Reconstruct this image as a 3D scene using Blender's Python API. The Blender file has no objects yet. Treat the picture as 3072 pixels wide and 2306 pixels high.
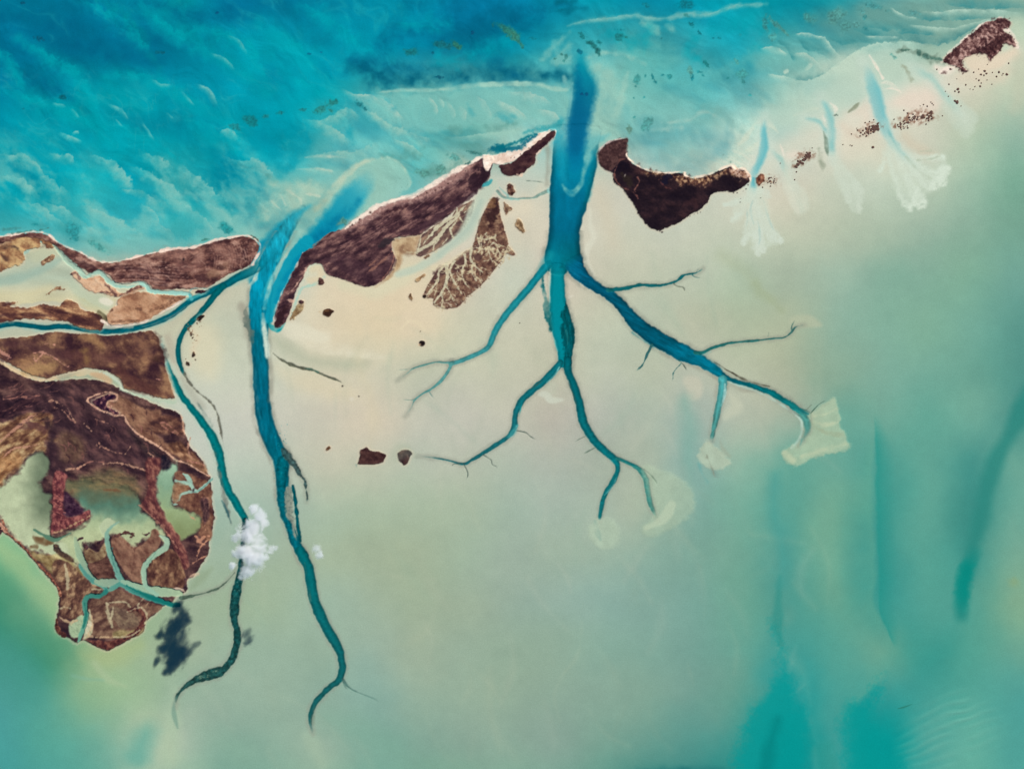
import bpy, math, random
import numpy as np
from mathutils import Vector
random.seed(7)

# ----------------------------------------------------------------------------
# Shallow tropical bank seen from high above: one height field, cut into its
# islands, tidal channels, sand fans, seagrass beds and open water.
# Ground units: U = 30 survey units (the tracing grid) per Blender unit.
# ----------------------------------------------------------------------------
STEP = 2.0
U = 30.0
CX, CY = 1536.0, 1153.0
IRR = np.array([1.090, 1.112, 1.182])       # sun + sky on level ground, per channel

def axis(lo, hi, far):
    core = np.arange(lo, hi + .1, STEP)
    m = []
    d = STEP; p = hi
    while p < hi + far:
        d *= 1.12; p += d; m.append(p)
    n = []
    d = STEP; p = lo
    while p > lo - far:
        d *= 1.12; p -= d; n.append(p)
    return np.array(n[::-1] + list(core) + m)
XS = axis(-16, 3088, 45000)
YS = axis(-16, 2322, 45000)
NX, NY = len(XS), len(YS)
GX, GY = np.meshgrid(XS, YS)
GX = GX.astype(np.float32); GY = GY.astype(np.float32)

# ---------------------------------------------------------------- noise
class Noise:
    def __init__(s, seed):
        r = np.random.RandomState(seed); s.t = r.rand(512, 512).astype(np.float32)
    def __call__(s, x, y):
        xf = np.floor(x); yf = np.floor(y)
        u = (x - xf).astype(np.float32); v = (y - yf).astype(np.float32)
        u = u*u*(3-2*u); v = v*v*(3-2*v)
        i = xf.astype(np.int64) & 511; j = yf.astype(np.int64) & 511
        i1 = (i+1) & 511; j1 = (j+1) & 511
        t = s.t
        a = t[j, i]; a = a + (t[j, i1]-a)*u
        b = t[j1, i]; b = b + (t[j1, i1]-b)*u
        return (a + (b-a)*v)*2-1
NZ = [Noise(100+k) for k in range(12)]
def fbm(x, y, sc, octv=4, seed=0, gain=.5, ang=0., asp=1.):
    """fractal noise, feature size sc; asp > 1 stretches it along ang (degrees)"""
    c, s = math.cos(math.radians(ang)), math.sin(math.radians(ang))
    a = (x*c + y*s)/(sc*asp); b = (-x*s + y*c)/sc
    o = np.zeros_like(a, dtype=np.float32); amp = 1.; tot = 0
    for k in range(octv):
        o += amp*NZ[(seed+k) % 12](a*(2.03**k)+17.3*k+seed*3.1, b*(2.03**k)+9.7*k+seed*7.7)
        tot += amp; amp *= gain
    return o/tot*1.6
def sm(a, b, x):
    t = np.clip((x-a)/(b-a), 0, 1); return t*t*(3-2*t)

# ---------------------------------------------------------------- canvas of ground colour, height, owner
COL = np.zeros((NY, NX, 3), np.float32)
Z = np.zeros((NY, NX), np.float32)
OWN = np.zeros((NY, NX), np.int32)
CHN = np.zeros((NY, NX), bool)          # already cut by a channel
NAMES = [None]
def own_id(key):
    if key not in NAMES: NAMES.append(key)
    return NAMES.index(key)

K = 800/2212.
TO = dict(A=(0,0), B=(750,0), C=(1500,0), D=(2272,0), E=(0,600), F=(800,400), G=(1600,400), H=(0,1100), I=(800,950),
          J=(1600,950), K=(2000,1100), L=(2272,1100), M=(0,1500), N=(400,1700), O=(2272,1706), P=(2272,600))
def T(t, pts):
    if t == 'S': return [tuple(p) for p in pts]
    if t == 'V': return [(p[0]*1.3894, p[1]*1.3894)+tuple(q*1.3894 for q in p[2:]) for p in pts]
    ox, oy = TO[t]
    return [(ox+p[0]*K, oy+p[1]*K)+tuple(q*K for q in p[2:]) for p in pts]
def smooth(pts, n=8, closed=False):
    P = np.array(pts, float); m = len(P)
    if m < 3 and not closed: 
        return np.array([P[0]+(P[-1]-P[0])*t for t in np.linspace(0,1,n+1)])
    out = []
    for i in range(m if closed else m-1):
        g = (lambda k: P[k % m]) if closed else (lambda k: P[min(max(k,0),m-1)])
        p0,p1,p2,p3 = g(i-1),g(i),g(i+1),g(i+2)
        for t in np.arange(n)/n:
            out.append(.5*((2*p1)+(-p0+p2)*t+(2*p0-5*p1+4*p2-p3)*t*t+(-p0+3*p1-3*p2+p3)*t**3))
    if not closed: out.append(P[-1])
    return np.array(out)
def box(x0, y0, x1, y1):
    return (max(0, np.searchsorted(XS, x0)-1), max(0, np.searchsorted(YS, y0)-1),
            min(NX, np.searchsorted(XS, x1)+1), min(NY, np.searchsorted(YS, y1)+1))
class Mask:
    """a window of the canvas: alpha a, side (-1 left .. 1 right), along 0..1"""
    def __init__(s, b): s.b = b; s.sl = (slice(b[1],b[3]), slice(b[0],b[2])); s.x = GX[s.sl]; s.y = GY[s.sl]
def seg_field(pts, b, radii=None):
    x0,y0,x1,y1 = b
    H, W = y1-y0, x1-x0
    best = np.full((H, W), 1e6, np.float32); side = np.zeros((H, W), np.float32); al = np.zeros((H, W), np.float32)
    n = len(pts)
    for i in range(n-1):
        ax, ay = pts[i][0], pts[i][1]; bx, by = pts[i+1][0], pts[i+1][1]
        ra, rb = (radii[i], radii[i+1]) if radii is not None else (0, 0)
        pad = max(ra, rb) + PAD
        c = box(min(ax,bx)-pad, min(ay,by)-pad, max(ax,bx)+pad, max(ay,by)+pad)
        c = (max(c[0],x0), max(c[1],y0), min(c[2],x1), min(c[3],y1))
        if c[2] <= c[0] or c[3] <= c[1]: continue
        X = GX[c[1]:c[3], c[0]:c[2]]; Y = GY[c[1]:c[3], c[0]:c[2]]
        dx, dy = bx-ax, by-ay; L = dx*dx+dy*dy+1e-9
        t = np.clip(((X-ax)*dx+(Y-ay)*dy)/L, 0, 1)
        d = np.hypot(X-(ax+t*dx), Y-(ay+t*dy))
        r = ra+(rb-ra)*t
        f = d - r
        s = (slice(c[1]-y0,c[3]-y0), slice(c[0]-x0,c[2]-x0))
        w = f < best[s]
        best[s] = np.where(w, f, best[s])
        sg = np.sign((X-ax)*dy-(Y-ay)*dx)          # +1 = left-hand side when walking
        side[s] = np.where(w, sg*d/np.maximum(r, 1e-3), side[s])
        al[s] = np.where(w, (i+t)/(n-1), al[s])
    return best, side, al
PAD = 40
def stroke(tile, pts, soft=3., rough=0., rs=14., sd=3, n=8):
    """tapered line; pts (x, y, width)"""
    global PAD
    P = smooth(T(tile, pts), n); r = np.maximum(P[:,2]*.5, .2)
    PAD = soft*2+rough*2+4
    m = r.max()+PAD
    b = box(P[:,0].min()-m, P[:,1].min()-m, P[:,0].max()+m, P[:,1].max()+m)
    M = Mask(b)
    f, M.side, M.along = seg_field(P, b, r)
    if rough: f = f + rough*fbm(M.x, M.y, rs, 3, sd)
    M.d = -f; M.a = sm(-soft, soft, -f)
    return M
def poly(tile, pts, soft=2., rough=0., rs=12., sd=2, curve=3, pad=30):
    global PAD
    P = T(tile, pts)
    P = smooth(P, curve, True) if curve > 1 else np.array(P, float)
    PAD = pad
    m = PAD
    b = box(P[:,0].min()-m, P[:,1].min()-m, P[:,0].max()+m, P[:,1].max()+m)
    M = Mask(b)
    Q = np.vstack([P, P[:1]])
    f, _, _ = seg_field(Q, b)
    f = np.minimum(f, 1e4)
    ins = np.zeros(f.shape, bool); ys = YS[b[1]:b[3]]; xs = XS[b[0]:b[2]]
    for i in range(len(P)):
        (ax, ay), (bx, by) = Q[i][:2], Q[i+1][:2]
        if ay == by: continue
        rows = np.nonzero((ys >= min(ay,by)) & (ys < max(ay,by)))[0]
        if len(rows) == 0: continue
        xi = ax+(ys[rows]-ay)/(by-ay)*(bx-ax)
        ins[rows] ^= xs[None,:] < xi[:,None]
    sdv = np.where(ins, f, -f)
    if rough: sdv = sdv + rough*fbm(M.x, M.y, rs, 4, sd)
    M.d = sdv; M.a = sm(-soft, soft, sdv)
    return M
def blob(tile, x, y, rx, ry, ang=0., rough=.25, rs=.6, sd=4, edge=(1.15, .0)):
    (cx, cy, rx, ry), = T(tile, [(x, y, rx, ry)])
    m = max(rx, ry)*1.6+4
    M = Mask(box(cx-m, cy-m, cx+m, cy+m))
    c, s = math.cos(math.radians(ang)), math.sin(math.radians(ang))
    u = ((M.x-cx)*c+(M.y-cy)*s)/rx; v = (-(M.x-cx)*s+(M.y-cy)*c)/ry
    q = np.hypot(u, v)
    if rough: q = q + rough*fbm(M.x, M.y, max(4., min(rx, ry)*rs*2), 3, sd)
    M.q = q; M.a = sm(edge[0], edge[1], q); M.d = (1-q)*min(rx, ry)
    return M
def C(c): return np.array(c, np.float32)/255.
def paint(M, col, alpha=1., own=None, z=None, ownth=.5):
    a = np.clip(M.a*alpha, 0, 1)[..., None]
    if isinstance(col, (tuple, list)): col = C(col)
    COL[M.sl] = COL[M.sl]*(1-a)+col*a
    if own is not None:
        i = own_id(own); o = OWN[M.sl]; o[M.a > ownth] = i
    if z is not None:
        Z[M.sl] = Z[M.sl]*(1-M.a) + z*M.a
def mix(c0, c1, t):
    if isinstance(c0, (tuple, list)): c0 = C(c0)
    if isinstance(c1, (tuple, list)): c1 = C(c1)
    return c0+(c1-c0)*np.clip(t, 0, 1)[..., None]
def ramp(t, stops):
    t = np.clip(t, stops[0][0], stops[-1][0])
    xs = [s[0] for s in stops]
    return np.stack([np.interp(t, xs, [s[1][k]/255. for s in stops]) for k in range(3)], -1).astype(np.float32)

# ---------------------------------------------------------------- 1. broad tones of the sea bed (every 139 survey units)
ROWS = """
0,115,145 0,110,140 0,115,145 0,135,155 0,140,152 0,118,152 0,113,144 0,130,159 0,143,169 0,134,161 0,119,156 0,124,161 0,139,166 0,154,176 0,145,172 0,150,170 0,155,172 0,150,165 30,146,156 84,156,156 112,166,156 112,160,150 150,185,165
0,115,148 0,108,140 0,118,150 0,110,142 0,125,150 0,140,160 0,160,175 0,150,172 0,155,178 0,139,168 0,119,148 0,134,158 40,160,172 60,165,172 75,175,175 60,165,172 36,160,172 92,170,168 104,162,156 132,176,163 148,186,168 186,206,180 200,215,190
0,128,155 0,140,160 0,150,165 0,150,165 0,145,165 0,150,170 0,155,172 0,160,175 60,170,175 90,180,178 105,185,180 120,190,182 110,185,180 140,195,182 110,185,178 95,180,178 118,186,182 156,202,188 196,215,196 200,218,200 210,215,195 207,208,185 190,205,180
0,150,165 0,155,170 0,158,172 0,158,172 0,155,170 0,158,172 0,155,172 70,172,175 95,182,180 100,180,175 105,175,165 150,195,182 150,195,185 150,195,180 140,195,185 158,202,190 184,208,192 190,212,198 218,215,195 214,212,190 202,205,185 180,200,175 150,185,165
0,155,170 0,155,170 30,165,172 0,155,170 50,168,172 0,150,168 90,180,178 130,190,180 145,195,182 115,185,178 190,200,180 200,205,185 195,205,185 200,202,180 190,200,185 190,200,182 205,208,188 207,205,185 198,205,185 195,208,188 185,200,178 160,190,168 125,172,150
90,180,178 95,182,180 80,175,175 70,172,175 90,180,175 120,188,178 150,195,180 150,195,180 160,198,182 200,200,178 212,211,188 214,208,183 209,203,181 207,206,183 199,203,181 197,203,181 195,202,180 190,198,175 180,192,170 170,190,168 155,182,162 135,172,152 118,165,145
185,190,165 185,190,165 190,190,165 190,190,165 190,190,165 190,195,170 195,205,185 215,210,180 220,208,175 220,208,175 212,203,178 197,203,181 209,201,178 197,198,173 192,198,173 185,195,171 172,190,165 165,182,160 158,185,165 140,178,158 130,172,152 125,170,148 112,165,150
185,190,165 185,190,165 185,190,165 190,190,165 200,200,170 195,200,175 205,205,180 215,205,175 222,208,172 222,208,175 202,201,173 197,198,173 199,198,173 192,198,173 185,195,171 185,191,165 172,185,158 172,185,158 145,178,158 132,175,155 125,172,150 115,168,150 95,155,142
170,180,150 170,180,150 170,180,150 180,190,160 204,207,181 202,207,183 204,207,183 214,207,178 206,202,175 194,197,171 199,201,175 197,198,173 192,193,168 192,198,175 185,193,168 187,193,171 182,190,165 170,180,155 140,172,150 125,170,152 115,168,150 105,162,145 85,150,138
150,175,145 150,175,145 150,175,145 170,190,160 194,202,183 199,202,185 199,200,181 204,200,178 209,200,175 194,195,175 192,193,175 192,193,173 189,186,168 182,188,171 175,188,168 167,183,168 175,185,165 160,178,158 115,168,150 110,165,148 100,165,148 110,168,150 75,145,135
150,175,145 150,175,145 150,175,145 160,185,155 189,197,178 184,197,178 184,195,175 192,195,171 194,195,171 184,192,171 181,189,168 176,187,168 176,185,168 171,182,163 168,183,162 140,175,162 140,178,158 105,165,148 105,165,148 80,155,142 95,162,146 70,145,135 105,165,148
140,178,135 150,175,145 150,180,145 160,185,155 165,185,165 160,185,165 165,185,165 168,187,162 170,187,160 170,187,160 168,185,160 165,185,165 165,183,165 168,185,165 165,183,160 130,170,155 118,172,152 90,160,145 112,168,145 68,152,140 92,162,146 60,140,130 108,168,150
124,180,134 134,180,139 150,182,140 155,185,148 160,183,155 158,180,155 160,180,155 165,183,155 165,181,152 165,181,152 162,183,158 160,180,160 160,181,160 155,178,158 140,173,155 125,167,150 115,168,148 85,158,145 110,168,145 62,150,140 85,160,145 70,150,138 118,170,148
65,144,113 140,179,138 150,178,132 150,180,140 160,180,150 158,180,150 158,180,152 155,180,158 160,180,155 160,178,150 158,177,152 152,175,155 150,177,160 140,173,158 130,167,152 120,165,150 108,165,145 80,155,142 100,163,142 60,150,140 78,158,145 85,158,142 128,172,142
65,145,125 75,148,115 155,180,135 158,182,145 160,180,150 155,180,155 152,178,155 152,178,155 152,178,158 158,177,152 152,175,152 148,173,150 145,173,152 135,170,152 128,167,150 118,163,148 100,162,145 70,155,145 85,160,145 100,162,142 60,152,140 80,158,142 105,165,145
75,155,145 85,160,140 140,180,140 155,185,148 150,177,152 150,177,155 150,177,155 145,175,155 140,175,158 150,177,155 150,175,152 148,173,150 142,170,150 135,167,148 128,165,146 115,160,145 95,158,142 40,152,148 70,158,148 55,152,145 65,155,145 82,162,148 80,160,150
75,160,152 85,165,148 110,172,150 165,188,160 165,185,162 135,170,150 140,173,152 150,177,155 128,167,150 130,167,148 140,170,150 140,170,150 135,165,148 120,160,142 100,153,138 85,150,138 55,150,140 0,145,142 60,155,148 0,148,145 70,160,150 90,168,152 80,162,152
70,158,150 80,162,150 100,170,150 150,185,158 150,185,158 125,170,148 130,172,150 140,178,152 120,170,148 122,170,146 130,172,148 130,172,148 120,165,145 95,152,135 55,135,125 50,135,128 30,140,132 0,138,138 60,155,148 0,145,142 75,162,152 95,170,152 80,162,152
"""
TAB = np.array([[tuple(map(int, c.split(','))) for c in r.split()] for r in ROWS.strip().split('\n')], np.float32)/255.
def table(tab, x, y, cell):
    h, w, _ = tab.shape
    u = np.clip(x/cell, 0, w-1.001); v = np.clip(y/cell, 0, h-1.001)
    i = np.floor(u).astype(int); j = np.floor(v).astype(int)
    fu = u-i; fv = v-j
    def wts(t): return [((-t+2)*t-1)*t*.5, ((3*t-5)*t*t+2)*.5, ((-3*t+4)*t+1)*t*.5, ((t-1)*t*t)*.5]
    wu, wv = wts(fu), wts(fv)
    o = 0
    for b in range(4):
        jj = np.clip(j+b-1, 0, h-1); r = 0
        for a in range(4):
            r = r + tab[jj, np.clip(i+a-1, 0, w-1)]*wu[a][..., None]
        o = o + r*wv[b][..., None]
    return o
# the table is read through gently warped coordinates so that the tones drift rather than follow a lattice
wx = fbm(GX, GY, 130, 4, 1)*22; wy = fbm(GX, GY, 130, 4, 5)*22
COL[:] = np.clip(table(TAB, GX+wx, GY+wy, 138.94), 0, 1)
ALL = Mask((0, 0, NX, NY))

# who owns the open ground: the northern sea or the southern bank
def coast_y(x):
    return np.interp(x, [-5e4, 0, 120, 300, 560, 760, 830, 1000, 1200, 1500, 1660, 1800, 1880, 2050, 2240, 2300, 2450, 2600, 2800, 3072, 6e4],
                     [700, 700, 700, 780, 740, 700, 900, 780, 560, 520, 390, 410, 500, 540, 540, 350, 330, 170, 160, 20, 20])
i_sea, i_flat = own_id(('sea', None)), own_id(('tidal_flat', None))
OWN[:] = np.where(GY < coast_y(GX), i_sea, i_flat)
SEAW = sm(40, -60, GY - coast_y(GX))          # 1 in the open sea

# ---------------------------------------------------------------- 2. the sea in the north: swells of sand under turquoise water
def streaks(lst, col, alpha, soft, rough=3, sd=3):
    for n, (tile, pts) in enumerate(lst):
        M = stroke(tile, pts, soft, rough, 20, sd)
        M.a = M.a*np.clip(.82+.55*fbm(M.x, M.y, 26, 3, (sd+n) % 9), 0, 1.15)
        paint(M, col, alpha)
def swell(lst, col, alpha, side=-1, fall=1.3, edge=.1, taper=.3, rough=.12):
    """one-sided band: crisp along the traced line, fading out to one side (-1 = right-hand when walking)"""
    for n, (tile, pts) in enumerate(lst):
        M = stroke(tile, pts, 4, 0)
        s_ = M.side*side*1. + rough*fbm(M.x, M.y, 16, 3, n % 9) + .5*rough*fbm(M.x, M.y, 6, 2, (n+4) % 9)
        M.a = sm(-edge*.5, edge, s_)*np.clip(1-s_, 0, 1)**fall*sm(0, taper, M.along)*sm(1, 1-taper, M.along)
        M.a = M.a*np.clip(.85+.5*fbm(M.x, M.y, 22, 3, (n+2) % 9), 0, 1.15)
        paint(M, col, alpha)
bend = 60*fbm(GX, GY, 170, 3, 7)
sw = fbm(GX+bend, GY-bend*.6, 85, 4, 2, .5, 33, 1.7)
sw2 = fbm(GX-bend, GY+bend*.5, 32, 4, 6, .5, 30, 1.6)
COL[:] = np.clip(COL*(1+(SEAW*(.07*sw+.035*sw2))[..., None]), 0, 1)
Z += (SEAW*(.05*sw)).astype(np.float32)

# fine bright filaments where swell sweeps the sand into thin ridges
_f = fbm(GX+bend*.8, GY-bend*.5, 46, 4, 3, .5, 36, 3.4)
_r = np.clip(1-np.abs(_f)*3.2, 0, 1)**2.2*sm(-.3, .5, fbm(GX, GY, 120, 3, 8))
FM = Mask((0,0,NX,NY)); FM.a = (_r*SEAW*sm(700, 420, GY)*sm(1500, 1100, GX)).astype(np.float32); paint(FM, (40,176,182), .34)
_f = fbm(GX-bend, GY+bend*.4, 30, 4, 5, .5, 40, 2.6)
FM.a = (np.clip(1-np.abs(_f)*3.4, 0, 1)**2*SEAW*sm(-.2,.5,fbm(GX, GY, 90, 3, 2))*sm(120, 260, GY)).astype(np.float32); paint(FM, (120,192,186), .2)
FM.a = (np.clip(-fbm(GX+bend, GY, 70, 4, 9, .5, 34, 2.2), 0, 1)*SEAW).astype(np.float32); paint(FM, (0,112,140), .3)
del FM
TURQ, DEEP, PALE, MIST = (0,162,172), (0,98,132), (112,190,182), (160,203,186)
streaks([('A',[(760,-40,60),(980,110,110),(1130,260,110),(1230,420,60),(1330,560,20)])], (0,146,152), .6, 20, 10)
streaks([('A',[(150,330,60),(420,470,130),(620,600,120),(740,780,90),(800,980,70),(840,1200,20)]),
         ('A',[(-40,420,40),(90,560,90),(180,690,30)]),
         ('A',[(0,740,40),(300,820,110),(560,930,120),(760,1060,80),(1000,1250,40)]),
         ('A',[(860,640,40),(1080,600,90),(1300,680,110),(1560,850,130),(1800,1000,60),(1960,1200,30)]),
         ('A',[(1180,40,40),(1290,160,110),(1380,260,120),(1560,330,140),(1760,440,120),(1960,560,110),(2200,760,90)]),
         ('A',[(1460,215,30),(1640,225,70),(1830,260,80),(2000,330,70),(2110,430,60),(2150,560,30)])], TURQ, .55, 22, 10)
streaks([('A',[(400,380,40),(600,420,120),(760,430,120),(900,470,60)]), ('A',[(560,330,30),(700,360,80),(820,350,40)]),
         ('A',[(880,480,40),(1120,470,110),(1330,520,60)]), ('A',[(1080,260,50),(1230,330,90),(1400,300,60)]),
         ('A',[(1400,60,100),(1600,140,150),(1850,120,150),(2080,150,80)]), ('A',[(1140,20,60),(1300,30,90)]),
         ('A',[(40,150,100),(300,200,150),(620,220,110)]), ('A',[(200,620,60),(420,740,120),(560,800,80)])], DEEP, .5, 25, 12)
streaks([('A',[(820,900,30),(1000,960,90),(1240,1050,70),(1420,1160,30)]), ('A',[(0,1130,60),(200,1160,80),(420,1230,30)]),
         ('A',[(1240,740,30),(1480,880,70),(1700,1060,60)])], (0,140,160), .45, 20, 10)
swell([('A',[(-60,340,200),(150,540,300),(230,780,120)]), ('A',[(100,270,120),(400,430,300),(660,600,360),(790,810,300),(860,1180,120)]), ('A',[(540,-40,120),(900,90,300),(1140,270,340),(1280,500,120)]),
       ('A',[(1140,-40,120),(1300,140,260),(1480,250,300),(1700,232,300),(1960,320,300),(2120,490,120)]), ('A',[(-30,700,150),(330,815,300),(570,885,300),(780,1040,150)]), ('A',[(860,630,120),(1150,600,240),(1340,670,320),(1610,810,340),(1880,960,150)]),
       ('B',[(350,0,120),(620,115,300),(810,260,340),(950,430,150)]), ('B',[(-20,310,120),(60,430,240),(120,560,240),(150,720,100)]), ('B',[(110,180,120),(350,315,300),(490,470,300),(620,660,120)]), ('B',[(1180,170,100),(1440,200,200),(1640,280,100)]),
       ('A',[(940,1000,100),(1180,1080,260),(1390,1230,260),(1560,1380,120)]), ('A',[(1500,950,100),(1760,1050,260),(1960,1220,240),(2080,1320,100)]), ('B',[(300,620,100),(560,720,240),(760,830,150)])], (0,168,178), .6, -1, 1.2, .16, .25, .16)
PAL1, PAL2 = (110,192,186), (136,198,188)
swell([('A',[(1880,285,60),(1990,335,90),(2060,460,50)]), ('A',[(1255,655,40),(1340,690,90),(1430,700,40)]), ('A',[(430,850,50),(500,862,80),(550,875,40)]), ('A',[(590,895,40),(630,930,70),(665,975,30)]),
       ('A',[(950,980,40),(1030,1050,50)]), ('A',[(1375,925,50),(1450,985,50)]), ('A',[(1500,745,30),(1560,810,70),(1620,880,30)]), ('A',[(1740,430,60),(1860,480,90),(1960,580,60)]), ('A',[(1180,1000,50),(1290,1170,60)])], PAL1, .8, -1, 1.2, .14)
swell([('A',[(1610,690,60),(1715,725,130),(1775,785,130),(1810,900,60)]), ('A',[(890,860,40),(985,890,90),(1040,935,90),(1075,995,40)]), ('A',[(490,1090,60),(580,1125,110),(690,1175,60)]), ('A',[(590,1100,50),(640,1085,60),(660,1110,30)]),
       ('A',[(1840,1075,90),(1910,1070,190),(1985,1130,100)])], PAL2, .85, -1, 1.1, .12)
swell([('A',[(-30,1262,110),(90,1285,130),(170,1265,150),(270,1320,200),(340,1395,150),(380,1480,80)]), ('A',[(380,1275,80),(500,1275,150),(585,1285,170),(625,1355,80)]),
       ('A',[(690,1280,60),(880,1310,170),(1010,1400,240),(1090,1490,240),(1120,1600,160)]), ('A',[(1060,1370,90),(1260,1440,220),(1420,1540,260),(1580,1690,260)]), ('A',[(1180,1270,90),(1330,1300,240),(1450,1390,120)]),
       ('A',[(1500,1350,60),(1620,1450,240),(1740,1540,240),(1800,1610,160),(1900,1670,160)]), ('A',[(1820,1285,60),(2000,1330,150),(2130,1325,190),(2260,1400,240)]), ('B',[(0,1315,150),(70,1320,220),(150,1400,240),(230,1470,150)]),
       ('A',[(-30,1455,90),(140,1465,150),(250,1530,190),(370,1690,190)]), ('A',[(350,1445,70),(470,1510,260),(620,1660,340)]), ('A',[(980,1575,60),(1170,1575,150),(1330,1690,190)]),
       ('E',[(180,20,90),(340,40,160),(480,160,150),(620,240,90)]), ('E',[(330,0,90),(520,60,170),(700,190,150),(900,300,90)]), ('E',[(640,30,90),(860,90,190),(1080,220,190),(1250,330,110)]), ('E',[(1280,180,70),(1400,240,150),(1480,340,110)]),
       ('E',[(1440,-20,90),(1600,70,190),(1730,180,170),(1800,300,90)]), ('E',[(1700,20,60),(1850,90,150),(1960,240,90)]), ('E',[(1160,20,80),(1290,100,150),(1330,200,90)])], (136,196,186), .82, -1, .9, .09, .25, .16)
streaks([('A',[(1540,1620,60),(1640,1640,100)]),('A',[(1960,1590,30),(2080,1610,50)]),('A',[(1790,1550,20),(1900,1560,40)])], (0,130,150), .6, 10, 6)
# mottled sand clouding the water towards the western islands
_d = coast_y(GX)-GY
_m = sm(360, 150, _d)*sm(-20, 30, _d)*sm(980, 760, GX)
_n = fbm(GX+bend*.4, GY, 52, 5, 5, .55, 36, 1.7)
PM = Mask((0,0,NX,NY)); PM.a = (_m*sm(-.25, .6, _n)).astype(np.float32); paint(PM, (128,194,184), .6)
PM.a = (_m*sm(.1, .7, -_n)).astype(np.float32); paint(PM, (40,160,166), .4)
del PM
for k, (x, y, rx, ry, an, c, a) in enumerate([(560,250,110,70,60,(50,150,150),.5),(1400,90,150,60,50,(0,150,165),.5),(1450,200,170,60,50,(60,172,172),.5),
        (820,370,200,60,25,(96,164,154),.4),(330,210,120,35,10,(60,140,140),.4),(80,240,120,20,-5,(60,110,105),.45),(1880,60,160,50,40,(0,150,165),.7),(1880,220,60,50,40,(30,140,145),.6),(1600,20,120,60,40,(0,152,165),.5)]):
    paint(blob('E', x, y, rx, ry, an, .35, .5, k), c, a)
# north-central deep hollow and reef ground
streaks([('B',[(820,590,30),(920,560,120),(1060,640,170),(1300,660,130),(1600,640,120),(1850,640,90),(2212,620,110),(2700,640,60)])], (0,94,118), .8, 34, 14)
streaks([('B',[(860,500,60),(1000,520,110),(1150,560,110),(1400,590,60)]), ('B',[(1080,380,60),(1150,320,120),(1260,270,150),(1340,310,60)]),
         ('B',[(1440,250,50),(1560,300,120),(1700,360,100),(1800,380,40)]), ('B',[(1310,10,60),(1420,60,110),(1500,120,30)]),
         ('B',[(1600,20,40),(1720,80,110),(1820,140,40)]), ('B',[(1760,260,60),(1960,200,150),(2150,160,180)]),
         ('C',[(-20,140,200),(200,150,170),(400,60,110),(560,30,60)]), ('C',[(-20,560,120),(60,620,90),(180,640,40)])], (0,100,132), .6, 30, 14, 7)
streaks([('C',[(420,100,20),(580,90,40),(720,60,20)]), ('C',[(480,20,40),(640,10,30)])], (0,105,125), .7, 8, 8)
streaks([('B',[(430,60,60),(600,120,130),(760,230,140),(900,380,90),(1000,420,40)]), ('B',[(20,150,80),(240,300,110),(420,520,90),(560,700,50)]),
         ('B',[(1320,200,60),(1480,170,80),(1640,200,60)]), ('B',[(1540,480,90),(1700,500,130),(1900,440,110),(2140,330,110)])], (0,163,178), .55, 22, 12)
streaks([('B',[(150,170,60),(330,210,90),(480,330,60)]),('B',[(80,470,50),(180,600,90),(330,720,50)]),('B',[(600,560,60),(760,630,80)])], (0,138,165), .5, 20, 12)
# long bar west of the inlet
paint(poly('B', [(1040,775),(1300,755),(1600,745),(1900,715),(2212,700),(2500,705),(2620,740),(2690,800),(2680,950),(2590,1010),(2400,1020),(2100,1010),(1800,1060),(1500,1100),(1200,1060),(1000,960),(900,860)], 16, 14, 30), (128,192,182), .7, own=('sand_bar',None))
streaks([('B',[(1050,768,8),(1300,750,22),(1600,742,30),(1900,706,40),(2212,692,40)]), ('C',[(140,694,40),(300,700,34),(440,735,40),(560,748,16)])], (158,204,188), .8, 4, 3)
swell([('B',[(1480,800,40),(1545,870,110),(1555,960,60)]), ('B',[(1570,800,40),(1610,850,90),(1615,890,40)]), ('B',[(1630,830,50),(1695,910,120),(1705,980,60)]), ('B',[(1750,870,60),(1800,940,140),(1785,1010,60)]), ('B',[(1880,790,60),(1980,870,150),(2010,990,70)]),
       ('B',[(2040,820,70),(2200,890,150),(2310,990,70)]), ('B',[(1060,800,70),(1180,870,170),(1290,1010,90)]), ('B',[(740,715,50),(870,780,130),(1010,790,150),(1100,880,70)]), ('C',[(-20,850,70),(90,885,130),(170,980,60)]), ('C',[(40,760,70),(260,770,190),(440,850,110)]), ('C',[(300,900,70),(440,930,150),(520,1010,70)])], (172,206,190), .8, -1, 1.1, .1)
streaks([('B',[(1800,860,20),(1850,960,40)]), ('B',[(2040,960,20),(2160,1010,40)]), ('B',[(1130,830,40),(1190,900,30)]), ('B',[(900,960,80),(980,1000,90),(1060,1050,40)]),
         ('C',[(0,950,30),(120,960,40)])], (60,165,172), .55, 8, 6)
# shallow shelf of pale sand above the central island
swell([('B',[(430,980,50),(570,1000,150),(700,940,240),(830,905,240),(920,980,110)]), ('B',[(540,1010,90),(710,1070,240),(840,1160,130)]), ('B',[(470,1290,90),(640,1265,190),(900,1240,240),(1080,1160,130)]), ('B',[(430,1400,70),(560,1400,110),(730,1430,60)]),
       ('B',[(1090,980,130),(1300,1090,260),(1520,1150,130)]), ('B',[(1630,1140,90),(1900,1110,150),(2150,1080,150),(2260,1050,60)]), ('B',[(930,900,90),(1080,960,190),(1180,1080,110)]), ('B',[(1180,1140,90),(1330,1200,150),(1440,1290,90)])], (156,202,186), .75, -1, 1., .1, .25)
streaks([('B',[(160,1600,90),(360,1570,120),(600,1590,110)])], (152,200,184), .5, 18, 8)
streaks([('B',[(780,1050,6),(820,1090,40),(850,1160,8)]), ('B',[(300,1050,60),(440,1180,150),(360,1330,120),(260,1450,60)]), ('B',[(0,1180,120),(180,1240,120),(280,1400,60)])], (0,150,168), .6, 14, 10)
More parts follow.
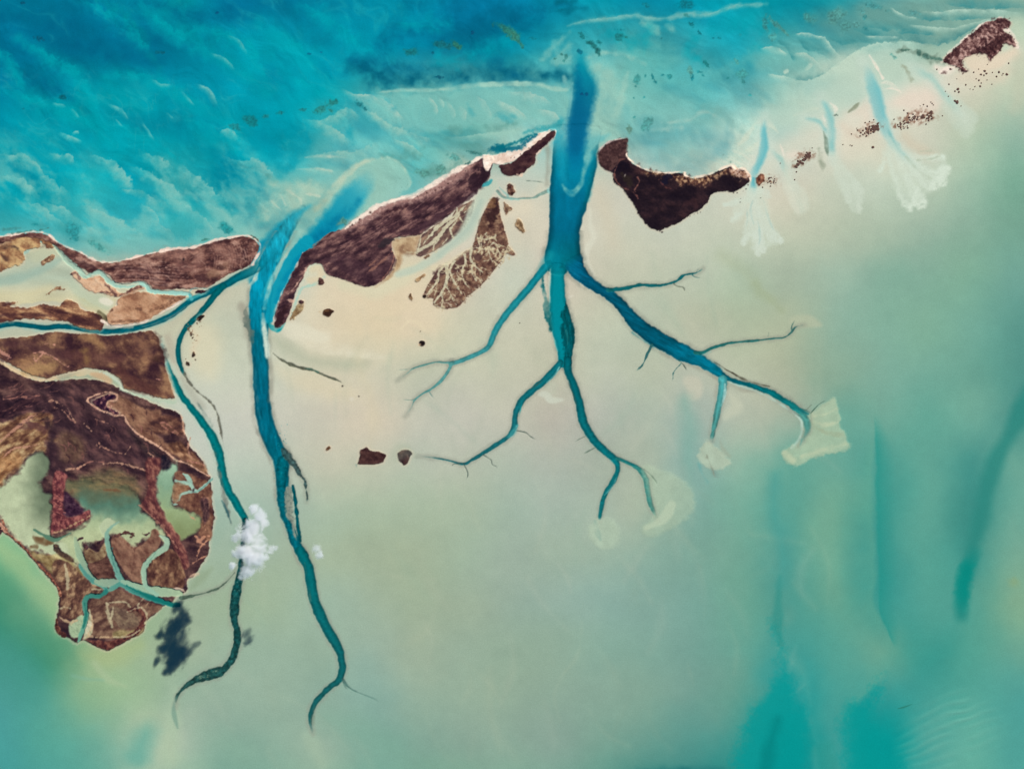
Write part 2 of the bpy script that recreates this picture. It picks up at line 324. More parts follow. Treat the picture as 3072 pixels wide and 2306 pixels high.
streaks([('B',[(150,1470,40),(200,1510,50)]), ('B',[(1640,1150,20),(1780,1210,60),(1940,1270,40)]), ('B',[(1440,1440,60),(1600,1420,90),(1760,1370,40)]),
         ('B',[(1640,1060,30),(1730,1090,50),(1830,1090,14)]), ('B',[(1960,1060,16),(2100,1050,30),(2212,1030,10)]), ('B',[(1100,1300,60),(1400,1280,110)])], (88,150,140), .55, 9, 10)
paint(poly('F', [(480,640),(560,480),(640,370),(740,285),(860,225),(1000,195),(1110,255),(1190,380),(1185,450),(1105,500),(1085,560),(960,600),(860,640),(720,740),(600,800)], 5, 4), (150,199,183), .8, own=('sand_fan','plume'))
streaks([('F',[(430,620,30),(560,460,70),(680,330,50),(800,240,26),(950,205,16)])], (186,207,183), .8, 7, 4)
streaks([('F',[(1000,195,6),(1110,255,16),(1190,380,20),(1185,440,8)])], (170,206,186), .7, 4, 2)
streaks([('F',[(-20,660,120),(160,560,180),(330,500,150),(470,480,60)]), ('F',[(-20,420,40),(150,440,80),(330,420,60)])], (176,205,183), .6, 18, 10)
streaks([('F',[(170,470,6),(270,540,18),(290,590,6)]), ('F',[(120,520,6),(160,600,16)]), ('F',[(320,500,8),(440,520,16)]), ('F',[(40,560,8),(120,640,14)]), ('F',[(250,300,8),(400,290,18),(540,310,6)]),
         ('F',[(320,200,10),(460,190,20),(640,200,8)])], (200,213,190), .6, 4, 3)
paint(blob('F', 440,600,90,40,-40,.4), (165,180,155), .6)
# the two arms of blue water of the western inlet
M = stroke('F', [(900,300,30),(800,430,150),(690,560,210),(590,680,200),(470,800,160),(350,910,130),(250,1040,120)], 14, 4)
paint(M, mix((70,178,190),(0,142,172), M.along*1.6), .92*sm(0,.3,M.along), own=('inlet','arm'))
streaks([('F',[(760,560,30),(660,660,70),(560,750,80),(420,860,80),(310,960,70)])], (0,116,152), .75, 14, 3)
M = stroke('F', [(360,600,10),(240,680,60),(140,790,120),(40,900,130),(-60,1030,150),(-90,1200,120)], 10, 3)
paint(M, mix((60,175,188),(0,138,166), M.along*2), .92, own=('inlet','arm2'))

# outer bar arcing north of the inlet, and the shelf to its east
streaks([('C',[(560,215,6),(720,172,26),(950,150,30),(1120,128,36),(1210,150,26),(1380,152,26),(1560,112,44),(1720,122,40),(1950,55,40),(2212,36,30)])], (122,186,180), .7, 6, 4)
swell([('C',[(560,212,40),(720,166,90),(950,142,110),(1120,120,110),(1210,142,90),(1380,145,80),(1560,104,110),(1720,114,110),(1950,46,110),(2212,28,90)])], (128,190,183), .7, -1, 1.4, .08, .1)
streaks([('C',[(360,490,60),(450,390,60),(520,320,36),(575,275,6)]), ('C',[(440,520,60),(540,480,110),(570,380,60)]), ('C',[(1180,190,20),(1280,240,70),(1330,300,30)]),
         ('C',[(1400,220,30),(1440,250,40)])], (120,188,180), .7, 9, 6)
streaks([('C',[(800,500,80),(860,700,230),(860,900,260),(800,1100,180),(720,1220,60)])], (150,199,184), .72, 25, 10)
streaks([('C',[(700,490,10),(900,440,30),(1080,470,40),(1200,530,10)]), ('C',[(1060,600,20),(1010,800,60),(950,1000,40)])], (158,202,186), .6, 8, 6)
streaks([('C',[(1060,560,60),(1300,520,150),(1500,480,90)]), ('C',[(1250,330,80),(1400,420,120),(1500,520,60)]), ('C',[(1700,600,120),(1900,560,120),(2200,420,110)])], (100,184,178), .4, 25, 14)
streaks([('C',[(900,280,120),(1100,360,130),(1250,260,60)]), ('C',[(1800,220,160),(2050,160,140),(2212,240,100)]), ('C',[(1600,320,60),(1560,440,80),(1680,520,60)]), ('C',[(2060,330,20),(2140,380,40),(2240,370,20)])], (0,160,172), .5, 22, 14)
streaks([('C',[(1340,1020,8),(1560,1000,26),(1690,930,26),(1780,960,20),(1900,1050,8)]), ('C',[(1260,1080,40),(1500,1060,40)])], (165,203,190), .55, 6, 5)
streaks([('C',[(1700,880,60),(1860,960,70),(2000,1080,30)])], (120,175,165), .45, 12, 8)
# grey weed-covered swells of the north-east: dark troughs behind crisp pale crests
SW1, SW2, CRE = (70,138,138), (112,156,146), (182,214,196)
wash0 = lambda t, p, c, a, so=26: paint(stroke(t, p, so, 10, 50), c, a)
wash0('D', [(900,120,120),(1250,180,260),(1600,220,260),(1900,120,160)], (128,170,156), .8)
wash0('D', [(1250,40,80),(1700,40,120),(2250,60,140)], (112,160,150), .7)
wash0('D', [(420,620,90),(700,560,190),(950,470,190),(1250,440,150)], (184,212,194), .8)
wash0('D', [(300,760,200),(650,760,260),(850,800,200)], (176,208,192), .6, 34)
wash0('D', [(560,200,150),(800,180,240),(1100,170,260),(1300,260,200)], (88,152,148), .6, 36)
wash0('D', [(560,330,150),(800,330,190),(1000,290,150)], (84,160,158), .55)
wash0('D', [(60,520,150),(250,480,190),(480,560,90)], (120,186,176), .6)
wash0('D', [(2150,200,110),(2200,400,110)], (196,210,184), .6)
swell([('D',[(220,655,40),(400,672,150),(545,625,190),(690,530,190),(790,440,150),(900,375,60)]), ('D',[(1000,350,60),(1200,340,190),(1440,372,190),(1620,350,190),(1760,260,110),(1860,200,40)])], SW1, .8, 1, 1.2, .08, .2)
swell([('D',[(310,290,60),(400,420,190),(500,440,190),(640,520,110)]), ('D',[(560,300,60),(690,370,190),(840,360,190),(960,365,60)]), ('D',[(860,215,90),(1060,255,190),(1300,250,130)]), ('D',[(1150,280,60),(1330,285,130),(1500,300,60)]),
       ('D',[(1270,130,60),(1420,175,150),(1700,170,150),(1960,150,60)]), ('D',[(1540,30,90),(1720,65,190),(1950,75,190),(2260,70,90)]), ('D',[(760,230,60),(900,290,130),(1040,290,60)]), ('D',[(140,330,60),(250,420,130),(300,520,60)])], (52,138,142), .72, 1, 1.1, .1, .25)
streaks([('D',[(1320,430,30),(1400,470,60),(1540,510,40)]), ('D',[(1170,410,14),(1230,410,30),(1270,420,8)])], (98,120,104), .7, 6, 9)
swell([('D',[(530,615,60),(740,478,170),(950,372,190),(1230,347,170),(1430,385,70)]), ('D',[(1340,100,40),(1520,98,110),(1700,80,130),(2000,84,150),(2230,118,90)]), ('D',[(470,298,40),(560,308,110),(612,375,130),(705,490,50)]),
       ('D',[(80,612,60),(230,632,130),(340,668,60)]), ('D',[(1630,235,40),(1780,190,90),(1980,146,60)]), ('D',[(1250,206,40),(1480,226,110),(1680,238,50)]), ('D',[(310,278,40),(430,276,110),(510,312,40)]),
       ('D',[(880,300,40),(1050,300,90),(1180,310,40)]), ('D',[(1100,60,40),(1230,130,90),(1330,150,40)]), ('D',[(20,400,60),(140,390,130),(260,450,70)]), ('D',[(300,440,50),(420,450,150),(540,560,60)])], CRE, .88, -1, 1.3, .07, .2, .1)
streaks([('D',[(400,580,14),(440,545,30),(450,530,8)]), ('D',[(235,600,20),(250,590,20)])], (185,214,196), .8, 3, 3)

# ---------------------------------------------------------------- 3. the pale bank in the south
gl = fbm(GX, GY, 220, 4, 8)*.45+fbm(GX, GY, 48, 4, 9)*.3+fbm(GX, GY, 14, 3, 4)*.12+fbm(GX, GY, 90, 4, 6, .5, 70, 3)*.25
COL[:] = np.clip(COL*(1-(1-SEAW)[...,None]*np.array([.004,.004,-.012])*sm(2500,1900,GX)[...,None])*(1+((1-SEAW)*.034*gl)[..., None]*np.array([1.2,1,.9])), 0, 1)
def wash(tile, pts, col, a, soft=30, rough=10): paint(stroke(tile, pts, soft, rough, 60), col, a)
wash('I', [(60,190,60),(190,270,110),(330,350,120),(540,390,110),(800,400,60)], (178,184,160), .7, 26, 5)
swell([('I',[(70,110,60),(190,190,150),(330,262,240),(540,320,260),(800,350,200),(1050,360,90)])], (226,222,198), .85, 1, 1.0, .35, .15, .05)
wash('I', [(100,430,60),(260,520,150),(520,600,140),(720,640,60)], (218,207,176), .55)
wash('I', [(620,20,120),(900,60,180),(1150,60,140),(1400,80,60)], (220,205,174), .5)
wash('I', [(760,260,40),(770,420,60),(850,620,60),(880,900,50),(850,1080,30)], (210,200,164), .25, 26)
wash('F', [(480,1330,150),(800,1400,200),(1150,1330,160),(1350,1450,120),(1200,1560,200)], (222,207,178), .45)
wash('F', [(640,1250,60),(950,1290,110),(1150,1180,120),(1300,1080,60)], (214,213,182), .6, 18)
wash('F', [(170,1600,60),(300,1640,110),(500,1700,90)], (226,222,198), .7, 14)
wash('F', [(2000,660,100),(2150,600,150)], (226,215,188), .6)
wash('F', [(1120,1620,20),(1180,1560,22),(1250,1570,22),(1310,1630,20)], (228,215,182), .6, 5, 3)
wash('E', [(1600,1050,80),(1700,1150,220),(1720,1300,240),(1750,1450,120)], (218,211,180), .7)
wash('E', [(1330,980,120),(1480,900,150),(1640,860,60)], (188,184,162), .6)
wash('E', [(1380,1130,30),(1420,1240,60),(1440,1330,30)], (172,160,142), .5, 12)
wash('E', [(2010,870,60),(2040,1000,70),(2080,1150,50),(2090,1260,20)], (140,132,118), .5, 12)
wash('H', [(1500,100,60),(1620,260,60),(1700,340,40)], (165,165,148), .5, 14)
wash('G', [(110,30,30),(120,200,40),(105,420,30)], (150,150,135), .6, 8)
wash('G', [(60,420,60),(60,700,110),(60,900,80)], (215,210,188), .6, 20)
wash('G', [(470,640,30),(470,760,50),(500,860,70),(450,960,60),(440,1060,40),(500,1180,20)], (216,216,196), .8, 7, 4)
wash('G', [(540,480,60),(620,750,150),(660,900,120)], (204,196,172), .5)
wash('G', [(300,1360,30),(330,1350,40)], (222,218,200), .7, 5)
wash('G', [(1560,1010,80),(1720,1130,60),(1880,1290,50),(2060,1440,30)], (170,180,146), .3, 24)
wash('P', [(-20,700,50),(110,835,60),(200,920,40)], (158,172,136), .35, 12)
wash('P', [(300,1000,60),(420,1010,110),(520,1040,40)], (182,190,162), .7, 8, 5)
wash('J', [(1280,540,60),(1340,580,120),(1330,650,60)], (204,200,178), .6, 12)
wash('J', [(1630,640,40),(1680,740,130),(1600,820,90)], (200,204,180), .6, 12, 6)
wash('J', [(60,640,40),(110,650,60),(140,690,50),(240,690,14)], (204,210,192), .8, 5, 4)
wash('J', [(100,560,40),(150,580,110)], (190,196,176), .5, 12)
wash('J', [(1300,1380,60),(1290,1150,120),(1300,900,150),(1250,700,60)], (120,172,158), .5, 30)
wash('J', [(1370,1200,14),(1400,1300,40),(1450,1370,20)], (84,165,165), .6, 10)
wash('J', [(1480,1240,14),(1500,1300,60),(1530,1330,20)], (118,140,132), .5, 10, 6)
wash('J', [(1350,1540,40),(1350,1450,60),(1300,1330,50)], (132,176,164), .35, 20)
# greens and teals around the south-western point
wash('M', [(-60,330,60),(120,520,150),(300,720,190),(430,900,160),(470,1100,60)], (158,190,140), .7, 26)
wash('M', [(-80,640,120),(60,760,240),(250,960,240),(450,1180,200),(640,1300,110)], (84,148,116), .55, 55)
wash('M', [(700,1280,60),(900,1300,150),(1150,1200,120)], (166,184,132), .6, 30)
wash('M', [(-60,1240,120),(100,1350,200),(200,1560,260)], (72,152,138), .6, 60)
wash('M', [(600,1450,40),(720,1480,40),(860,1490,14)], (128,176,152), .6, 8, 5)
wash('M', [(780,1350,60),(900,1480,60),(1040,1540,20)], (174,194,156), .5, 10, 5)
wash('N', [(360,1000,30),(330,1150,90),(320,1350,140),(290,1550,200)], (172,196,166), .65, 24)
wash('N', [(100,1380,150),(40,1560,200)], (84,165,152), .6, 40)
wash('N', [(1450,1400,80),(1500,1500,120),(1560,1640,80)], (166,190,164), .5, 22)
wash('N', [(1600,1250,120),(1850,1350,260),(2150,1500,260)], (124,170,150), .5, 50)
wash('N', [(560,1350,150),(900,1550,220)], (138,176,154), .4, 50)

_r = random.Random(5)
for k in range(170):
    x = _r.uniform(500, 2500); y = _r.uniform(760, 2250)
    if y < 1000 and x < 900: continue
    an = math.radians(_r.gauss(80, 28)); L = _r.uniform(60, 260); bd = _r.uniform(-.35, .35); w = _r.uniform(5, 26)
    p = [(x, y, 2), (x+L*.5*math.cos(an), y+L*.5*math.sin(an), w), (x+L*math.cos(an+bd), y+L*math.sin(an+bd), 2)]
    wash('S', p, _r.choice([(206,204,182),(150,168,146),(136,172,152),(190,196,166)]), _r.uniform(.06, .13), w*.7+5, 5)
# ---------------------------------------------------------------- 4. the deeper water in the south-east
def onesided(tile, pts, col, alpha, east=True, fall=1.3, edge=.06, own=None):
    M = stroke(tile, pts, 4, 0)
    s = M.side if east else -M.side
    s = s + .05*fbm(M.x, M.y, 30, 3, 6)
    M.a = sm(-edge*.3, edge, s)*np.clip(1-s, 0, 1)**fall * sm(0, .12, M.along)*sm(1, .9, M.along)
    paint(M, col, alpha)
wash('L', [(2300,180,180),(2120,520,140),(1990,760,130),(1910,1000,130),(1860,1220,120),(1800,1450,110),(1745,1700,110),(1700,1880,100),(1690,2060,80)], (44,134,124), .8, 20, 6)
M = stroke('O', [(1850,-220,80),(1770,-60,110),(1735,20,110),(1700,180,110),(1690,330,110),(1700,480,60)], 14, 5); paint(M, (0,136,126), .9*sm(1,.6,M.along)*sm(0,.35,M.along))
onesided('L', [(960,380,90),(975,700,320),(970,1000,380),(985,1400,360),(1000,1700,360),(995,1960,300),(1060,2170,240),(1140,2330,60)], (30,144,134), .7, edge=.16)
onesided('L', [(965,500,60),(965,1000,460),(985,1500,460),(1000,1700,460),(985,1960,420),(1070,2180,300)], (106,170,146), .5, False, 1.6, .2)
onesided('O', [(1140,690,60),(1080,840,300),(960,1000,420),(840,1130,420),(740,1280,200)], (92,166,148), .55, False, 1.2, .14)
def mottle(tile, pts, col, a, soft, rough):
    M = stroke(tile, pts, soft, 0); M.a = sm(-soft, soft*1.3, M.d+rough*fbm(M.x, M.y, 60, 4, 2)+.35*soft*fbm(M.x, M.y, 7, 3, 5)); paint(M, col, a)
mottle('O', [(150,500,14),(210,700,50),(235,850,130),(215,1050,260),(180,1300,460),(100,1700,560)], (0,150,147), .8, 30, 26)
wash('O', [(60,1700,110),(110,1450,90),(170,1250,40)], (0,124,122), .6, 20, 6)
mottle('O', [(1010,980,10),(930,1080,130),(860,1230,280),(880,1450,370),(1000,1720,460)], (0,150,146), .8, 30, 28)
wash('O', [(190,60,20),(175,250,50),(170,450,60),(200,620,30)], (50,142,132), .6, 10, 6)
wash('K', [(900,900,60),(890,1200,110),(960,1500,90),(970,1800,60)], (70,156,148), .55, 26)
wash('O', [(560,1500,150),(600,1680,160)], (45,150,140), .5, 18, 12)
paint(blob('O', 2130,110,70,60,0,.3), (136,165,122), .6)
paint(blob('V', 1480,1668,150,20,0,.25), (30,112,114), .8)
wash('O', [(1500,-60,150),(1480,300,250),(1400,600,150)], (84,162,146), .35, 50)
M = blob('O', 1600,1370,560,420,-22,.1, edge=(1.,.3))
ph = (M.x*math.sin(math.radians(22))+M.y*math.cos(math.radians(22)))/17.5*2*math.pi/1.6 + 2.6*fbm(M.x, M.y, 110, 2, 3)
rp = np.sin(ph)*(.6+.5*fbm(M.x, M.y, 60, 2, 9))
M2 = M; M2.a = M.a*np.clip(.5+.5*rp, 0, 1); paint(M2, (122,182,164), .42)
Z[M.sl] += .03*M.a*rp
wash('O', [(1165,1158,2),(1215,1145,9),(1280,1122,2)], (40,120,105), .8, 1.5, 1)
# ---------------------------------------------------------------- 5. small inlets and splays of the north-eastern shoals
wash('D', [(0,1380,110),(300,1220,150),(700,1010,190),(1150,860,220),(1500,700,200),(1900,560,190),(2150,440,110)], (228,218,200), .6, 40)
wash('D', [(560,560,120),(760,560,260),(960,640,300),(1150,560,200),(1300,600,150)], (194,214,194), .75, 36)
wash('D', [(60,1000,150),(300,960,240),(620,860,300),(800,760,240)], (188,210,192), .6, 36)
wash('D', [(100,1300,200),(300,1250,260),(560,1130,200)], (206,212,192), .55, 36)
wash('D', [(760,960,60),(950,900,150),(900,1050,120)], (226,213,194), .7, 20)
wash('D', [(1120,860,60),(1300,840,200),(1450,860,120),(1300,960,120)], (230,214,196), .7, 20)
wash('D', [(1720,480,60),(1900,540,170),(2120,440,110)], (232,212,186), .7, 14)
wash('D', [(1700,640,110),(2000,640,150),(2080,560,60)], (222,208,184), .6, 20)
wash('D', [(1480,560,40),(1560,590,80),(1640,560,50)], (238,226,210), .8, 8, 4)
wash('D', [(250,1300,90),(330,1280,90),(420,1280,50)], (232,218,200), .7, 12)
wash('D', [(700,1040,60),(800,1120,110),(1000,1120,60)], (218,205,184), .6, 18)
wash('D', [(1230,1150,100),(1330,1240,120),(1450,1300,60)], (208,196,172), .5, 18)
wash('D', [(2190,520,150),(2160,800,140),(2120,900,60)], (192,196,172), .55, 22)
streaks([('D',[(930,460,10),(990,560,20),(1040,650,20)]), ('D',[(1030,690,8),(1080,690,26),(1140,720,22),(1190,765,8)]), ('D',[(600,850,6),(650,900,26),(640,940,10)]),
         ('D',[(540,960,8),(560,1000,20)]), ('D',[(190,1200,6),(215,1270,22),(220,1320,8)]), ('D',[(1050,740,4),(1110,735,8),(1180,755,6)])], (246,232,214), .8, 3, 2)
streaks([('D',[(30,1030,8),(110,1040,26),(170,1100,10)]), ('C',[(1980,1200,20),(2060,1120,40),(2120,1030,30),(2212,1010,20)]), ('C',[(1990,1280,20),(2080,1230,40),(2150,1180,20)]), ('D',[(310,960,8),(400,930,26),(500,900,10)])], (212,222,200), .6, 5, 4)
LIGHTW = (128,196,192)
def inlet(name, tile, pts, col, a, soft=4, fade=.15):
    paint(stroke(tile, [(x,y,w+70) for x,y,w in pts], 22, 6), (204,220,206), .45)
    M = stroke(tile, pts, soft+3, 2); a *= .88; M.a = M.a*(.72+.28*sm(-.9,.9,M.side)); f = sm(0, fade, M.along)*sm(1, 1-fade, M.along)
    paint(M, col, a*f); 
    o = OWN[M.sl]; o[(M.a*f) > .5] = own_id(('inlet', name))
    return M
inlet('far', 'D', [(1270,540,20),(1350,600,50),(1440,650,50),(1510,730,44),(1560,800,50),(1640,900,60),(1720,1000,40)], (150,200,190), .75, 6, .3)
inlet('broad', 'D', [(890,520,40),(925,620,70),(970,760,110),(1000,880,104),(1040,1010,90),(1085,1120,70),(1150,1220,60),(1240,1320,50),(1360,1420,30)], (104,186,192), .92, 5, .25)
inlet('broad', 'D', [(1070,1030,6),(1110,1140,20),(1190,1260,14),(1300,1340,8)], (92,168,168), .6, 2, .3)
inlet('twin', 'D', [(520,820,20),(580,910,50),(610,1040,60),(610,1180,60),(620,1320,40)], (116,190,190), .85, 5, .2)
inlet('twin', 'D', [(380,985,10),(480,1000,26),(535,1040,30),(580,1120,30)], (120,190,188), .8, 4, .2)
inlet('hook', 'D', [(80,1220,20),(160,1290,36),(215,1360,44),(240,1450,30),(280,1560,14)], (150,198,188), .8, 4, .3)
inlet('narrow', 'G', [(1920,-130,10),(1910,-20,44),(1915,120,64),(1880,230,60),(1840,320,60),(1825,380,50),(1825,450,44),(1815,520,30)], (84,180,190), .92, 4, .15)
inlet('narrow', 'G', [(1830,360,30),(1822,460,44)], (40,160,178), .8, 4, .1)
streaks([('D',[(548,1090,6),(572,1180,36),(588,1290,8)])], (92,118,100), .85, 3, 3)
streaks([('D',[(505,1240,10),(525,1330,44),(540,1420,20)])], (138,150,128), .7, 6, 5)
streaks([('D',[(750,935,6),(800,900,28),(842,855,10)])], (138,146,122), .85, 3, 3)
streaks([('D',[(1210,550,10),(1240,590,44),(1275,660,22)])], (150,158,134), .7, 6, 8)
for tile, pts, a in (('D', [(1080,1130),(1200,1220),(1400,1280),(1540,1300),(1580,1420),(1520,1520),(1420,1610),(1330,1700),(1240,1720),(1170,1600),(1110,1440),(1060,1300)], .55), ('D', [(600,1270),(680,1300),(760,1420),(860,1540),(880,1660),(830,1760),(760,1720),(700,1600),(640,1450)], .5),
                     ('G', [(1790,440),(1880,450),(1930,560),(1970,740),(2060,860),(2060,910),(1990,930),(1930,960),(1880,1000),(1830,985),(1800,910),(1740,920),(1750,820),(1780,650)], .6), ('G', [(1800,480),(1700,550),(1580,590),(1660,620),(1650,730),(1740,680),(1790,570)], .6),
                     ('D', [(1540,800),(1680,840),(1830,960),(1820,1030),(1760,1150),(1680,1100),(1590,960)], .45), ('D', [(240,1400),(300,1480),(400,1580),(420,1720),(340,1780),(290,1680),(250,1540)], .5)):
    M = poly(tile, pts, 9, 5, 16); M.a = M.a*np.clip(.9+.3*fbm(M.x, M.y, 18, 3, 3), 0, 1); paint(M, (206,220,202), a)
def fan(name, tile, pts, col=(212,226,208), a=.95, soft=4, rough=4):
    M = stroke(tile, pts, soft+2, rough, 10, 5); f = sm(0, .35, M.along)*(.55+.45*sm(.4,.9,M.along))*np.clip(.85+.5*fbm(M.x, M.y, 9, 3, 7), 0, 1)
    paint(M, col, a*f, own=('sand_fan', name))
for k, (p, w) in enumerate([(((1190,1230),(1330,1360),(1460,1440),(1560,1410)), 90), (((1160,1230),(1300,1420),(1420,1540),(1520,1500)), 110), (((1110,1180),(1200,1400),(1290,1560),(1350,1680)), 120),
                            (((1060,1150),(1110,1400),(1190,1640),(1260,1720)), 60), (((1230,1270),(1400,1310),(1540,1300)), 50), (((1040,1200),(1050,1330),(1020,1420)), 40)]):
    fan('broad', 'D', [(x, y, 20+(w-20)*i/(len(p)-1)) for i,(x,y) in enumerate(p)])
streaks([('D',[(1330,1330,4),(1440,1320,10),(1520,1290,4)]), ('D',[(1360,1370,4),(1480,1360,10)]), ('D',[(1230,1300,4),(1340,1420,12),(1440,1480,4)]), ('D',[(1320,1260,4),(1440,1250,12)])], (176,190,166), .6, 3, 3)
for p in ([(620,1290,30),(680,1430,60),(730,1560,70),(760,1660,60)], [(690,1380,10),(780,1480,40),(860,1580,60)], [(760,1500,20),(830,1620,50),(850,1760,40)]): fan('twin', 'D', p, (204,216,198), .75)
for p in ([(1560,820,20),(1640,960,40),(1730,1120,40)], [(1600,800,20),(1720,900,40),(1815,980,34)], [(1540,900,10),(1600,1010,30),(1690,1110,20)]): fan('far', 'D', p, (190,206,186), .55, 6)
for p in ([(260,1440,20),(300,1560,40),(330,1640,30)], [(330,1500,30),(380,1600,50),(400,1720,20)], [(280,1550,20),(290,1650,30),(340,1760,16)]): fan('hook', 'D', p, (212,214,194), .6, 6)
for p in ([(1815,430,20),(1830,560,70),(1850,760,110),(1870,990,60)], [(1830,520,30),(1900,680,80),(1960,820,100),(2040,890,60)], [(1800,520,30),(1790,700,50),(1770,830,60),(1740,910,40)],
          [(1850,700,40),(1880,850,80),(1900,980,50)], [(1800,480,14),(1700,560,50),(1590,590,30)], [(1790,560,14),(1720,660,50),(1650,720,30)], [(1860,450,20),(1920,490,60),(1960,520,30)]): fan('narrow', 'G', p, (208,220,204), .8, 3, 5)
streaks([('G',[(1770,600,4),(1775,720,10),(1760,800,4)]), ('G',[(1860,720,4),(1880,840,14),(1870,930,4)]), ('G',[(1910,560,4),(1950,700,10),(1990,800,4)]), ('G',[(1820,560,4),(1800,640,14),(1830,760,6)])], (172,200,190), .7, 3, 2)
wash('G', [(2090,200,20),(2110,420,60),(2150,580,50),(2200,680,20)], (214,216,196), .6, 8, 5)

for p, w in (([(1150,1040,40),(1250,1000,80),(1350,965,110),(1470,965,40)], .75), ([(840,1110,30),(930,1070,70),(1010,1050,60)], .7), ([(310,1370,40),(370,1320,80),(440,1280,50)], .7), ([(60,1500,60),(140,1500,80)], .4)):
    M = stroke('D', p, 9, 8, 10, 4); M.a = M.a*sm(-.45, .5, fbm(M.x, M.y, 7, 3, 2)); paint(M, (120,78,60), w)
# ---------------------------------------------------------------- 6. tidal channels
def fringe(M, col=(140,144,130), a=.5, w=17):
    h = sm(-w, -2, M.d)*(1-M.a)*np.clip(.8+.7*fbm(M.x, M.y, 20, 3, 5), 0, 1.2)*(M.y > 690)*(~CHN[M.sl])
    a_ = np.clip(h*a, 0, 1)[..., None]; COL[M.sl] = COL[M.sl]*(1-a_)+C(col)*a_
CH_D, CH_M, CH_L = (0,92,112), (0,112,138), (24,150,160)
def channel(key, tile, pts, col=CH_M, soft=2.4, rough=1.5, a=1., fade=0., col2=None, fade0=0., grain=.0, halo=None, zz=-.03, rim=True):
    if halo is None and pts[0][2] > 24 and max(p[1] for p in pts) > 250: halo = ((144,148,134), 36, .42)
    if halo:
        w = [(p[0], p[1], p[2]+halo[1]) for p in pts]; H_ = stroke(tile, w, 7, 3); H_.a = H_.a*(~CHN[H_.sl]); paint(H_, halo[0], halo[2])
    M = stroke(tile, pts, soft, rough, 16)
    c = mix(col, col2, M.along) if col2 else np.broadcast_to(C(col), M.x.shape+(3,))
    core = sm(0, 14, M.d)[..., None]
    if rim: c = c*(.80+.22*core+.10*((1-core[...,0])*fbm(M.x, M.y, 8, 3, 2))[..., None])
    if grain:
        g = fbm(M.x, M.y, 7, 3, 4); c = np.clip(c*(1+grain*g[..., None]), 0, 1)
    f = np.full(M.a.shape, a, np.float32)
    if fade: f = f*sm(1, 1-fade, M.along)
    if fade0: f = f*sm(0, fade0, M.along)
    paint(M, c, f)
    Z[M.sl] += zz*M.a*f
    o = OWN[M.sl]; o[M.a*f > .5] = own_id(key); CHN[M.sl] |= M.a*f > .3
    return M
W = 'west'; S = 'grand'; N_ = 'narrow'; L_ = 'looping'
SAND = (214,214,192)
# --- the great inlet
trunk = [(185,-60),(170,40),(158,140),(155,230),(145,350),(135,480),(133,620),(130,750),(118,880),(100,980),(90,1060),(150,1165),(258,1170),(300,1130),(380,1180),(470,1190),(420,1110),(395,1000),(385,900),(388,800),(405,730),(430,640),(468,510),(492,420),(515,320),(530,240),(533,150),(545,60),(540,-60)]
M = poly('G', trunk, 3, 2, 20)
fringe(M); gx = M.x-1600; gy = (M.y-400)/K
xx = gx/K
cc = ramp(gy, [(-60,(24,154,174)),(300,(0,130,158)),(520,(0,112,143)),(800,(0,106,136)),(1000,(0,120,140)),(1120,(0,124,140))])
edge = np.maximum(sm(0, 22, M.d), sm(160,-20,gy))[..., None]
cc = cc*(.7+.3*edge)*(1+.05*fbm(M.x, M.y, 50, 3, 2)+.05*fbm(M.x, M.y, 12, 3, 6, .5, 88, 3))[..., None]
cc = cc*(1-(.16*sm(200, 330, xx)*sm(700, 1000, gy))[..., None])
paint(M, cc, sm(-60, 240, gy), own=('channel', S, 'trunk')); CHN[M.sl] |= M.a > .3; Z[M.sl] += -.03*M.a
# deep tongue reaching out to sea
M = poly('C', [(650,420),(690,430),(715,520),(745,600),(800,690),(795,800),(775,900),(755,980),(732,1070),(712,1170),(700,1250),(690,1340),(660,1430),(600,1450),(570,1380),(552,1250),(555,1120),(562,1010),(590,900),(605,800),(612,700),(622,560)], 14, 4)
cc = ramp((M.y)/K, [(420,(40,162,174)),(560,(0,142,164)),(760,(0,116,146)),(950,(0,104,142)),(1200,(0,106,148)),(1450,(0,130,162))])
cc = cc*(1+.09*sm(0, 26, -(M.x-1735+.14*(M.y-300)))[..., None]*0)
paint(M, cc, .95, own=('channel', S, 'outlet'))
paint(stroke('C', [(640,560,20),(650,700,60),(660,820,90),(650,960,110),(640,1100,110),(620,1250,70)], 14, 4), (0,94,132), .5)
streaks([('C',[(505,990,30),(500,1100,70),(500,1250,90),(510,1400,80),(530,1520,50)])], (20,154,178), .6, 12, 4)
streaks([('C',[(600,700,10),(590,820,16),(570,960,12)])], (120,186,184), .7, 4, 2)
streaks([('C',[(530,640,20),(560,720,40),(600,690,10)])], (140,195,186), .6, 6, 3)
# wave-built bar of pale sand in the throat
streaks([('C',[(850,1150,40),(770,1190,60),(730,1280,50),(705,1400,40),(680,1500,34),(640,1570,40),(590,1600,50),(540,1570,24),(515,1530,6)])], (120,188,182), .85, 5, 3)
streaks([('C',[(900,1120,30),(820,1160,50),(760,1170,30)]), ('C',[(780,1240,20),(740,1300,50),(720,1380,30)])], (110,186,184), .6, 8, 4)
streaks([('C',[(800,1260,8),(770,1400,40),(740,1540,50),(720,1659,30)])], (0,140,160), .6, 8, 3)
streaks([('G',[(515,280,6),(480,420,20),(450,520,20),(410,650,10)])], (0,90,105), .7, 4, 2)
wash('G', [(140,1010,60),(100,1070,60),(60,1140,50)], (16,150,162), .6, 10, 2)
